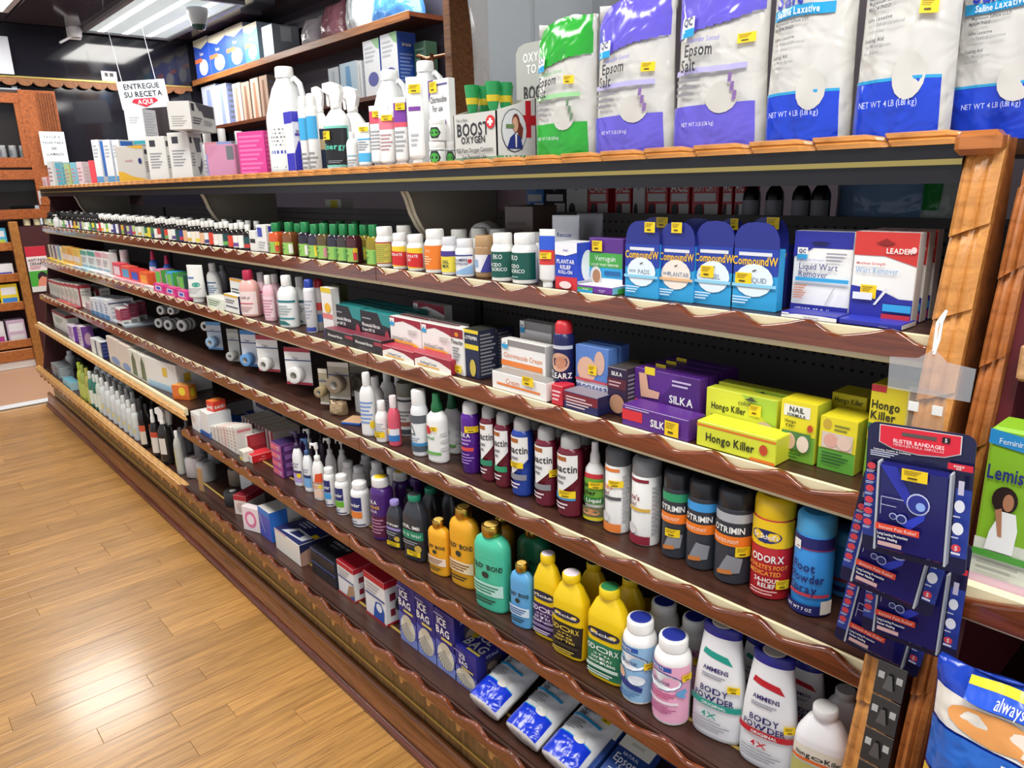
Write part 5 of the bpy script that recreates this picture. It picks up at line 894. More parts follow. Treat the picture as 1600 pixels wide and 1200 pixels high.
for i, (px, yt, dy) in enumerate(((571, 582, .05), (585, 588, .12), (604, 580, .18), (622, 586, .25))):
    BT('lotion', 'lotion_bottle', ['tall plain white bottle with blue print at the left end of the bottle run', 'tall plain white bottle behind the blue print one', 'plain white bottle in the third row of the white ones', 'plain white bottle in the rear row beside the beige cap'][i], (px, yt, 25), 3, dy, '#ecebe9', '#efeeeb', [('g', .1, .25, .9, .95, 6, '#7a9ad0'), ('e', .8, .25, .16, .12, YLW)] if i == 0 else [('g', .1, .4, .8, .8, 3, '#c0c4cc')], rz=.5, group='plain white lotion bottles')
# hanging first aid tapes in the middle of shelf 3
def hook(X, Y, Z): MB().tube([(X, .358, Z), (X, Y+.006, Z), (X, Y+.004, Z+.006)], .0018, CHROME).build('peg_hook', back)
def roll(b, cx, y0, y1, cz, R, M, M2, ri=.45, n=18):      # roll with its axis along y, hole in the middle
    vs = []; 
    for y, r in ((y0, R*ri), (y0, R*.92), (y0+.001, R), (y1-.001, R), (y1, R*.92), (y1, R*ri)):
        for k in range(n): a = 2*math.pi*k/n; vs.append((cx+r*math.cos(a), y, cz+r*math.sin(a)))
    fs = [(j*n+k, j*n+(k+1) % n, ((j+1) % 6)*n+(k+1) % n, ((j+1) % 6)*n+k) for j in range(6) for k in range(n)]
    b.add(vs, fs[:5*n], M, True); b.add(vs, fs[5*n:], M2, True)
def tapepack(name, lab, px, dy, wpx, hpx, c, band, rollc, rz, R, group=None, low=.3):
    Y = FR[3]+dy; q = at(px[0], px[1], Y=Y); k = depth(q)/F; w, h = wpx*k, hpx*k; r = tag(empty(name, (q.x, Y, q.z), rz), lab, 'tape', group)
    b = MB(); pts = [(-w/2, -h), (w/2, -h), (w/2, 0), (w*.12, 0), (w*.1, -.006), (-w*.1, -.006), (-w*.12, 0), (-w/2, 0)]
    b.prism(pts, 'y', 0, .0012, mat(c)); b.build('backing_card', r)
    f = MB(); do_print(f, [('r', 0, .88, 1, 1, band), ('t', 'Tape', .4, .72, .06, '#8a8a90', .5), ('r', 0, .64, 1, .67, '#3a4a7a'), ('r', 0, 0, 1, .07, band)], lambda u, v, e: (-w/2+u*w, -e, -h+v*h), w, h); f.build('front_print', r)
    b = MB(); roll(b, 0, -.035, -.001, -h*(1-low), R, asmat(rollc), mat('#c9c6be')); b.build('tape_roll', r)
    q0 = r.location; hook(q0.x, Y, q0.z-.004); return r
tapepack('tape_pack', 'white and red card with a big white tape roll, right one of the tape cards', (463, 543), .10, 48, 60, '#eceae8', '#a8283a', '#e9e7e4', .5, .030)
tapepack('tape_pack', 'white and red card with a white tape roll, middle one of the tape cards', (415, 524), .10, 40, 58, '#e9e7e4', '#a8283a', '#dedcd8', .5, .026, low=.24)
tapepack('tape_pack', 'white card with blue tape roll, left one of the tape cards', (386, 516), .12, 30, 58, '#e6e8ec', '#3a7ac0', '#6aa0d8', .5, .026, low=.22)
r = tapepack('gauze_pack', 'tall pale grey gauze strip pack hanging left of the blue tape', (362, 514), .13, 22, 52, '#bdbfb8', '#9a9c94', '#b4b5ae', .5, .020, low=.2)
tapepack('bandage_pack', 'small grey and blue bandage pack hanging at the left of the tape cards', (332, 503), .12, 28, 44, '#b8c0c8', '#4a8ac0', '#8fb0d0', .5, .024, low=.3)
tapepack('bandage_pack', 'brown elastic bandage pack with yellow sticker hanging in clear wrap', (527, 566), .12, 38, 60, '#b0a490', '#d9d2c4', '#8a7a66', .5, .030, low=.45)
tapepack('bandage_pack', 'narrow brown bandage pack hanging left of the stickered brown pack', (503, 576), .09, 16, 58, '#a89c80', '#e0d8c8', '#9a8660', .5, .018, low=.4)
tapepack('bandage_pack', 'brown elastic bandage pack hanging behind the stickered brown pack', (560, 566), .21, 34, 56, '#9a8f7e', '#c9c2b4', '#7a6c5a', .5, .028, low=.45)
b_ = 0
for i, (px, py, R, n, lab) in enumerate([(250, 485, .024, 3, 'stack of short tape spools on the upper peg, left'), (266, 486, .020, 2, 'pair of tape spools on the upper peg, right'), (247, 505, .026, 3, 'stack of white tape spools on the lower peg, leftmost'), (262, 508, .028, 3, 'stack of white tape spools on the lower peg, second'), (283, 509, .030, 3, 'stack of large white tape spools on the lower peg, third'), (319, 510, .022, 1, 'single tape spool hanging left of the small blue pack')]):
    Y = FR[3]+.14; q = at(px, py, Y=Y); t = tag(empty('tape_spools', (q.x, Y, q.z), .5), lab, 'tape', 'tape spools hanging on pegs')
    for j in range(n):
        b = MB(); roll(b, 0, j*.026, j*.026+.023, 0, R, mat('#e0ded8'), mat('#a09a90')); b.build('spool', t)
    MB().tube([(0, -.006, 0), (0, .30, 0)], .0016, CHROME).build('hanger', t)
BAG('clear_pouch_pack', 'brown bandage roll in a clear pouch lying on the shelf by the white bottles', None, 3, 0, .045, '#8a7254', [('r', .1, .1, .9, .9, '#9c8462')], xyz=(XP(528, 3, .09), FR[3]+.09, SURF[3], .07, .045), rz=.4, seed=31)
BX('bandage_pack_flat', 'flat blue and tan bandage packet lying beside the white bottles', None, 3, 0, .07, '#2a62b8', [], W=.07, H=.008, at_=(XP(550, 3, .075), FR[3]+.085), rz=.5, top='#c9a07a')
BX('paper_tag_pack', 'white folded card pack leaning behind the blue packet', (553, 610, 566), 3, .14, .02, '#dcdad6', [])
# boxes on the left part of shelf 3
wb = lambda i: [('r', 0, .84, 1, 1, '#b83a44'), ('g', .1, .3, .9, .7, 5, '#a9b4a4')]
rowbox('gauze_box', lambda i, n: 'white gauze box with red top, %s in the run at the left end' % ordn(i+1), 3, .06, [77, 80, 83, 86, 90, 96, 103, 110, 117, 125], (437, 445), ['#e4e2d8', '#dfe2d4', '#e6e2da'], .075, 'white gauze boxes with red tops', wb, sidef=lambda i: ('#e6e4da', [('r', 0, .85, 1, 1, '#b83a44'), ('r', .0, 0, .14, 1, '#8a2a34'), ('g', .2, .5, .9, .75, 2, '#a0a09a')]))
rowbox('gauze_box', lambda i, n: 'white and dark red slanted box right of the gauze run, %s in line' % ordn(i+1), 3, .16, [127, 135, 143, 151], (446, 450), ['#e4e0da'], .09, 'white and dark red boxes', wb, sidef=lambda i: ('#dcd8d0', [('r', .0, 0, .25, 1, '#7a2430'), ('g', .4, .2, .9, .9, 3, '#a8a49c')]))
rowbox('gauze_box', lambda i, n: 'low red and white packet behind the lip, %s from the left end' % ordn(i+1), 3, .02, [84, 95, 106, 117], (467, 475), ['#b8323c', '#c9483a', '#a82a38'], .03, 'low red packets')
rowbox('gauze_box', lambda i, n: 'pale pink and white leaning box, %s left of the blue striped boxes' % ordn(i+1), 3, .07, [124, 132, 140], (476, 471), ['#ecd4c8', '#e8c8c8'], .06, 'pale pink boxes', sidef=lambda i: ('#ead8d4', [('g', .1, .2, .9, .8, 3, '#d98a94')]))
rowbox('gauze_box', lambda i, n: 'white box with blue edge stripes beside the maroon boxes, %s in line' % ordn(i+1), 3, .05, [141, 148, 155, 163, 171], (465, 468), ['#e6e6e4', '#dfe4ec', '#d4dcea', '#e4e6ea'], .14, 'white and blue edge striped boxes', lambda i: [('r', 0, 0, 1, .25, '#4a86b8'), ('g', .2, .3, .8, .8, 4, '#8a94b0')], sidef=lambda i: ('#e6e4e6', [('r', 0, .86, 1, 1, '#e4e4e8'), ('r', 0, .8, 1, .86, '#34406a'), ('g', .1, .1, .9, .7, 3, '#c0b8c0')]))
mr = lambda i: [('r', 0, .3, 1, .9, '#a83a52'), ('g', .1, .4, .9, .8, 3, '#c96a7a')]
for i, (px, dy, lab) in enumerate([((179, 480, 187), .05, 'maroon and white carton, front one of the maroon trio'), ((193, 473, 200), .105, 'maroon and white carton, middle one of the maroon trio'), ((205, 470, 212), .16, 'maroon and white carton, rightmost of the maroon trio')]):
    BX('nasal_strip_carton', lab, px, 3, dy, .05, '#e0d6d4', mr(i), side=('#e6e0dc', [('r', 0, .34, 1, 1, '#9a3a52'), ('g', .1, .5, .9, .9, 3, '#b86a80'), ('r', .2, .06, .7, .24, '#9a9a96')]), group='maroon and white cartons')
BX('flat_folder', 'flat pale blue folder lying on the shelf by the maroon trio', None, 3, 0, .20, '#a8b4bc', [], W=.30, H=.012, at_=(XP(215, 3, .16), FR[3]+.15), top='#b4bec6')
# ------------------------------------------------------------------ shelf 4: powders and lotions, right to left
GB = lambda c, d, t: [('p', [(.5+.34*math.cos(a), .70+.26*math.sin(a)) for a in [math.pi*k/10 for k in range(11)]]+[(.5+.24*math.cos(a), .70+.14*math.sin(a)) for a in [math.pi*k/10 for k in range(10, -1, -1)]], c)]+[('t', 'GOLD BOND', .5, .80, .10, '#22302c', .8), ('e', .5, .64, .05, .06, '#22302c'), ('r', .1, .24, .9, .48, t), ('g', .18, .27, .8, .45, 3, d), ('g', .2, .06, .8, .18, 2, '#22302c')]
def odx(lab, txt, sub):
    return [('p', [(.1, .0), (.9, .0), (.98, .66), (.02, .66)], lab), ('e', .5, .84, .34, .095, '#1f2440'), ('t', "Dr.Scholl's", .5, .84, .055, WHT, .52), ('t', 'ODORX', .5, .56, .10, txt, .66), ('t', 'ULTRA', .5, .455, .035, txt, .4), ('t', sub[0], .5, .385, .05, txt, .56), ('t', sub[1], .5, .31, .05, txt, .66), ('r', .2, .18, .8, .245, sub[2]), ('g', .25, .05, .75, .14, 2, txt)]
YB = '#f0cb16'
ysticks = [(968, 'green')]
for px, dy, lab_, sub, txt, seal, lab, st in [
    ((953, 916, 64), .074, '#2a7a56', ('SWEAT', 'ABSORBING', '#c9dcd0'), '#e6f0ea', '#2f7a4a', 'yellow powder bottle with green label, nearest one of the front trio', None),
    ((893, 894, 55), .076, '#2a2420', ('ODOR', 'FIGHTING', '#3a302a'), '#e0c24a', '#e4d8e0', 'yellow powder bottle with dark brown label, middle of the front trio', None),
    ((856, 864, 43), .085, '#3f2460', ('EXTRA', 'STRENGTH', '#8a7aa0'), '#e0d6ea', '#e8dce8', 'yellow powder bottle with violet label, left of the front trio', (.9, .5, .3, .12)),
    ((985, 902, 48), .17, None, None, None, '#2a2a2e', 'yellow powder bottle in the rear row right behind the green label one', None),
    ((928, 878, 44), .17, None, None, None, '#2f2f33', 'yellow powder bottle in the rear row behind the dark brown label one', None),
    ((1012, 930, 38), .26, None, None, None, '#3a3a3e', 'yellow powder bottle deepest in the rear behind the white discs', None)]:
    BT('odorx', 'foot_powder_bottle', lab, px, 4, dy, YB, YB, odx(lab_, txt, sub) if lab_ else [], st=st, rz=.12, group='yellow foot powder bottles', dot=(seal, .9), span=140, seg=28)
CS = lambda c, d: [('r', 0, 0, 1, 1, c), ('r', .0, .9, .62, .98, '#2f57b0'), ('t', 'PROTECTS', .32, .94, .045, WHT, .5), ('e', .4, .72, .42, .16, '#2f57a0'), ('e', .4, .72, .40, .145, '#eef2f6'), ('t', 'aldesene', .4, .72, .085, '#2a3a6a', .66, False)]+d
BT('powder', 'body_powder_bottle', 'white capped pink labelled powder bottle with blue oval name, at the front', (1053, 991, 61), 4, .074, '#f2f0ee', '#f4f3f0', CS('#f0b0cc', [('g', .15, .42, .8, .54, 3, '#c9508a'), ('r', .15, .34, .75, .39, '#f6e4ee'), ('g', .2, .16, .75, .30, 4, '#b04a8a'), ('p', [(.72, .60), (.86, .64), (.9, .56), (.84, .54), (.88, .46), (.76, .5), (.7, .54)], '#6aa8dc')]), st=(.9, .82, .2, .12), rz=.2, span=170, dot=('#26328e', 1.35), group='white disc capped powder bottles')
BT('powder', 'body_powder_bottle', 'white capped light blue labelled powder bottle with baby drawing', (1001, 964, 56), 4, .074, '#f2f0ee', '#f4f3f0', CS('#93bfe0', [('e', .25, .46, .12, .1, '#e8b89c'), ('p', [(.1, .3), (.5, .24), (.7, .2), (.72, .28), (.4, .38), (.14, .40)], '#2a3a86'), ('e', .60, .42, .16, .09, '#e6eef6'), ('g', .1, .06, .7, .18, 3, '#4a7ab0')]), st=(.86, .68, .26, .12), rz=.2, span=170, dot=('#26328e', 1.35), group='white disc capped powder bottles')
BT('powder', 'body_powder_bottle', 'white capped powder bottle in the rear row behind the light blue one', (1038, 939, 52), 4, .17, '#efedeb', '#f2f1ee', [('r', 0, 0, 1, .9, '#93bfe0')], rz=.2, dot=('#26328e', 1.35), group='white disc capped powder bottles')
BT('powder', 'body_powder_bottle', 'white capped powder bottle in the rear row behind the pink one', (1086, 963, 50), 4, .17, '#efedeb', '#f2f1ee', [('r', 0, 0, 1, .9, '#d99cc0'), ('g', .2, .6, .8, .9, 2, '#a04a80')], rz=.2, dot=('#26328e', 1.35), st=(.8, .7, .3, .14), group='white disc capped powder bottles')
AM = lambda c, n: [('p', [(.26, .92), (.66, .88), (.76, .80), (.22, .86)], c), ('t', 'AMMENS', .48, .72, .045, '#3a2a6a', .56), ('g', .28, .62, .7, .67, 2, '#9a9aa8'), ('t', 'BODY', .48, .50, .062, '#2a2468', .62), ('t', 'POWDER', .48, .42, .062, '#2a2468', .84), ('r', .04, .325, .94, .385, c), ('t', n, .5, .355, .03, '#e6f0ee', .7), ('t', '4X', .45, .24, .06, c, .3), ('g', .2, .06, .75, .19, 4, '#a8a8b0')]
for px, dy, c, n, lab, st in [((1131, 973, 84), .097, '#1f9a8a', 'ORIGINAL', 'white tapered body powder bottle with teal stripe', (.78, .58, .24, .07)), ((1211, 1017, 89), .097, '#c0202e', 'ORIGINAL', 'white tapered body powder bottle with red stripe', (.86, .48, .24, .08)), ((1192, 994, 68), .20, '#1f9a8a', 'COOL', 'white tapered powder bottle in shade behind the teal striped one', (.8, .6, .24, .08)), ((1262, 1030, 70), .20, '#c0202e', 'COOL', 'white tapered powder bottle in shade behind the red striped one', (.95, .35, .24, .08))]:
    BT('taper', 'body_powder_bottle', lab, px, 4, dy, '#eeeef0', '#2a2a8e', AM(c, n), st=st, rz=.18, span=150, dot=('#dcd4cc', .9), group='white tapered powder bottles', seg=28)
HP = [('r', 0, 0, 1, 1, '#e6dfce'), ('t', 'HongoKiller', .5, .86, .085, '#33332c', .86), ('r', 0, .74, 1, .79, '#e0662a'), ('r', 0, 0, 1, .7, '#b8b46a'), ('e', .5, .3, .3, .2, '#d9c8a8')]
BT('odorx', 'foot_powder_bottle', 'shrink wrapped white powder bottle with tan and green label by the corner post', (1291, 1103, 82), 4, .085, '#eceaec', '#dcdad8', HP, rz=.2, sy=.62, group='shrink wrapped white powder bottles')
BT('odorx', 'foot_powder_bottle', 'shrink wrapped white powder bottle behind its twin at the corner post', (1322, 1077, 66), 4, .18, '#e4e2e4', '#d4d2d0', [], rz=.2, sy=.62, group='shrink wrapped white powder bottles')
gl = [((768, 818, 56), .075, '#4cc4a0', '#1f8a6a', '#bfe6da', 'mint green powder bottle with gold cap and curved lettering'), ((724, 791, 46), .092, '#f0ac26', '#8a5a10', '#f2dcb8', 'large golden yellow powder bottle with gold cap'), ((685, 811, 34), .078, '#f0ac26', '#8a5a10', '#f2dcc8', 'small golden yellow powder bottle with gold cap'), ((815, 879, 36), .072, '#5fa8dc', '#2a5a9a', '#d4e6f4', 'small light blue powder bottle with gold cap'), ((834, 823, 52), .19, '#1f7a52', '#0f4a30', '#8fc0a8', 'dark green powder bottle in the rear row behind the mint one'), ((784, 806, 38), .19, '#c98f22', '#8a5a10', '#d9c090', 'golden powder bottle in the rear row beside the dark green one')]
for px, dy, c, d, t, lab in gl:
    BT('oval', 'body_powder_bottle', lab, px, 4, dy, c, mat('#c9a24a', .3, 'metal'), GB(c, d, t), rz=.15, sy=.56, dot=('#d9b45a', .8), group='gold capped powder bottles', seg=26, span=150, zone=(.06, .66))
BT('odorx', 'foot_powder_bottle', 'dark grey powder bottle with green cap and green label band', (647, 771, 37), 4, .08, mat('#34373e', .3), '#1f8a6a', [('t', 'LOTRIMIN', .46, .84, .09, WHT, .8), ('r', 0, .52, .96, .74, '#1f8a66'), ('t', 'DAILY SWEAT', .46, .63, .07, '#dcefe6', .8), ('g', .1, .36, .8, .48, 2, '#9a9ca2'), ('e', .7, .30, .14, .1, '#c9a94a')], st=(.62, .16, .34, .14), rz=.2, sy=.6, dot=('#2a2e30', 1.0), group='dark grey powder bottles')
BT('odorx', 'foot_powder_bottle', 'dark grey powder bottle with lavender cap', (616, 781, 26), 4, .075, mat('#34373e', .3), '#9a8acc', [('t', 'LOTRIMIN', .5, .82, .08, WHT, .84), ('r', 0, .62, .96, .72, '#9a8acc'), ('g', .1, .4, .8, .58, 2, '#9a9ca2'), ('e', .7, .34, .16, .1, '#c9a94a')], st=(.6, .14, .5, .16), rz=.2, sy=.6, group='dark grey powder bottles')
for i, (px, yt, w) in enumerate(((672, 761, 32), (702, 764, 32), (640, 762, 22))):
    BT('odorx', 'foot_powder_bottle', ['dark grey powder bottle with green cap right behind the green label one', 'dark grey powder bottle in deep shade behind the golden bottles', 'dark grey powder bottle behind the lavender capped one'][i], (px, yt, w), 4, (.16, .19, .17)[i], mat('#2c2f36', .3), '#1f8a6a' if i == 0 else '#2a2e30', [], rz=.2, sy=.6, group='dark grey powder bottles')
for i, (px, yt, w, dy) in enumerate(((594, 744, 37, .085), (625, 736, 30, .165), (652, 734, 28, .27))):
    BT('powder', 'foot_powder_bottle', ['deep purple powder bottle with white cap and yellow seal, front one', 'deep purple powder bottle behind the front one', 'deep purple powder bottle in the third row, in shade'][i], (px, yt, w), 4, dy, mat('#4a2472', .3), '#e9e7e4', [('r', 0, .02, 1, .52, '#5a1c3c'), ('t', 'SILKA', .4, .86, .09, WHT, .5), ('t', 'DEFENSE', .45, .74, .07, '#d9a84a', .7), ('t', 'ODOR', .45, .64, .06, '#d9c8e0', .5), ('g', .3, .1, .85, .48, 5, '#b07a9a')] if i == 0 else [], rz=.25, span=165, dot=(YLW, 1.2), group='deep purple powder bottles')
wl = [((561, 752, 31), .08, '#e8823a', 'orange'), ((533, 741, 24), .08, '#6ab02e', 'lime green'), ((513, 730, 19), .08, '#3a9ad8', 'sky blue')]
for px, dy, c, nm in wl:
    BT('powder', 'foot_powder_bottle', 'white foot powder bottle with navy label and %s block' % nm, px, 4, dy, '#f1f0ee', '#f3f2f0', [('r', .06, .5, .8, .96, '#1f2a6e'), ('t', 'powder', .42, .70, .12, WHT, .66), ('r', .06, .26, .8, .48, c), ('r', .06, .02, .9, .06, '#2a2a5a'), ('g', .1, .1, .8, .2, 1, '#9a9aa4')], rz=.3, group='white foot powder bottles')
for i, (px, yt) in enumerate(((572, 711), (588, 721), (560, 728), (612, 730), (543, 720))):
    BT('powder', 'foot_powder_bottle', 'plain white powder bottle in the rear rows, %s' % ['farthest back', 'second from the right at the back', 'just behind the orange block one', 'behind the purple bottles', 'behind the lime block one'][i], (px, yt, 22), 4, (.26, .19, .16, .22, .155)[i], '#ecebe8', '#efeeeb', [], rz=.3, group='white foot powder bottles', seg=16)
pl = [((493, 692, 19), .078, '#f1efec', '#efeeeb', [('p', [(.4, .62), (1, .62), (1, 1), (.5, .95)], '#e0542a'), ('r', .0, .56, 1, .6, '#b0682a'), ('r', .4, .02, .9, .32, '#f0c8b0'), ('g', .1, .36, .9, .52, 2, '#d98a5a'), ('e', .8, .46, .16, .08, YLW)], 'white pump bottle with orange corner print'),
    ((477, 685, 16), .085, '#eef0f2', '#3a5a8a', [('r', .1, .1, .9, .5, '#7ab0e0'), ('r', .1, .5, .9, .62, '#2a3a6a'), ('g', .1, .7, .9, .9, 2, '#9aa0a8')], 'white pump bottle with blue collar and blue label'),
    ((461, 674, 17), .085, '#efeef0', '#3a2a4a', [('r', .1, .05, .9, .5, '#b49ad0'), ('r', .1, .45, .9, .55, '#3a2a5a'), ('e', .7, .35, .18, .1, YLW), ('g', .1, .65, .9, .9, 2, '#a0a0a8')], 'white pump bottle with dark collar and lilac label'),
    ((513, 684, 17), .15, '#e9e8e4', '#e6e5e1', [('p', [(.4, .5), (.9, .5), (.6, .8)], '#c9482a')], 'white pump bottle in the rear row, right of the orange print one'),
    ((532, 685, 17), .18, '#e4e3df', '#e0dfdb', [('p', [(.4, .5), (.9, .5), (.6, .8)], '#c9482a')], 'white pump bottle in the rear row, rightmost of the pumps'),
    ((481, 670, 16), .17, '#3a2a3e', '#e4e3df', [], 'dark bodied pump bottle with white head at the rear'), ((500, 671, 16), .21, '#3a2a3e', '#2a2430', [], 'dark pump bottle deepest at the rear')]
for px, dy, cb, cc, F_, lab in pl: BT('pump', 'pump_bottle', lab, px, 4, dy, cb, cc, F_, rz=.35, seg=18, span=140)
# cartons on the left part of shelf 4
for i in range(4):
    z = SURF[4]+.032*i; BX('wipe_carton', 'purple and pink flat carton in the stack left of the pumps, %s' % ('lowest', 'second from below', 'third from below', 'topmost')[i], None, 4, 0, .13, '#b04a86', [('r', .0, .2, .6, .8, '#e0707e'), ('g', .62, .2, .95, .8, 2, '#e6c8dc')], side=('#4a2a66', [('r', .1, .2, .6, .8, '#8a5aa0')]), W=.085, H=.0315, zb=z, at_=(XP(437, 4, .075), FR[4]+.13), top='#3f2c5e', group='stacked purple flat cartons')
BX('glycerin_carton', 'bright red carton with pale top label at the shelf edge', (383, 707, 393), 4, .045, .085, '#e0d4cc', [('g', .1, .2, .9, .9, 4, '#c9a0a0')], side=('#d81e28', [('t', 'FEBRI', .55, .62, .13, '#f0b0b0', .6), ('g', .3, .2, .8, .4, 2, '#e88a8a')]), top='#d9303a')
BX('glycerin_carton', 'pale yellow carton standing left of the bright red one', (373, 702, 381), 4, .03, .04, '#e6e2d4', [('r', 0, .1, .6, .3, '#e8c82e'), ('g', .1, .4, .9, .9, 4, '#b0a8a0')])
rowbox('adhesive_carton', lambda i, n: 'thin upright white carton near the lip, %s in the file of thin cartons' % ordn(i+1), 4, .045, [326, 332, 338, 344, 349, 354, 359, 364, 370], (664, 668), ['#e4e0d6', '#e9e4da', '#dcd6cc', '#ecd8d0', '#e6c8c0'], .07, 'thin white cartons near the lip', lambda i: [('g', .1, .1, .9, .9, 6, '#c0a8a0')], sidef=lambda i: ('#e6e0d8', [('r', .1, .8, .9, .9, '#d98a8a')]))
BX('adhesive_carton', 'white carton with pink top edge and red end behind the thin cartons', (374, 675, 385), 4, .085, .11, '#ecdfd8', [('r', 0, .93, 1, 1, '#e0a0a4')], side=('#b8323c', [('r', .1, .3, .9, .9, '#c9444c')]), top='#efe8e2')
for i in range(6):
    BX('gauze_carton', 'dark red and white striped carton in the rear row, %s from the left' % ordn(i+1), None, 4, 0, .12, '#9a2a3a' if i % 2 else '#c9c4bc', [('r', .3, 0, .7, 1, '#d9d4cc' if i % 2 else '#7a2030')], side='#c4beb4', W=.048, H=.088, at_=(XP(392, 4, .19)+.052*i, FR[4]+.22), top='#c9bfa8', group='dark red striped cartons')
for i, (px, lab) in enumerate([((332, 657, 343), 'bright blue box with white top label, left one'), ((349, 655, 362), 'bright blue box with white top label, right one'), ((384, 655, 396), 'dark blue box in the rear, left one'), ((400, 652, 414), 'dark blue box in the rear, right one')]):
    BX('supply_box', lab, px, 4, (.14, .14, .30, .30)[i], .11, ['#3a86d8', '#2a6ad0', '#22407a', '#22407a'][i], [('r', 0, 0, 1, .5, '#e0ddd6')] if i > 1 else [], top=['#2a72d8', '#2a62c8', '#2a4a9a', '#2a4a9a'][i], group='blue boxes on the fifth level')
BX('cotton_carton', 'large white carton standing at the left end of the fifth level beside the wooden rail', (297, 642, 309), 4, .035, .10, '#ecebe6', [('g', .1, .4, .6, .8, 4, '#c9b0a0')], side=('#e4e4e4', [('r', 0, 0, 1, .2, '#4a7ab8')]), top='#d9d6d0')
BX('cotton_carton', 'second large white carton right of the wooden rail end', (311, 640, 324), 4, .04, .10, '#e9e9e6', [('r', 0, 0, 1, .18, '#2a5aa8')], side=('#dfe0e2', [('r', 0, 0, 1, .25, '#4a7ab8')]))
BX('small_red_box', 'red and orange small box lying on top of the white carton', None, 4, 0, .06, '#d9402e', [('t', 'BAND', .5, .4, .3, WHT, .8)], side=('#d9402e', [('t', 'BAND', .5, .4, .3, WHT, .8)]), top='#e8823a', W=.055, H=.045, at_=(bpy.data.objects['cotton_carton.001'].location.x+.01, FR[4]+.095), zb=SURF[4]+max(c[2] for c in bpy.data.objects['cotton_carton.001'].children[0].bound_box)+.001, rz=.2)
BX('white_tray_carton', 'long white and navy carton lying at the back of the fifth level', None, 4, 0, .14, '#cfcfd2', [('r', .1, .3, .9, .5, '#2a2f5a')], W=.36, H=.14, at_=(-2.79, FR[4]+.40), top='#dcdce0')
# left half of the fifth level, behind the pale wooden rail
L4 = [((80, 483, 101), .07, .08, '#e4e2da', [('r', 0, .85, 1, 1, '#8a2a34'), ('g', .2, .4, .8, .7, 3, '#7a9a7a')], ('#e6e4dc', [('r', .0, .84, 1, 1, '#8a2a34'), ('g', .1, .3, .9, .6, 2, '#6a8a6a')]), 'white carton with dark red top at the left end of the fifth level'),
    ((104, 506, 113), .03, .07, '#d9ccdc', [('g', .1, .1, .9, .9, 5, '#8a5aa8')], ('#6a2f9a', [('g', .1, .1, .9, .9, 6, '#8a5ac0')]), 'purple carton with pale front on the left of the fifth level'),
    ((119, 508, 125), .03, .07, '#dcd0dc', [('g', .1, .1, .9, .9, 5, '#a07ab0')], ('#7a4a9c', [('e', .5, .4, .3, .3, '#c9a0b8')]), 'purple and pink carton right of the purple one'),
    ((129, 509, 139), .11, .12, '#e2e2de', [('g', .2, .1, .8, .4, 3, '#7a9ac0')], ('#1f2448', [('t', 'wrap', .3, .86, .05, '#c9d0e0', .4), ('r', 0, 0, 1, .5, '#26306a')]), 'tall white and navy carton, largest of the navy ones'),
    ((140, 527, 149), .03, .05, '#dfe0e0', [('r', .8, 0, 1, 1, '#1f2448')], ('#dcdcdc', [('r', .5, 0, 1, 1, '#232a66')]), 'small white and navy carton in front of the tall navy one, left'),
    ((151, 532, 157), .03, .05, '#dfe0e0', [('r', .8, 0, 1, 1, '#1f2448')], ('#26306e', [('g', .1, .1, .9, .9, 4, '#4a5490')]), 'small white and navy carton in front of the tall navy one, right'),
    ((165, 524, 182), .04, .09, '#dccfc2', [('e', .6, .2, .4, .13, '#7a94c0')], ('#e0d4c8', [('e', .5, .18, .4, .15, '#8aa0c8'), ('g', .1, .6, .6, .8, 2, '#b0a090')]), 'beige carton with blue print, left one'),
    ((183, 534, 199), .04, .09, '#ddd0c2', [('e', .6, .2, .4, .13, '#7a94c0')], ('#e0d4c6', [('e', .5, .18, .4, .15, '#6a8ac0')]), 'beige carton with blue print, right one'),
    ((200, 545, 212), .04, .08, '#dfdccf', [('p', [(.2, .1), (.8, .1), (.75, .7), (.5, .95), (.25, .7)], '#5a6a4a')], ('#dcd9cc', [('p', [(.2, .2), (.8, .2), (.75, .7), (.5, .95), (.25, .7)], '#55654a')]), 'white carton with green figure print, left one'),
    ((214, 552, 226), .04, .08, '#e2dfd4', [('p', [(.2, .1), (.8, .1), (.75, .7), (.5, .95), (.25, .7)], '#5a6a4a')], ('#dcd9cc', [('r', 0, 0, 1, .1, '#9aa890')]), 'white carton with green figure print, right one')]
for px, dy, dp, c, F_, sd, lab in L4: BX('brace_carton', lab, px, '4l', dy, dp, c, F_, side=sd, group='cartons on the left half of the fifth level')
BX('mask_box', 'large white carton with grey oval opening on top by the end of the wooden rail', None, '4l', 0, .17, '#e6e3dc', [('r', 0, 0, 1, .22, '#a8c8dc'), ('r', .55, .5, .7, .8, '#e0b83a')], side=('#eae8e2', [('r', .2, .4, .4, .7, '#e0b83a')]), top='#d9d6d0', W=.34, H=.15, at_=(-3.45, FR['4l']+.145), zb=SURF['4l'], rz=.12)
t = MB(); t.lathe([(.055, 0), (.05, .0008)], mat('#7a7068'), 20, 1, .55); o = t.build('tissue_slot', bpy.data.objects['mask_box']); o.location = (0, 0, .1502)
BX('candy_pack', 'orange and yellow wrapped pack lying against the white carton', None, '4l', 0, .05, '#e0702a', [('e', .6, .6, .2, .3, YLW)], side=('#e08a3a', [('e', .5, .5, .3, .3, YLW)]), top='#e8a04a', W=.10, H=.07, at_=(-3.20, FR['4l']+.085), zb=SURF['4l'], rz=.5)
BX('red_black_box', 'small dark carton with red oval print behind the white carton', (232, 557, 240), '4l', .16, .07, '#2a1a1e', [('e', .5, .5, .35, .35, '#b8405a')], side=('#3a1a24', [('e', .5, .5, .3, .35, '#c9405a')]))
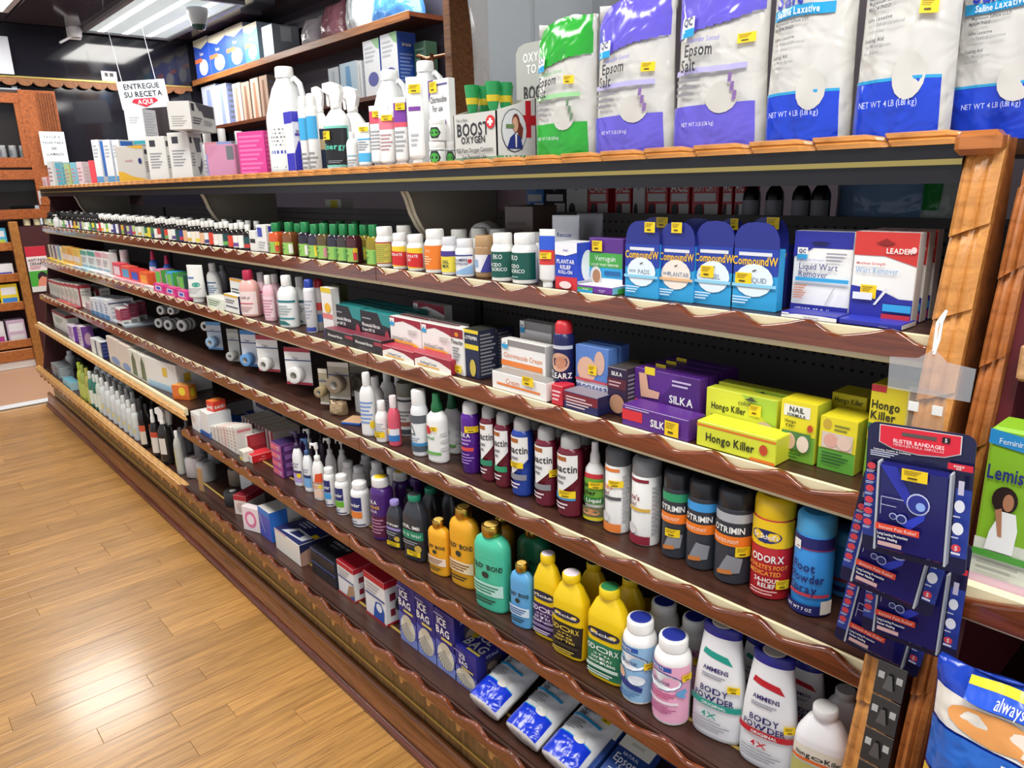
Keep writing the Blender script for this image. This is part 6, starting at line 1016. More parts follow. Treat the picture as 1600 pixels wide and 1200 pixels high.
# ------------------------------------------------------------------ shelf 5 (lowest), right to left
ib = [('r', 0, 0, 1, 1, '#2b2a86'), ('r', 0, 0, 1, .16, '#7f8fd0'), ('p', [(.0, .16), (1, .16), (1, .42), (.0, .5)], '#5a62b4'), ('e', .5, .27, .43, .21, '#e0d9c6'), ('e', .5, .42, .26, .08, '#d0c6ae'), *[('p', [(.5, .40), (.5+.42*math.cos(a), .27+.2*math.sin(a)), (.5+.42*math.cos(a+.07), .27+.2*math.sin(a+.07))], '#4a4a52') for a in [math.pi+.3*k+.2 for k in range(10)]],
      ('t', 'ICE', .46, .86, .115, '#f0eee6', .62), ('t', 'BAG', .50, .71, .115, '#f0eee6', .76), ('r', .42, .575, .96, .615, '#d9c45a'), ('g', .1, .94, .8, .98, 1, '#a9a9d8')]
tp = mat('#2f2e92')
for i, (px, lab) in enumerate([((709, 1005, 744), 'royal blue ice bag box, nearest of the four with lettered top'), ((678, 947, 709), 'royal blue ice bag box, second from the right'), ((648, 925, 677), 'royal blue ice bag box, third from the right'), ((620, 906, 647), 'royal blue ice bag box, farthest left beside the red topped pair')]):
    r = BX('ice_bag_box', lab, px, 5, .075, .105, '#2b2a86', ib, side=('#26267e', [('r', .3, .2, .8, .8, '#4a4450'), ('e', .5, .62, .16, .1, '#b09a8c'), ('e', .6, .42, .16, .1, '#a08a80'), ('t', 'ICE BAG', .5, .9, .07, '#d9d9ea', .7)]), top=tp, group='blue ice bag boxes')
    if i == 0:
        w = abs(r.children[0].bound_box[0][0])*2; h = r.children[0].bound_box[1][2]
        f = MB(); do_print(f, [('t', 'ICE', .55, .72, .3, '#f0eee6', .7), ('t', 'BAG', .55, .34, .3, '#f0eee6', .85), ('r', .0, .5, .25, .8, YEL), ('r', .45, .06, 1, .14, '#d9c45a')], lambda u, v, e: (-w/2+u*w, -.05+v*.10, h+e), w, .1); f.build('top_print', r)
rb = lambda k: [('r', 0, .86, 1, 1, '#c02030'), ('g', .1, .58, .8, .82, 3, '#b0a8a8'), ('r', .05, .52, 1, .56, '#3a4a8a')]+([('p', [(.4, .04), (.9, .04), (.95, .3), (.8, .48), (.55, .44), (.45, .25)], '#2a52a8'), ('e', .72, .34, .14, .1, '#e4e4e8')] if k else [('p', [(.5, .02), (1, .02), (1, .5), (.7, .42)], '#b08a6a'), ('p', [(.6, .02), (1, .02), (1, .2)], '#3a5a9a')])
for px, k, lab in [((567, 890, 599), 1, 'white box with red top and blue vest print beside the ice bag boxes'), ((525, 873, 551), 0, 'white box with red top and photo of a shoulder wrap')]:
    BX('therapy_box', lab, px, 5, .075, .085, '#e9e7e6', rb(k)+[('r', 0, 0, 1, .05, '#b02030')], side=('#eceaea', [('r', 0, .85, 1, 1, '#c02030'), ('g', .2, .1, .5, .8, 2, '#8a2a3a'), ('e', .6, .4, .2, .16, '#55555a'), ('r', 0, 0, 1, .05, '#b02030')]), top='#c42434', group='red topped therapy boxes')
q = at(484, 853, Y=FR[5]+.07); hb = (q.z-SURF[5])/2
for i in range(2):
    BX('support_box', ['black box with blue edge at the bottom of the pair', 'black box with blue edge and white top lettering stacked on its twin'][i], (484, 853, 522), 5, .07, .14, '#1e1e22', [('r', 0, .85, 1, 1, '#3a4a7a'), ('p', [(.0, .85), (.3, .85), (.4, .75), (.7, .75), (.8, .85), (1, .85), (1, .8), (.2, .8)], '#2f3c66')], side=('#232a3a', [('r', .05, .1, .9, .9, '#1e222c')]), top='#1b1c22', zb=SURF[5]+i*(hb+.0006), H=hb, group='black support boxes')
r = bpy.data.objects['support_box.001']; w = abs(r.children[0].bound_box[0][0])*2
f = MB(); do_print(f, [('t', 'COMFORT FIT', .5, .55, .10, '#c9c9cc', .9), ('t', 'SUPPORT', .45, .38, .08, '#9a9aa0', .7), ('e', .75, .82, .18, .12, '#d9b08a'), ('e', .75, .82, .14, .09, '#1b1c22')], lambda u, v, e: (-w/2+u*w, -.06+v*.12, hb+.0006+e), w, .12); f.build('top_print', r)
r = BX('support_box', 'cream fronted carton with dark navy printed top and a knee photo', (428, 824, 467), 5, .055, .15, '#e6e2d8', [('r', 0, .95, .5, 1, '#d98aa0')], side=('#262a50', [('p', [(0, 0), (.3, 0), (.5, .5), (.3, .75), (0, .6)], '#b08a7a')]), top='#262b5e')
w = abs(r.children[0].bound_box[0][0])*2; h = r.children[0].bound_box[1][2]
f = MB(); do_print(f, [('g', .2, .5, .6, .9, 4, '#c9cce0'), ('p', [(.2, .05), (.9, .12), (.95, .4), (.4, .42)], '#d9dce4'), ('p', [(.4, .12), (.75, .16), (.72, .34), (.46, .34)], '#2a3066'), ('r', .85, .4, 1, .55, YEL)], lambda u, v, e: (-w/2+u*w, -.07+v*.14, h+.0004+e), w, .14); f.build('top_print', r)
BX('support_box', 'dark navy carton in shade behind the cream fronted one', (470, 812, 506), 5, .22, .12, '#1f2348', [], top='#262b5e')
BX('support_box', 'upright bright blue carton with white top and orange photo', (402, 790, 420), 5, .06, .14, '#4a55b8', [('r', 0, .8, 1, 1, '#2f7ad0'), ('p', [(.1, .75), (.14, .75), (.5, .2), (.46, .2)], '#c9cfe8')], side=('#2a62b8', [('r', 0, .0, .5, 1, '#2f72d0'), ('r', .5, 0, 1, 1, '#d6d3cc'), ('g', .6, .1, .95, .6, 5, '#a09c98')]), top='#d9d5cc')
BX('heat_pack', 'small red and white carton lying at an angle near the lip', None, 5, 0, .11, '#e4d4cc', [('r', 0, .75, 1, 1, '#b02a38'), ('e', .5, .4, .3, .25, '#c9b0a8')], side=('#e4dcd6', [('r', 0, .7, 1, 1, '#b02a38')]), top='#a83040', W=.065, H=.085, at_=(XP(380, 5, .10), FR[5]+.125), rz=.45)
BX('heat_pack', 'white and pink flat pack with round pink print left of the blue carton', None, 5, 0, .03, '#ecdde0', [('e', .5, .5, .35, .35, '#e07aa4'), ('e', .5, .5, .22, .22, '#f2e4e8')], W=.09, H=.10, at_=(XP(392, 5, .05), FR[5]+.06), rz=.35)
BX('heat_pack', 'white carton with red flap behind the angled red carton', None, 5, 0, .10, '#e4e2e0', [('r', 0, .6, 1, 1, '#c02f36')], side=('#dcdad8', [('r', 0, .5, .6, 1, '#c02f36')]), top='#c9c9cc', W=.09, H=.12, at_=(XP(392, 5, .22), FR[5]+.24), rz=.2)
# tilted salt pouches and milk-carton style salt boxes
sp = [('r', .03, 0, .97, .36, '#1737c8'), ('r', .03, .36, .97, .375, CYAN), ('e', .66, .38, .14, .06, '#d9d6d0'), ('t', 'Epsom', .36, .84, .075, '#30304a', .58), ('t', 'Salt', .26, .745, .075, '#30304a', .42), ('r', .06, .66, .86, .70, CYAN), ('g', .08, .44, .6, .62, 5, '#a0a0a4'), ('r', 0, .92, 1, 1, '#1f3fb0'), *logo(.22, .95, .10, .5), ('t', 'NET WT 1 LB', .5, .28, .03, '#8fa4ec', .6, False)]
for i, (px, yy, lab, st) in enumerate([(752, 1110, 'small blue and white salt pouch leaning beside the ice bag boxes', None), (812, 1156, 'small blue and white salt pouch, middle one of the leaning three', None), (872, 1200, 'small blue and white salt pouch next to the carton shaped salt boxes', (.82, .84, .2, .1))]):
    X = at(px, yy, Z=SURF[5]+.03).x
    BAG('salt_pouch', lab, None, 5, 0, .066, '#e4e4e4', sp, st, 'small leaning salt pouches', xyz=(X, FR[5]+.034, SURF[5]+.036, .112, .165), seed=40+i, rx=-1.24, topw=1)
eb = [('r', 0, 0, 1, .76, '#2a4a92'), ('r', 0, .5, 1, .76, '#24407e'), ('t', 'NATURAL', .5, .70, .05, '#c9d4ea', .5), ('t', 'Epsom', .5, .60, .13, WHT, .8, False), ('t', 'Salt', .5, .48, .08, WHT, .4, False), ('g', .15, .3, .85, .42, 3, '#c9d4ea')]
for i, (px, lab) in enumerate([((930, 1128, 977), 'blue salt carton with cream top leaning back, left one'), ((982, 1168, 1030), 'blue salt carton with cream top leaning back, right one')]):
    H_ = .15; tl = -1.22; yb = FR[5]+.045; yt = yb+H_*math.sin(-tl); X0 = at(px[0], px[1], Y=yt).x; X1 = x_at(px[2], yt, SURF[5]+.10); w = X1-X0
    r = tag(empty('salt_carton', ((X0+X1)/2, yb, SURF[5]+.027)), lab, 'box', 'leaning salt cartons'); r.rotation_euler[0] = tl
    MB().box(-w/2, w/2, 0, .028, 0, H_, mat('#27478e'), .002).build('carton', r)
    f = MB(); do_print(f, eb+[('r', 0, .76, 1, 1, '#e6e0d0'), ('r', .3, .86, .7, .9, '#c9c2b0')], lambda u, v, e: (-w/2+u*w, -e, v*H_), w, H_); f.build('front_print', r)
for i in range(2):
    BX('salt_carton_flat', ['dark blue carton lying in the rear right behind the left gable box', 'dark blue carton lying in the rear right behind the right gable box'][i], None, 5, 0, .09, '#26437e', [('g', .1, .3, .9, .7, 2, '#8fa4cc')], W=.12, H=.10, at_=(XP(965+70*i, 5, .17), FR[5]+.29), top='#2a4a8a')
# tapes and clear bottles around the middle of the lowest shelf
t = tag(empty('tape_roll', (XP(360, 5, .09), FR[5]+.10, SURF[5])), 'black athletic tape roll with pale core standing by the lip', 'tape'); MB().lathe([(.036, 0), (.038, .002), (.038, .058), (.036, .06)], mat('#2a2a2b', .5), 24).build('roll', t); MB().lathe([(.014, .0601), (.013, .0606)], mat('#d0cec8'), 16).build('core', t)
t = tag(empty('tape_roll', (XP(366, 5, .19), FR[5]+.20, SURF[5])), 'tan athletic tape roll in a clear bag behind the black roll', 'tape'); MB().lathe([(.036, 0), (.038, .002), (.038, .068), (.034, .075)], mat('#8a7a68', .4), 20).build('roll', t)
for i, (px, dy, c, lab) in enumerate([(322, .12, '#8f8580', 'grey wrap roll with blue sticker in clear plastic, right one'), (304, .10, '#a08c88', 'pale wrap roll in clear plastic with tan card, left one'), (316, .22, '#b0a49c', 'pale wrap roll in clear plastic at the back'), (338, .24, '#6a605c', 'dark wrap roll in clear plastic at the back right')]):
    t = tag(empty('wrap_roll', (XP(px, 5, dy), FR[5]+dy, SURF[5])), lab, 'tape', 'wrapped rolls near the rail end'); MB().lathe([(.038, 0), (.04, .003), (.04, .08), (.036, .083)], mat(c, .4), 22).build('roll', t); MB().lathe([(.016, .0831), (.015, .0838)], mat('#5a5250'), 14).build('core', t)
    MB().lathe([(.043, .001), (.044, .086), (.03, .094)], mat('#d9dde0', .08, 'film'), 20, caps=False).build('clear_wrap', t)
BX('tan_card', 'tan card slipped slanting into the clear wrapped roll', None, 5, 0, .003, '#a8835a', W=.035, H=.11, at_=(XP(312, 5, .045), FR[5]+.048), rz=.3)
BT('round', 'clear_bottle', 'slim clear bottle of pale liquid with white cap at the rail end', (274, 673, 13), '5l', .06, mat('#b8b8b0', .12), '#eceae6', [('r', .1, .2, .5, .9, '#c9c08a')], rz=.4)
for i in range(4):
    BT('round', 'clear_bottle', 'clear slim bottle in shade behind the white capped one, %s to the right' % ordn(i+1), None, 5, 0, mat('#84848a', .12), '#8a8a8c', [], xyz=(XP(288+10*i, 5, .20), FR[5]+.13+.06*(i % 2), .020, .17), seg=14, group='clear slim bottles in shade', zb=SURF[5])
# left half: sprays, water jugs, green bottles
for i, (px, yt, w, dy, lab) in enumerate([((250), 636, 19, .055, 'black spray bottle with white trigger head, front one'), (262, 640, 15, .10, 'black spray bottle with white trigger head, behind the front one'), (236, 640, 13, .045, 'black squeeze bottle with white pointed cap and pale label')]):
    BT('trigger' if i < 2 else 'dropper', 'spray_bottle', lab, (px, yt, w), '5l', dy, mat('#231f1e', .25), '#e9e7e2', [('r', .3, .3, .7, .9, '#dcd6cc')] if i == 0 else ([('r', .1, .1, .9, .9, '#e0d8ce'), ('r', .1, .7, .9, .9, '#c9482e')] if i == 2 else []), rz=.6, seg=18, group='black spray bottles on the lowest shelf')
for i, (px, yt, dy) in enumerate(((217, 622, .05), (228, 630, .11), (222, 618, .20), (238, 626, .24))):
    BT('syrup', 'black_bottle', ['black bottle with orange and white label, leftmost', 'black bottle with orange and white label, second', 'black bottle behind the orange label ones', 'black bottle deepest behind the sprays'][i], (px, yt, 14), '5l', dy, mat('#1c1a1a', .2), '#1a1a1a', [('r', .1, .05, .9, .8, '#d9cdbc'), ('r', .1, .6, .9, .85, '#d05a36')] if i < 2 else [], rz=.5, seg=14, group='black bottles on the lowest shelf')
def bagjug(name, lab, px, yt, w, dy, c, cc, grp, F_=()):
    return BT('lotion', name, lab, (px, yt, w), '5l', dy, c, cc, list(F_), rz=.5, seg=14, group=grp)
MK = mat('#d6dad8', .25); n = 0
for row, (dy, cnt, x0, x1, y0, y1) in enumerate(((.06, 7, 158, 208, 590, 632), (.16, 7, 150, 206, 578, 612), (.26, 6, 152, 200, 566, 592))):
    for i in range(cnt):
        px = x0+(x1-x0)*i/(cnt-1); bagjug('water_bottle', 'frosted clear bottle on the lowest shelf, %s from the left in the %s row' % (ordn(i+1), ('front', 'middle', 'rear')[row]), px, y0+(y1-y0)*i/(cnt-1), 12, dy, MK, '#e4e6e4', 'frosted clear bottles', [('r', .1, .1, .9, .6, '#c3ccd0'), ('e', .4, .4, .2, .14, '#d0c890')] if row == 0 else [])
for i, (px, yt, c, lab) in enumerate([(122, 566, '#a8b83a', 'yellow-green bottle, leftmost of the green bottles'), (127, 570, '#9aa84a', 'olive green bottle, second of the green bottles'), (134, 575, '#b0a850', 'amber green bottle, third of the green bottles'), (139, 580, '#3a7a66', 'dark green bottle with white label, fourth of the green bottles'), (146, 585, '#2a6a5a', 'dark green bottle with white label, fifth of the green bottles'), (151, 586, '#c9d2c4', 'white bottle with green script right of the green bottles')]):
    bagjug('liniment_bottle', lab, px, yt, 10, .055, mat(c, .15), mat(c, .3) if i < 3 else '#dfe4de', 'green bottles on the lowest shelf', [('r', .1, .1, .9, .8, '#d9e0d0' if i > 2 else '#b8c060')])
for i in range(5):
    bagjug('liniment_bottle', 'green bottle in the second row, %s from the left' % ordn(i+1), 117+9*i, 558+7*i, 9, .26, mat(['#6a8a2a', '#7a9a3a', '#4a6a2a', '#a8b0a0', '#8aa09a'][i], .2), '#8a9a5a', 'green bottles on the lowest shelf')
BX('clear_box_pack', 'stack of clear framed packs at the far left end of the lowest shelf', (79, 566, 89), '5l', .05, .10, '#9aa0a2', [('r', .08, .08, .92, .92, '#5a6064'), ('g', .1, .1, .9, .9, 4, '#b8c0c4')], side=('#8a9498', [('g', .1, .1, .9, .9, 5, '#c9d0d4')]))
BX('clear_box_pack', 'clear framed pack behind the stack at the far left end', (98, 561, 105), '5l', .18, .10, '#8a9094', [('r', .08, .08, .92, .92, '#4a5054')], side=('#7a8488', [('g', .1, .1, .9, .9, 4, '#b0b8bc')]))
BX('blue_bag_pack', 'small pale blue packet in front of the clear packs', (96, 590, 108), '5l', .03, .06, '#7fc0d4', [('r', .1, .1, .9, .4, '#2a9ab8')], side='#a8c8d0')
BT('lotion', 'water_bottle', 'grey frosted bottle standing behind the clear packs at the far left', (108, 548, 14), '5l', .20, '#c4c8c8', '#d4d6d4', [], seg=14, rz=.4)
# ------------------------------------------------------------------ blister cards on the clip strip at the near end
HZ = lambda z: frontY(z)-.045
def bcard(lab, px, w, h, rz, tiltx, lift, ytop=None):
    X, Yc, Z = px
    r = tag(empty('blister_card', (X, Yc, Z), 0), lab, 'card', 'blister bandage cards on the clip strip'); r.rotation_euler = (tiltx, rz, .06)
    pts = []
    for cx, cz, a0 in ((w/2-.012, -.012, 0), (-w/2+.012, -.012, 90), (-w/2+.006, -h+.006, 180), (w/2-.006, -h+.006, 270)):
        R = .012 if cz > -.02 else .006
        pts += [(cx+R*math.cos(math.radians(a0+k*22.5)), cz+R*math.sin(math.radians(a0+k*22.5))) for k in range(5)]
    MB().prism(pts, 'y', 0, .0016, mat('#1b1c44', .25)).build('backing_card', r)
    mp = lambda u, v, e: (-w/2+u*w, -e, -h+v*h); f = MB()
    L_ = [('r', .0, .12, .14, .62, '#2a3f9a'), ('r', .86, .12, 1, .62, '#2a3f9a'), ('p', [(.12, .99), (.88, .99), (.88, .86), (.74, .82), (.5, .805), (.26, .82), (.12, .86)], '#e8e0e2'), ('p', [(.13, .985), (.87, .985), (.87, .865), (.74, .828), (.5, .813), (.26, .828), (.13, .865)], '#e0263c'), ('r', .34, .93, .66, .955, '#5a5450'), ('r', .71, .925, .78, .965, '#14141c'), ('t', '5', .745, .945, .026, WHT),
          ('t', 'BLISTER BANDAGES', .5, .89, .026, '#f6e2e4', .62), ('t', 'VENDAJES PARA AMPOLLAS', .5, .863, .018, '#f0b8bc', .5), ('g', .05, .755, .34, .80, 3, '#c9cde0'), ('t', 'Cushioning, Comfort & Confidence', .26, .81, .012, WHT, .4), ('r', .78, .755, 1, .80, '#d8263a'), ('t', 'BONUS', .88, .783, .014, WHT, .16), ('t', 'SIZE', .88, .767, .012, WHT, .1)]
    for k in range(6): L_ += [('e', .075, .68-.085*k, .042, .026, '#d8404c'), ('g', .03, .63-.085*k, .13, .652-.085*k, 2, '#c9cde0')]
    L_ += [('r', .90, .60, .95, .70, '#c9c4d8'), ('e', .925, .52, .045, .045, '#e4e6f0'), ('e', .925, .36, .05, .045, '#e8eaf2'), ('e', .925, .22, .042, .028, '#d8404c'), ('t', '5', .925, .22, .03, WHT, .06), ('r', .885, .175, .965, .19, '#e0e0ea'), ('g', .88, .44, .97, .46, 1, '#c9cde0'), ('g', .88, .29, .97, .31, 1, '#c9cde0')]
    do_print(f, L_, mp, w, h); f.build('card_print', r)
    b = MB(); b.box(-w*.34, w*.34, -.014, 0, -h*.93, -h*.27, mat('#1c1c60', .12), .004); b.box(-w*.345, -w*.325, -.0145, -.001, -h*.935, -h*.265, mat('#b8bcc4', .2)); b.box(w*.325, w*.345, -.0145, -.001, -h*.935, -h*.265, mat('#b8bcc4', .2)); bl = b.build('blister', r)
    f = MB(); L2 = [('p', [(0, 1), (.25, 1), (.6, .55), (.5, .5)], '#2a34a8'), ('p', [(.35, .35), (.72, .55), (.7, .45), (.5, .3)], '#2a3cc0'), ('e', .6, .62, .17, .125, '#c9d0f0'), ('e', .6, .62, .15, .108, '#26308e'), ('e', .64, .60, .07, .05, '#8fb0f0'), ('e', .25, .43, .06, .04, '#b8c4ec'), ('e', .25, .43, .045, .03, '#20286e'), ('e', .38, .42, .08, .055, '#b8c4ec'), ('e', .38, .42, .065, .042, '#20286e'),
          ('r', .06, .64, .40, .648, '#c9cde8'), ('r', .06, .44, .068, .64, '#c9cde8'), ('r', .06, .55, .3, .557, '#c9cde8'), ('r', 0, .255, .66, .33, '#e2472e'), ('t', 'Instant Pain Relief', .34, .292, .038, '#f8c8b8', .56), ('t', 'Long Lasting Protection', .27, .215, .03, WHT, .46), ('t', 'Faster Healing', .20, .165, .03, WHT, .3), ('r', .06, .075, .42, .125, '#d0a8a4')]
    do_print(f, L2, lambda u, v, e: (-w*.32+u*w*.64, -.0141-e, -h*.92+v*h*.64), w*.64, h*.64); f.build('blister_print', r)
    return r
cw_, ch_ = .120, .176
def cpos(px, py, z_off=.0): return None
Yk = -.205
for lab, px, py, rz, dy, tx in [('front blister bandage card with red header and yellow price sticker', 1438, 669, -.05, -.050, 0), ('second blister bandage card, tilted clockwise under the front one', 1428, 752, .11, -.018, 0), ('third blister bandage card showing its lower half below the tilted one', 1440, 828, .0, .014, 0), ('lowest blister bandage card, tilted and partly covered', 1410, 868, .12, .046, 0)]:
    p = at(px, py, Y=Yk+dy); c = bcard(lab, (p.x, p.y, p.z), cw_, ch_, rz, tx, 0)
    if 'yellow' in lab: sticker(c, lambda u, v, e: (-cw_/2+u*cw_, -.0146-e, -ch_+v*ch_), (.52, .685, .24, .085), cw_, ch_, False)
CL = mat('#c9ced2', .15, 'film')
p = at(1452, 590, Y=Yk+.01)
HT = tag(empty('hang_tab', (p.x, p.y, p.z)), 'clear plastic hanging tab tied to the corner post with a white zip tie', 'tab'); k = depth(p)/F
MB().prism([(x*k, z*k) for x, z in ((-60, 30), (60, 30), (62, -18), (20, -22), (0, -50)[:2], (-18, -22)[:2], (-62, -18))][::1] if False else [(-60*k, -28*k), (60*k, -28*k), (62*k, 24*k), (22*k, 28*k), (2*k, 46*k), (-20*k, 28*k), (-62*k, 24*k)], 'y', 0, .001, mat('#d4d9de', .2, 'film')).build('tab', HT)
MB().box(-28*k, 28*k, .0012, .002, -95*k, -20*k, mat('#b8aca4', .2, 'film')).box(-25*k, -10*k, -.001, .0005, -58*k, -43*k, WHT).box(10*k, 25*k, -.001, .0005, -58*k, -43*k, WHT).build('clip_strip', HT)
MB().tube([(2*k, .0, 42*k), (0, .004, 60*k), (-2*k, .010, 85*k), (0, .03, 100*k)], .0022, WHT).tube([(2*k, 0, 38*k), (5*k, .004, 60*k), (3*k, .012, 86*k), (0, .03, 100*k)], .0018, WHT).build('zip_tie', HT)
p = at(1396, 1040, Y=frontY(.80)-.045)
MS = tag(empty('metal_clip_strip', (p.x, p.y, p.z)), 'grey metal clip strip with slotted hooks hanging below the blister cards', 'strip'); k = depth(p)/F
sl = -.2054
for i in range(4):
    z = -i*57*k; b = MB(); st = mat('#55524f', .35, 'metal'); b.box(-22*k, 22*k, 0, .0015, z-55*k, z, st, .0006); o = b.build('clip_plate', MS); o.rotation_euler[0] = 0; o.location = (0, -z*sl*0, 0)
    MB().prism([(-8*k, z-40*k), (8*k, z-40*k), (3*k, z-16*k), (-3*k, z-16*k)], 'y', -.005, -.001, mat('#77736e', .3, 'metal')).box(-18*k, -9*k, -.002, 0, z-26*k, z-16*k, mat('#a8a6a2', .3)).box(9*k, 18*k, -.002, 0, z-26*k, z-16*k, mat('#a8a6a2', .3)).build('hook', MS)
MS.rotation_euler[0] = -.2
# ------------------------------------------------------------------ right bay goods
def bay_shelf(z, y, parent=B2):
    s = MB().box(.112, 1.2, y+.03, .33, z-.012, z, TOPB).build('shelf', parent); MB().box(.112, 1.2, y+.012, y+.028, z-.05, z+.003, CREAM, .002).build('edge_channel', s); lip(.112, 1.2, y, z-.04, LIPL, h=.036).build('front_board', s)
bay_shelf(1.118, -.172); zsh = 1.1185
bay_shelf(.815, -.31)
MB().box(.112, .6, -.06, -.02, at(1590, 570, Y=-.05).z-.02, at(1590, 535, Y=-.05).z, mat('#d9a878', .4, 'carve'), .004).build('upper_rail', B2)
yf = -.142; pa = at(1539, 664, Y=yf); h = pa.z-zsh
WB = tag(empty('wash_box', (.1145+.036, yf+.03, zsh+.0005)), 'green and white wash box with cursive name and a woman in white', 'box'); w = .072
MB().box(-w/2, w/2, -.03, .03, 0, h, mat('#86b82a'), .004).build('carton', WB)
f = MB(); do_print(f, [('r', 0, 0, 1, .30, '#d9dccc'), ('r', 0, 0, 1, .06, '#d9b8c8'), ('p', [(0, .9), (1, .86), (1, .95), (0, .99)], '#2a8ac8'), ('t', 'Feminine Wash', .56, .925, .035, '#dcecf6', .8, False), ('t', 'Lemisol', .42, .73, .085, '#2a2f78', .74, True), ('e', .38, .57, .2, .085, '#2a1a18'), ('e', .44, .56, .085, .055, '#b07a5a'), ('p', [(.18, .24), (.62, .24), (.64, .40), (.58, .50), (.36, .50), (.22, .36)], '#eeeeec'), ('p', [(.26, .50), (.36, .52), (.42, .34), (.36, .34)], '#b07a5a'), ('r', .0, .19, 1, .235, '#4f9a3a'), ('g', .1, .1, .9, .17, 2, '#a8a89c')], lambda u, v, e: (-w/2+u*w, -.03-e, v*h), w, h); f.build('front_print', WB)
zb = .8356; W_ = .25
AB = BAG('pad_pack', 'large blue wrapped pad pack with white script beside the metal clip strip', None, 5, 0, .10, '#1c3fae', [('r', .0, .66, 1, .86, '#e8e2d8'), ('e', .3, .76, .22, .09, '#e8a05a'), ('e', .6, .74, .24, .08, '#e07a3a'), ('e', .45, .76, .09, .06, '#f0e0d0'), ('e', .75, .76, .08, .05, '#f0e0d0'), ('r', 0, .36, 1, .66, '#1f62c0'), ('t', 'always', .52, .555, .15, WHT, .84), ('t', 'MAXI', .5, .42, .06, WHT, .4), ('r', 0, .16, .6, .34, '#e0b83a'), ('r', .15, .88, 1, .95, '#2a55c8'), ('r', .15, .945, .4, .985, '#e8d23a'), ('r', .4, .945, .65, .985, '#8ab84a'), ('t', 'always', .35, .915, .045, WHT, .3, False)], None, None, xyz=(.245, -.245, zb, W_, .225), seed=77, topw=.98)
# ------------------------------------------------------------------ goods on the far side of the unit, seen through the gap under the deck
MB().box(XL, 0, .372, .70, 1.525, 1.535, mat('#3a3838', .5)).build('rear_shelf', G)
zb = 1.5355; yb = .45
items = [(822, 850, '#3a7ac8', None), (850, 884, '#24242a', 'blk'), (884, 918, '#e9e6e4', 'knee'), (918, 951, '#d0282e', 'CARE'), (960, 986, '#d0282e', 'ACE'), (988, 1008, '#e6e4e2', None), (1008, 1044, '#d22a30', 'MUELLER'), (1045, 1078, '#d22a30', 'ACE'), (1080, 1124, '#d22a30', 'SUPPORT'), (1128, 1145, '#d22a30', 'AC'), (1147, 1164, '#d22a30', 'AC')]
nm = ['blue pack', 'black box', 'white knee support box', 'red and white brace box', 'red box with bold white letters', 'white and blue box', 'red and grey brace box', 'red box with italic white letters', 'red support box', 'red and black box', 'last red and black box']
for i, (a, b_, c, t) in enumerate(items):
    Xa, Xb = x_at(a, yb, 1.6), x_at(b_, yb, 1.6)
    BX('brace_box', '%s seen through the gap under the deck, %s in line' % (nm[i], ordn(i+1)), None, 0, 0, .07, c, [('r', .1, .45, .9, .62, '#e9e4e2'), ('t', t if t and t not in ('blk', 'knee') else '-', .5, .76, .2, WHT if c[1] == 'd' else '#9a9aa0', .85), ('r', .5, 0, 1, .4, '#dcd8d4'), ('e', .3, .25, .16, .16, '#3a3a40')], W=(Xb-Xa)*.96, H=.118, zb=zb, at_=((Xa+Xb)/2, yb+.035), group='brace boxes on the far side')
for i, px in enumerate((1174, 1210, 1252, 1282)):
    BT('syrup', 'black_jar', 'black capped jar on the far side shelf, %s from the left' % ordn(i+1), None, 0, 0, mat('#17171a', .2), mat('#101012', .3), [('r', .1, .1, .9, .9, '#a8a8b0')], xyz=(x_at(px, .46, 1.58), .46, .021, .115), zb=zb, group='black jars on the far side', seg=16)
BAG('plastic_bag', 'light blue plastic bag on the far side seen through the gap', None, 0, 0, .05, '#8fb4e0', [], xyz=(x_at(1366, .47, 1.6), .53, zb, .22, .125), seed=51, topw=1)
BAG('plastic_bag', 'white and green plastic bag on the far side beside the post', None, 0, 0, .06, '#dfe8e0', [('r', 0, .3, .5, 1, '#2fa84a')], xyz=(x_at(1470, .47, 1.6), .50, zb, .09, .12), seed=52, topw=1)
BX('yellow_pack', 'white and yellow pack on the far side near the middle bracket', None, 0, 0, .06, '#e4e2d4', [('r', .35, .1, .8, .9, '#e0d03a')], W=.14, H=.06, zb=zb, at_=(x_at(520, yb, 1.58), yb+.03))
PT = tag(empty('paper_tag', (XL-.06, -.004, 1.672)), 'crumpled white paper tag hanging at the far end of the top deck', 'tag')
MB().prism([(-.03, .0), (.05, .0), (.045, -.05), (.01, -.055), (.0, -.10), (-.035, -.095)], 'y', -.004, -.002, mat('#e9e9ea', .6)).build('sheet', PT)
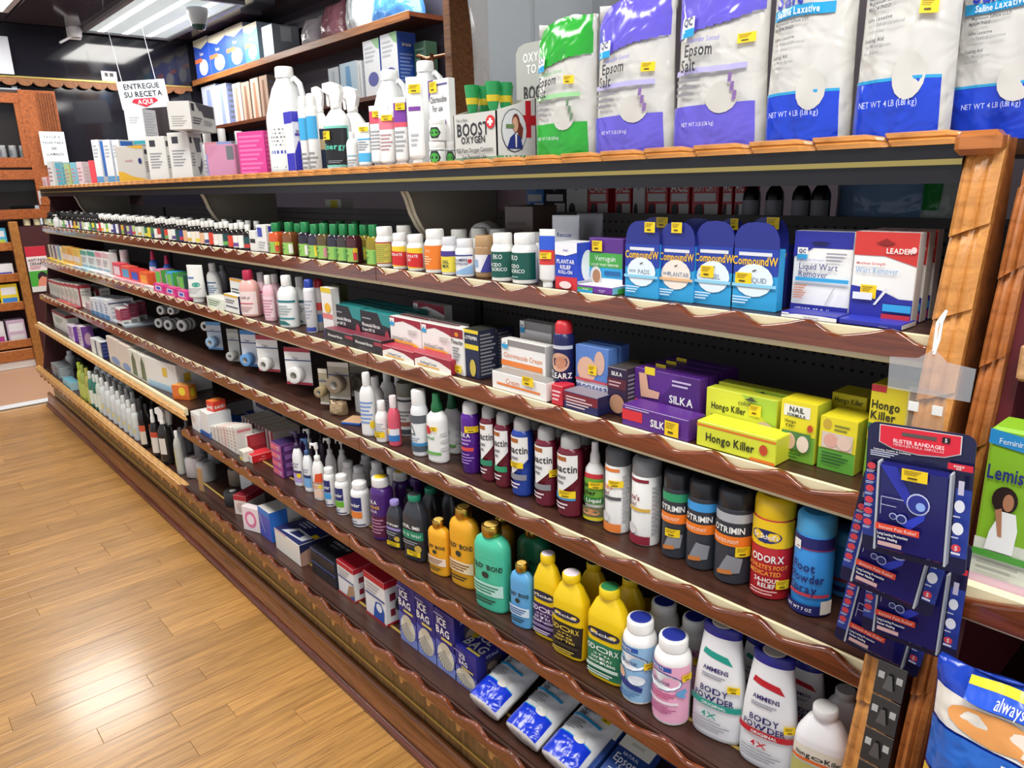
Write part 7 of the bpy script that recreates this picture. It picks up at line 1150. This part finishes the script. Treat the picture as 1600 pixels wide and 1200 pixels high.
# ------------------------------------------------------------------ ceiling fixture, camera, hanging sign
LF = tag(empty('ceiling_light', (-7.15, 1.33, ZC-.012)), 'bright rectangular fluorescent ceiling light at the top left', 'lamp')
fx, fy = .93, .37
b = MB(); 
for (x0, x1, y0, y1) in ((-fx-.04, fx+.04, -fy-.04, -fy), (-fx-.04, fx+.04, fy, fy+.04), (-fx-.04, -fx, -fy, fy), (fx, fx+.04, -fy, fy)): b.box(x0, x1, y0, y1, -.03, .0, mat('#8a8a8c', .4))
b.build('frame', LF)
MB().box(-fx, fx, -fy, fy, -.012, -.002, mat('#dfeceb', .5, 'emit')).build('diffuser', LF)
for k in range(3): MB().box(-fx, fx, -fy+.1+.22*k, -fy+.16+.22*k, -.016, -.012, mat('#ffffff', .5, 'emit')).build('tube_glow', LF)
for i, (lx, ly, pw_) in enumerate(LAMPS[:5]):
    L2 = tag(empty('ceiling_light', (lx, ly, ZC-.012)), 'fluorescent ceiling light over the aisle outside the picture, %s from the far wall' % ordn(i+1), 'lamp', 'ceiling lights over the aisle')
    MB().box(-.62, .62, -.38, .38, -.02, .0, mat('#d9d9d9', .4)).build('frame', L2); MB().box(-.575, .575, -.33, .33, -.024, -.02, mat('#e8f4f2', .5, 'emit')).build('diffuser', L2)
p = at(308, 16, Z=ZC-.06)
CD = tag(empty('dome_camera', (p.x, p.y, ZC-.045)), 'grey dome security camera hanging below the ceiling light', 'camera'); MB().lathe([(.085, -.0), (.085, -.05), (.07, -.10), (.06, -.13)], mat('#b0b0b2', .4), 20).build('housing', CD); MB().lathe([(.06, -.13), (.05, -.16), (.02, -.175)], mat('#2f4a46', .1), 16).build('lens_dome', CD)
p = at(120, 46, X=-8.0)
CB = tag(empty('wall_camera', (-8.15, p.y, p.z)), 'white wall mounted security camera left of the ceiling light', 'camera'); MB().box(0, .03, -.06, .06, -.07, .07, WHITE, .01).build('wall_plate', CB); MB().lathe([(.05, -.06), (.06, .0), (.055, .06)], WHITE, 16, cx=.08).build('housing', CB); MB().tube([(.06, -.03, -.05), (.10, -.15, -.12)], .012, WHITE).build('arm', CB)
Xs = -7.3; p0, p1, p2s, p3 = at(181, 128, X=Xs), at(256, 123, X=Xs), at(265, 160, X=Xs), at(192, 172, X=Xs)
p1 = at(256, 123, X=Xs+.12); p2s = at(265, 160, X=Xs+.12)
SG = tag(empty('hanging_sign', p0), 'white hanging sign with black words and a red arrow over the counter', 'sign')
ex = (p1-p0); ey = (p3-p0); nrm = ex.cross(ey).normalized()
if nrm.dot(EYE-p0) < 0: nrm = -nrm
c4 = [Vector((0, 0, 0)), ex, ex+ey, ey]
b = MB(); vs = [c for c in c4]+[c-nrm*.006 for c in c4]; b.add(vs, [(0, 1, 2, 3), (7, 6, 5, 4), (0, 4, 5, 1), (1, 5, 6, 2), (2, 6, 7, 3), (3, 7, 4, 0)], mat('#e4ebf2', .4)); b.build('board', SG)
f = MB(); do_print(f, [('t', 'ENTREGUE', .5, .80, .19, '#23262e', .80), ('t', 'SU RECETA', .5, .52, .19, '#23262e', .84), ('p', [(.5, .04), (.78, .25), (.72, .36), (.28, .36), (.22, .25)], '#d3243c'), ('t', 'AQUI', .5, .24, .16, WHT, .40)], lambda u, v, e: ex*u+ey*(1-v)+nrm*(e*2+.0005), ex.length, ey.length); f.build('lettering', SG)
for q in (.12, .82):
    a = ex*q; MB().tube([a, a+Vector((0, -.06, ZC-.046-p0.z-a.z))], .0018, mat('#d0d4da')).build('cord', SG)
# ------------------------------------------------------------------ far counter: cabinet, paper, lower shelves
Xc = -8.1
def wq(px, py, X=Xc): return at(px, py, X=X)
CABW = tag(empty('wall_cabinet', (Xc, 0, 0)), 'orange brown wooden cabinet with dark glass doors at the far left', 'cabinet')
zt, zm, zl = wq(20, 140).z, wq(40, 262).z, wq(45, 345).z
yR = wq(66, 210).y
MB().box(-.38, -.11, -2.6, wq(50, 480).y, zl+.002, zt, mat('#2a1a14', .5)).box(-.38, -.11, wq(50, 480).y, yR, zl+.14, zt, mat('#2a1a14', .5)).box(-.12, -.002, -2.6, yR, zm-.02, zm+.09, mat('#2a1a14', .5)).box(-.12, -.002, -2.6, yR, zt-.03, zt, mat('#2a1a14', .5)).box(-.02, 0, -2.6, -2.5, zl, zt, DOORW).build('carcass', CABW)
pl_ = MB(); pl_.box(-.02, .03, yR-.14, yR+.16, zl+.14, zt, DOORW); po_ = pl_.build('fluted_pillar', CABW)
for k in range(7): MB().box(.03, .040, yR+.0+.022*k, yR+.012+.022*k, zm-.15, zt-.02, mat('#8a4a20', .35, 'wood')).build('flute', po_)
def door(name, y0, y1, z0, z1, t=.09):
    d = MB(); d.box(0, .025, y0, y1, z1-t, z1, DOORW, .003); d.box(0, .025, y0, y1, z0, z0+t, DOORW, .003); d.box(0, .025, y0, y0+t, z0+t, z1-t, DOORW, .003); d.box(0, .025, y1-t, y1, z0+t, z1-t, DOORW, .003); o = d.build('door', CABW)
    MB().box(.008, .013, y0+t, y1-t, z0+t, z1-t, mat('#1c2024', .04, 'glass')).build('glass_pane', o); MB().lathe([(.012, .025), (.016, .035), (.012, .045)], CHROME, 12).build('knob', o).location = (.0, y1-t/2, (z0+z1)/2)
    return o
door('door', yR-.95, yR-.10, zm+.0, zt-.03); door('door', yR-1.85, yR-.97, zm, zt-.03); door('door', yR-.80, yR-.05, zl+.02, zm-.02)
for i in range(9):
    BT('jar', 'medicine_jar', 'white pill jar behind the dark glass door, %s from the right' % ordn(i+1), None, 0, 0, '#c9c9cc', '#e4e4e6', [('r', .1, .1, .9, .9, '#9aa0a8')], xyz=(Xc-.06, yR-.17-.085*i, .032, .11), zb=zm+.092, group='pill jars in the glass cabinet', seg=12)
pp0 = wq(58, 206); pp1 = wq(97, 206); pp2 = wq(104, 258)
PN = tag(empty('paper_notice', (Xc+.06, pp0.y, pp0.z)), 'white paper notice taped to the fluted wooden pillar', 'notice'); pw2, ph2 = pp1.y-pp0.y, pp0.z-pp2.z
MB().box(0, .002, 0, pw2, -ph2, 0, mat('#e6edf0', .6)).build('sheet', PN)
f = MB(); do_print(f, [('t', 'FAVOR A', .5, .84, .075, '#5a6068', .7), ('t', 'PASAR PARA', .5, .67, .075, '#5a6068', .84), ('t', 'SER', .5, .50, .075, '#5a6068', .3), ('t', 'LLAMADO', .5, .33, .075, '#5a6068', .7)], lambda u, v, e: (.0022+e, u*pw2, -ph2+v*ph2), pw2, ph2); f.build('lettering', PN)
SB = tag(empty('switch_box', (-8.205, wq(160, 113).y, wq(160, 113).z)), 'small pale card with printed eyes above the cornice', 'notice'); MB().box(.05, .056, 0, .14, -.12, .02, mat('#c9bcc4', .5)).box(.056, .057, .03, .06, -.03, .005, '#222').box(.056, .057, .075, .11, -.03, .005, '#222').build('card', SB)
q = wq(0, 57); WP = tag(empty('wall_poster', (Xc+.02, q.y-.5, q.z)), 'pale grey poster above the cornice at the left edge', 'notice'); q2 = wq(22, 117); MB().box(0, .01, 0, q2.y-q.y+.5, q2.z-q.z, 0, mat('#b8bac0', .5)).build('sheet', WP)
# open shelving at the far left under the cabinet
OS = tag(empty('open_shelving', (Xc, 0, 0)), 'wooden open shelf unit with scalloped edges at the far left', 'shelving')
yP = wq(50, 480).y
MB().box(-.03, .03, yP-.06, yP+.015, 0, zl, mat('#b0763a', .35, 'carve'), .006).build('front_post', OS)
MB().box(-.40, -.38, -2.6, yP, 0, zl, MAROON).build('back_board', OS)
shz = [wq(20, y).z for y in (383, 432, 477, 537)]
for z in shz:
    s = MB().box(-.38, -.02, -2.6, yP-.06, z-.02, z, BWOOD).build('shelf', OS); MB().box(-.02, .0, -2.6, yP-.06, z-.05, z+.03, CARVD, .004).build('shelf_edge', s)
for z0, z1 in ((.08, .19),): MB().box(-.06, 0, -2.6, yP-.06, z0, z1, CARVD, .006).build('base_rail', OS)
MB().box(-.38, 0, yP+.02, yP+.5, 0, zl-.05, MAROON).build('side_panel', OS)
BX0 = [(shz[0], .16, ['#4fb0d8', '#a8c84a', '#3a8ac8']), (shz[1], .12, ['#e4e2e2', '#3a4ab0', '#e9e7e4']), (shz[2], .20, ['#e8d02a', '#3a8ad8', '#2a3a8a', '#e8d02a', '#3a9a4a']), (shz[3], .22, ['#c9b0c8', '#d9d8dc', '#b03a8a'])]
for j, (z, hh, cs) in enumerate(BX0):
    for i in range(7):
        c = cs[i % len(cs)]; y = yP-.16-.17*i
        BX('shelf_carton', 'carton on the %s shelf of the far left unit, %s from the post' % (('top', 'second', 'third', 'bottom')[j], ordn(i+1)), None, 0, 0, .15, c, [], side=(c, [('r', .1, .5, .9, .85, '#e4e4e8'), ('r', .1, .1, .9, .35, cs[(i+1) % len(cs)])]), W=.16, H=hh, zb=z+.0006, at_=(Xc-.11, y), group='cartons on the far left unit')
PO = tag(empty('pain_cream_poster', (Xc+.012, yP+.03, wq(34, 386).z)), 'red, white and green poster with a man holding his neck', 'poster'); q = wq(34, 386); q3 = wq(66, 455); pw3, ph3 = q3.y-yP+.06, q.z-q3.z
MB().box(0, .003, 0, pw3, -ph3, 0, mat('#e9d9d9', .5)).build('sheet', PO)
f = MB(); do_print(f, [('r', 0, .78, 1, 1, '#c02a3c'), ('r', 0, .12, 1, .46, '#4aa63c'), ('t', 'ANTI PAIN', .5, .70, .06, '#2a2226', .86), ('t', 'CREAM', .42, .62, .06, '#2a2226', .6), ('g', .1, .5, .8, .58, 2, '#c98a94'), ('e', .62, .32, .24, .12, '#2a2226'), ('p', [(.3, .1), (.9, .1), (.85, .3), (.6, .34), (.4, .26)], '#d98a72'), ('r', 0, 0, 1, .12, '#d9d6d4')], lambda u, v, e: (.0032+e, u*pw3, -ph3+v*ph3), pw3, ph3); f.build('print', PO)
for i in range(4):
    BT('jar', 'pill_bottle', 'white capped bottle on the ledge beside the far cabinet, %s from the left' % ordn(i+1), None, 0, 0, '#d9cfa8', '#eceae6', [], xyz=(Xc-.03, yP+.10+.085*i, .03, .10), zb=zl-.045, group='white capped bottles on the far ledge', seg=12)
# ------------------------------------------------------------------ wall shelf behind the unit with boxes and bags
Yw = 1.93
WS = tag(empty('wall_shelving', (0, Yw, 0)), 'brown wall shelving with boxes behind the long unit', 'shelving')
zA = at(640, 17, Y=Yw).z; xA = at(640, 17, Y=Yw).x
MB().box(-8.12, xA, 0, .32, zA-.03, zA, BWOOD).box(-8.12, xA, -.012, .0, zA-.05, zA+.005, mat('#a86a34', .4, 'wood'), .003).build('upper_shelf', WS)
zB = at(620, 142, Y=Yw).z; xB = at(700, 120, Y=Yw).x
MB().box(-8.12, xB, 0, .32, zB-.03, zB, BWOOD).build('lower_shelf', WS)
MB().box(xB, xB+.07, -.02, .32, 0, 3.1, mat('#8a5a34', .4, 'wood'), .004).build('end_post', WS)
MB().box(-8.12, xB, .312, .325, 0, 3.1, mat('#2f2a34', .5)).build('back_board', WS)
def wbox(name, lab, px, zb, dp, c, F_, side, group=None, dy=.03):
    Y = Yw+dy; p = at(px[0], px[1], Y=Y); X1 = x_at(px[2], Y, p.z)
    return BX(name, lab, None, 0, 0, dp, c, F_, side=side, W=X1-p.x, H=p.z-zb, zb=zb+.0006, at_=((p.x+X1)/2, Y+dp/2), group=group)
bf = lambda c: [('r', 0, 0, 1, 1, c), ('p', [(0, 1), (1, 1), (1, .86), (.5, .74), (0, .86)], '#e9e2c8'), ('t', 'Foam', .5, .62, .08, WHT, .7), ('e', .55, .28, .3, .2, '#e4e8f2'), ('r', 0, .42, .5, .52, '#f07a4a')]
for i, (px, c) in enumerate([((301, 65, 323), '#2a55c8'), ((324, 58, 350), '#2a55c8'), ((350, 46, 378), '#2a60d0'), ((379, 42, 400), '#3aa8c4')]):
    wbox('diaper_box', ['royal blue box with cream top band on the upper wall shelf, leftmost', 'royal blue box with cream top band on the upper wall shelf, second', 'royal blue box with cream top band on the upper wall shelf, third', 'turquoise box on the upper wall shelf right of the blue ones'][i], px, zA, .20, c, bf(c), ('#9aa6b4', []), 'boxes on the upper wall shelf')
wbox('diaper_box', 'pale grey box with white sticker on the upper wall shelf', (408, 43, 424), zA, .25, '#a8c0c8', [], ('#8f959c', [('r', .3, .5, .7, .95, '#c9ccd0')]), 'boxes on the upper wall shelf')
for px, c, lab, s in [((460, 30, 490), '#b0a8ac', 'pale crumpled plastic bag on the upper wall shelf', 61), ((489, 8, 524), '#8f5f68', 'dusty pink bundle in clear plastic on the upper wall shelf', 62), ((527, -22, 560), '#aeb4b8', 'clear crumpled bag left of the blue bundle', 63), ((562, -30, 636), '#4a86cc', 'bright blue wrapped bundle on the upper wall shelf', 64)]:
    Y = Yw+.05; p = at(px[0], px[1], Y=Y); X1 = x_at(px[2], Y, p.z)
    BAG('wrapped_bundle', lab, None, 0, 0, .24, c, [], xyz=((p.x+X1)/2, Yw+.16, zA+.001, X1-p.x, p.z-zA), seed=s, topw=.7)
for i, px in enumerate([(314, 137, 336), (337, 134, 352), (362, 132, 374), (376, 130, 388), (390, 124, 402), (404, 120, 416), (512, 108, 528), (530, 101, 556), (557, 96, 564)]):
    c = ['#c4cce0', '#d4d8e6', '#c9bcb4', '#b8a090', '#c4b0a4', '#a89080', '#b4bcc4', '#a8c0d0', '#d0d4d8'][i]
    wbox('support_carton', ['pale blue carton', 'white and blue carton', 'white stocking pack with leg photo', 'brown stocking pack with leg photo', 'tan stocking pack', 'dark tan stocking pack', 'grey blue carton', 'pale carton with blue corner', 'narrow white carton'][i]+' on the lower wall shelf, %s from the left' % ordn(i+1), px, zB, .2, c, [('p', [(.3, .0), (.7, .0), (.6, .9), (.35, .9)], ['#8f9fd0', '#8f9fd0', '#b08a74', '#8a6450', '#a87a60', '#7a5a4a', '#9aa4b0', '#3a86b8', '#b0b4b8'][i])], (['#8f9fe0', '#9fb0e4', '#d0c8c4', '#a89888', '#b8a89c', '#8a7a70', '#8a9098', '#e0dcd0', '#c4c8d0'][i], [('g', .1, .1, .9, .9, 6, '#8a8fa8')]), 'cartons on the lower wall shelf')
for i, px in enumerate([(566, 66, 591), (593, 56, 619)]):
    wbox('support_carton', 'tall white carton with violet foot circle and blue side, %s of the pair' % ('left', 'right')[i], px, zB, .16, '#dfe2e6', [('p', [(.5, 1), (1, 1), (1, .8), (.8, .84)], '#8fc08a'), ('e', .55, .3, .32, .13, '#3a3f98'), ('g', .1, .6, .8, .9, 4, '#b8bcc4')], ('#2a55b8', [('t', 'brace', .5, .8, .06, WHT, .6), ('g', .1, .1, .8, .66, 9, '#7f9ad8')]), 'tall white and blue cartons')
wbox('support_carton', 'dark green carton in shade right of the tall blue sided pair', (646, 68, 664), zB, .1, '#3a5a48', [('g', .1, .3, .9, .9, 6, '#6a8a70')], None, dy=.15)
q = at(694, 100, Y=1.2)
CH = tag(empty('chain_loop', (xB-.10, 1.845, at(694, 96, Y=1.88).z)), 'copper coloured bag chain hanging from the brown end post', 'chain'); b = MB()
for s in (-1, 1): b.tube([(.0+.05*s, 0, .05), (.07*s, -.01, -.05), (.09*s, -.01, -.16), (.03*s, 0, -.26)], .014, mat('#b07a5c', .3, 'metal'))
b.build('chain', CH); MB().tube([(-.1, .0, .06), (.0, .0, .03), (.12, .10, .05)], .012, mat('#b07a5c', .3, 'metal')).build('rod', CH)
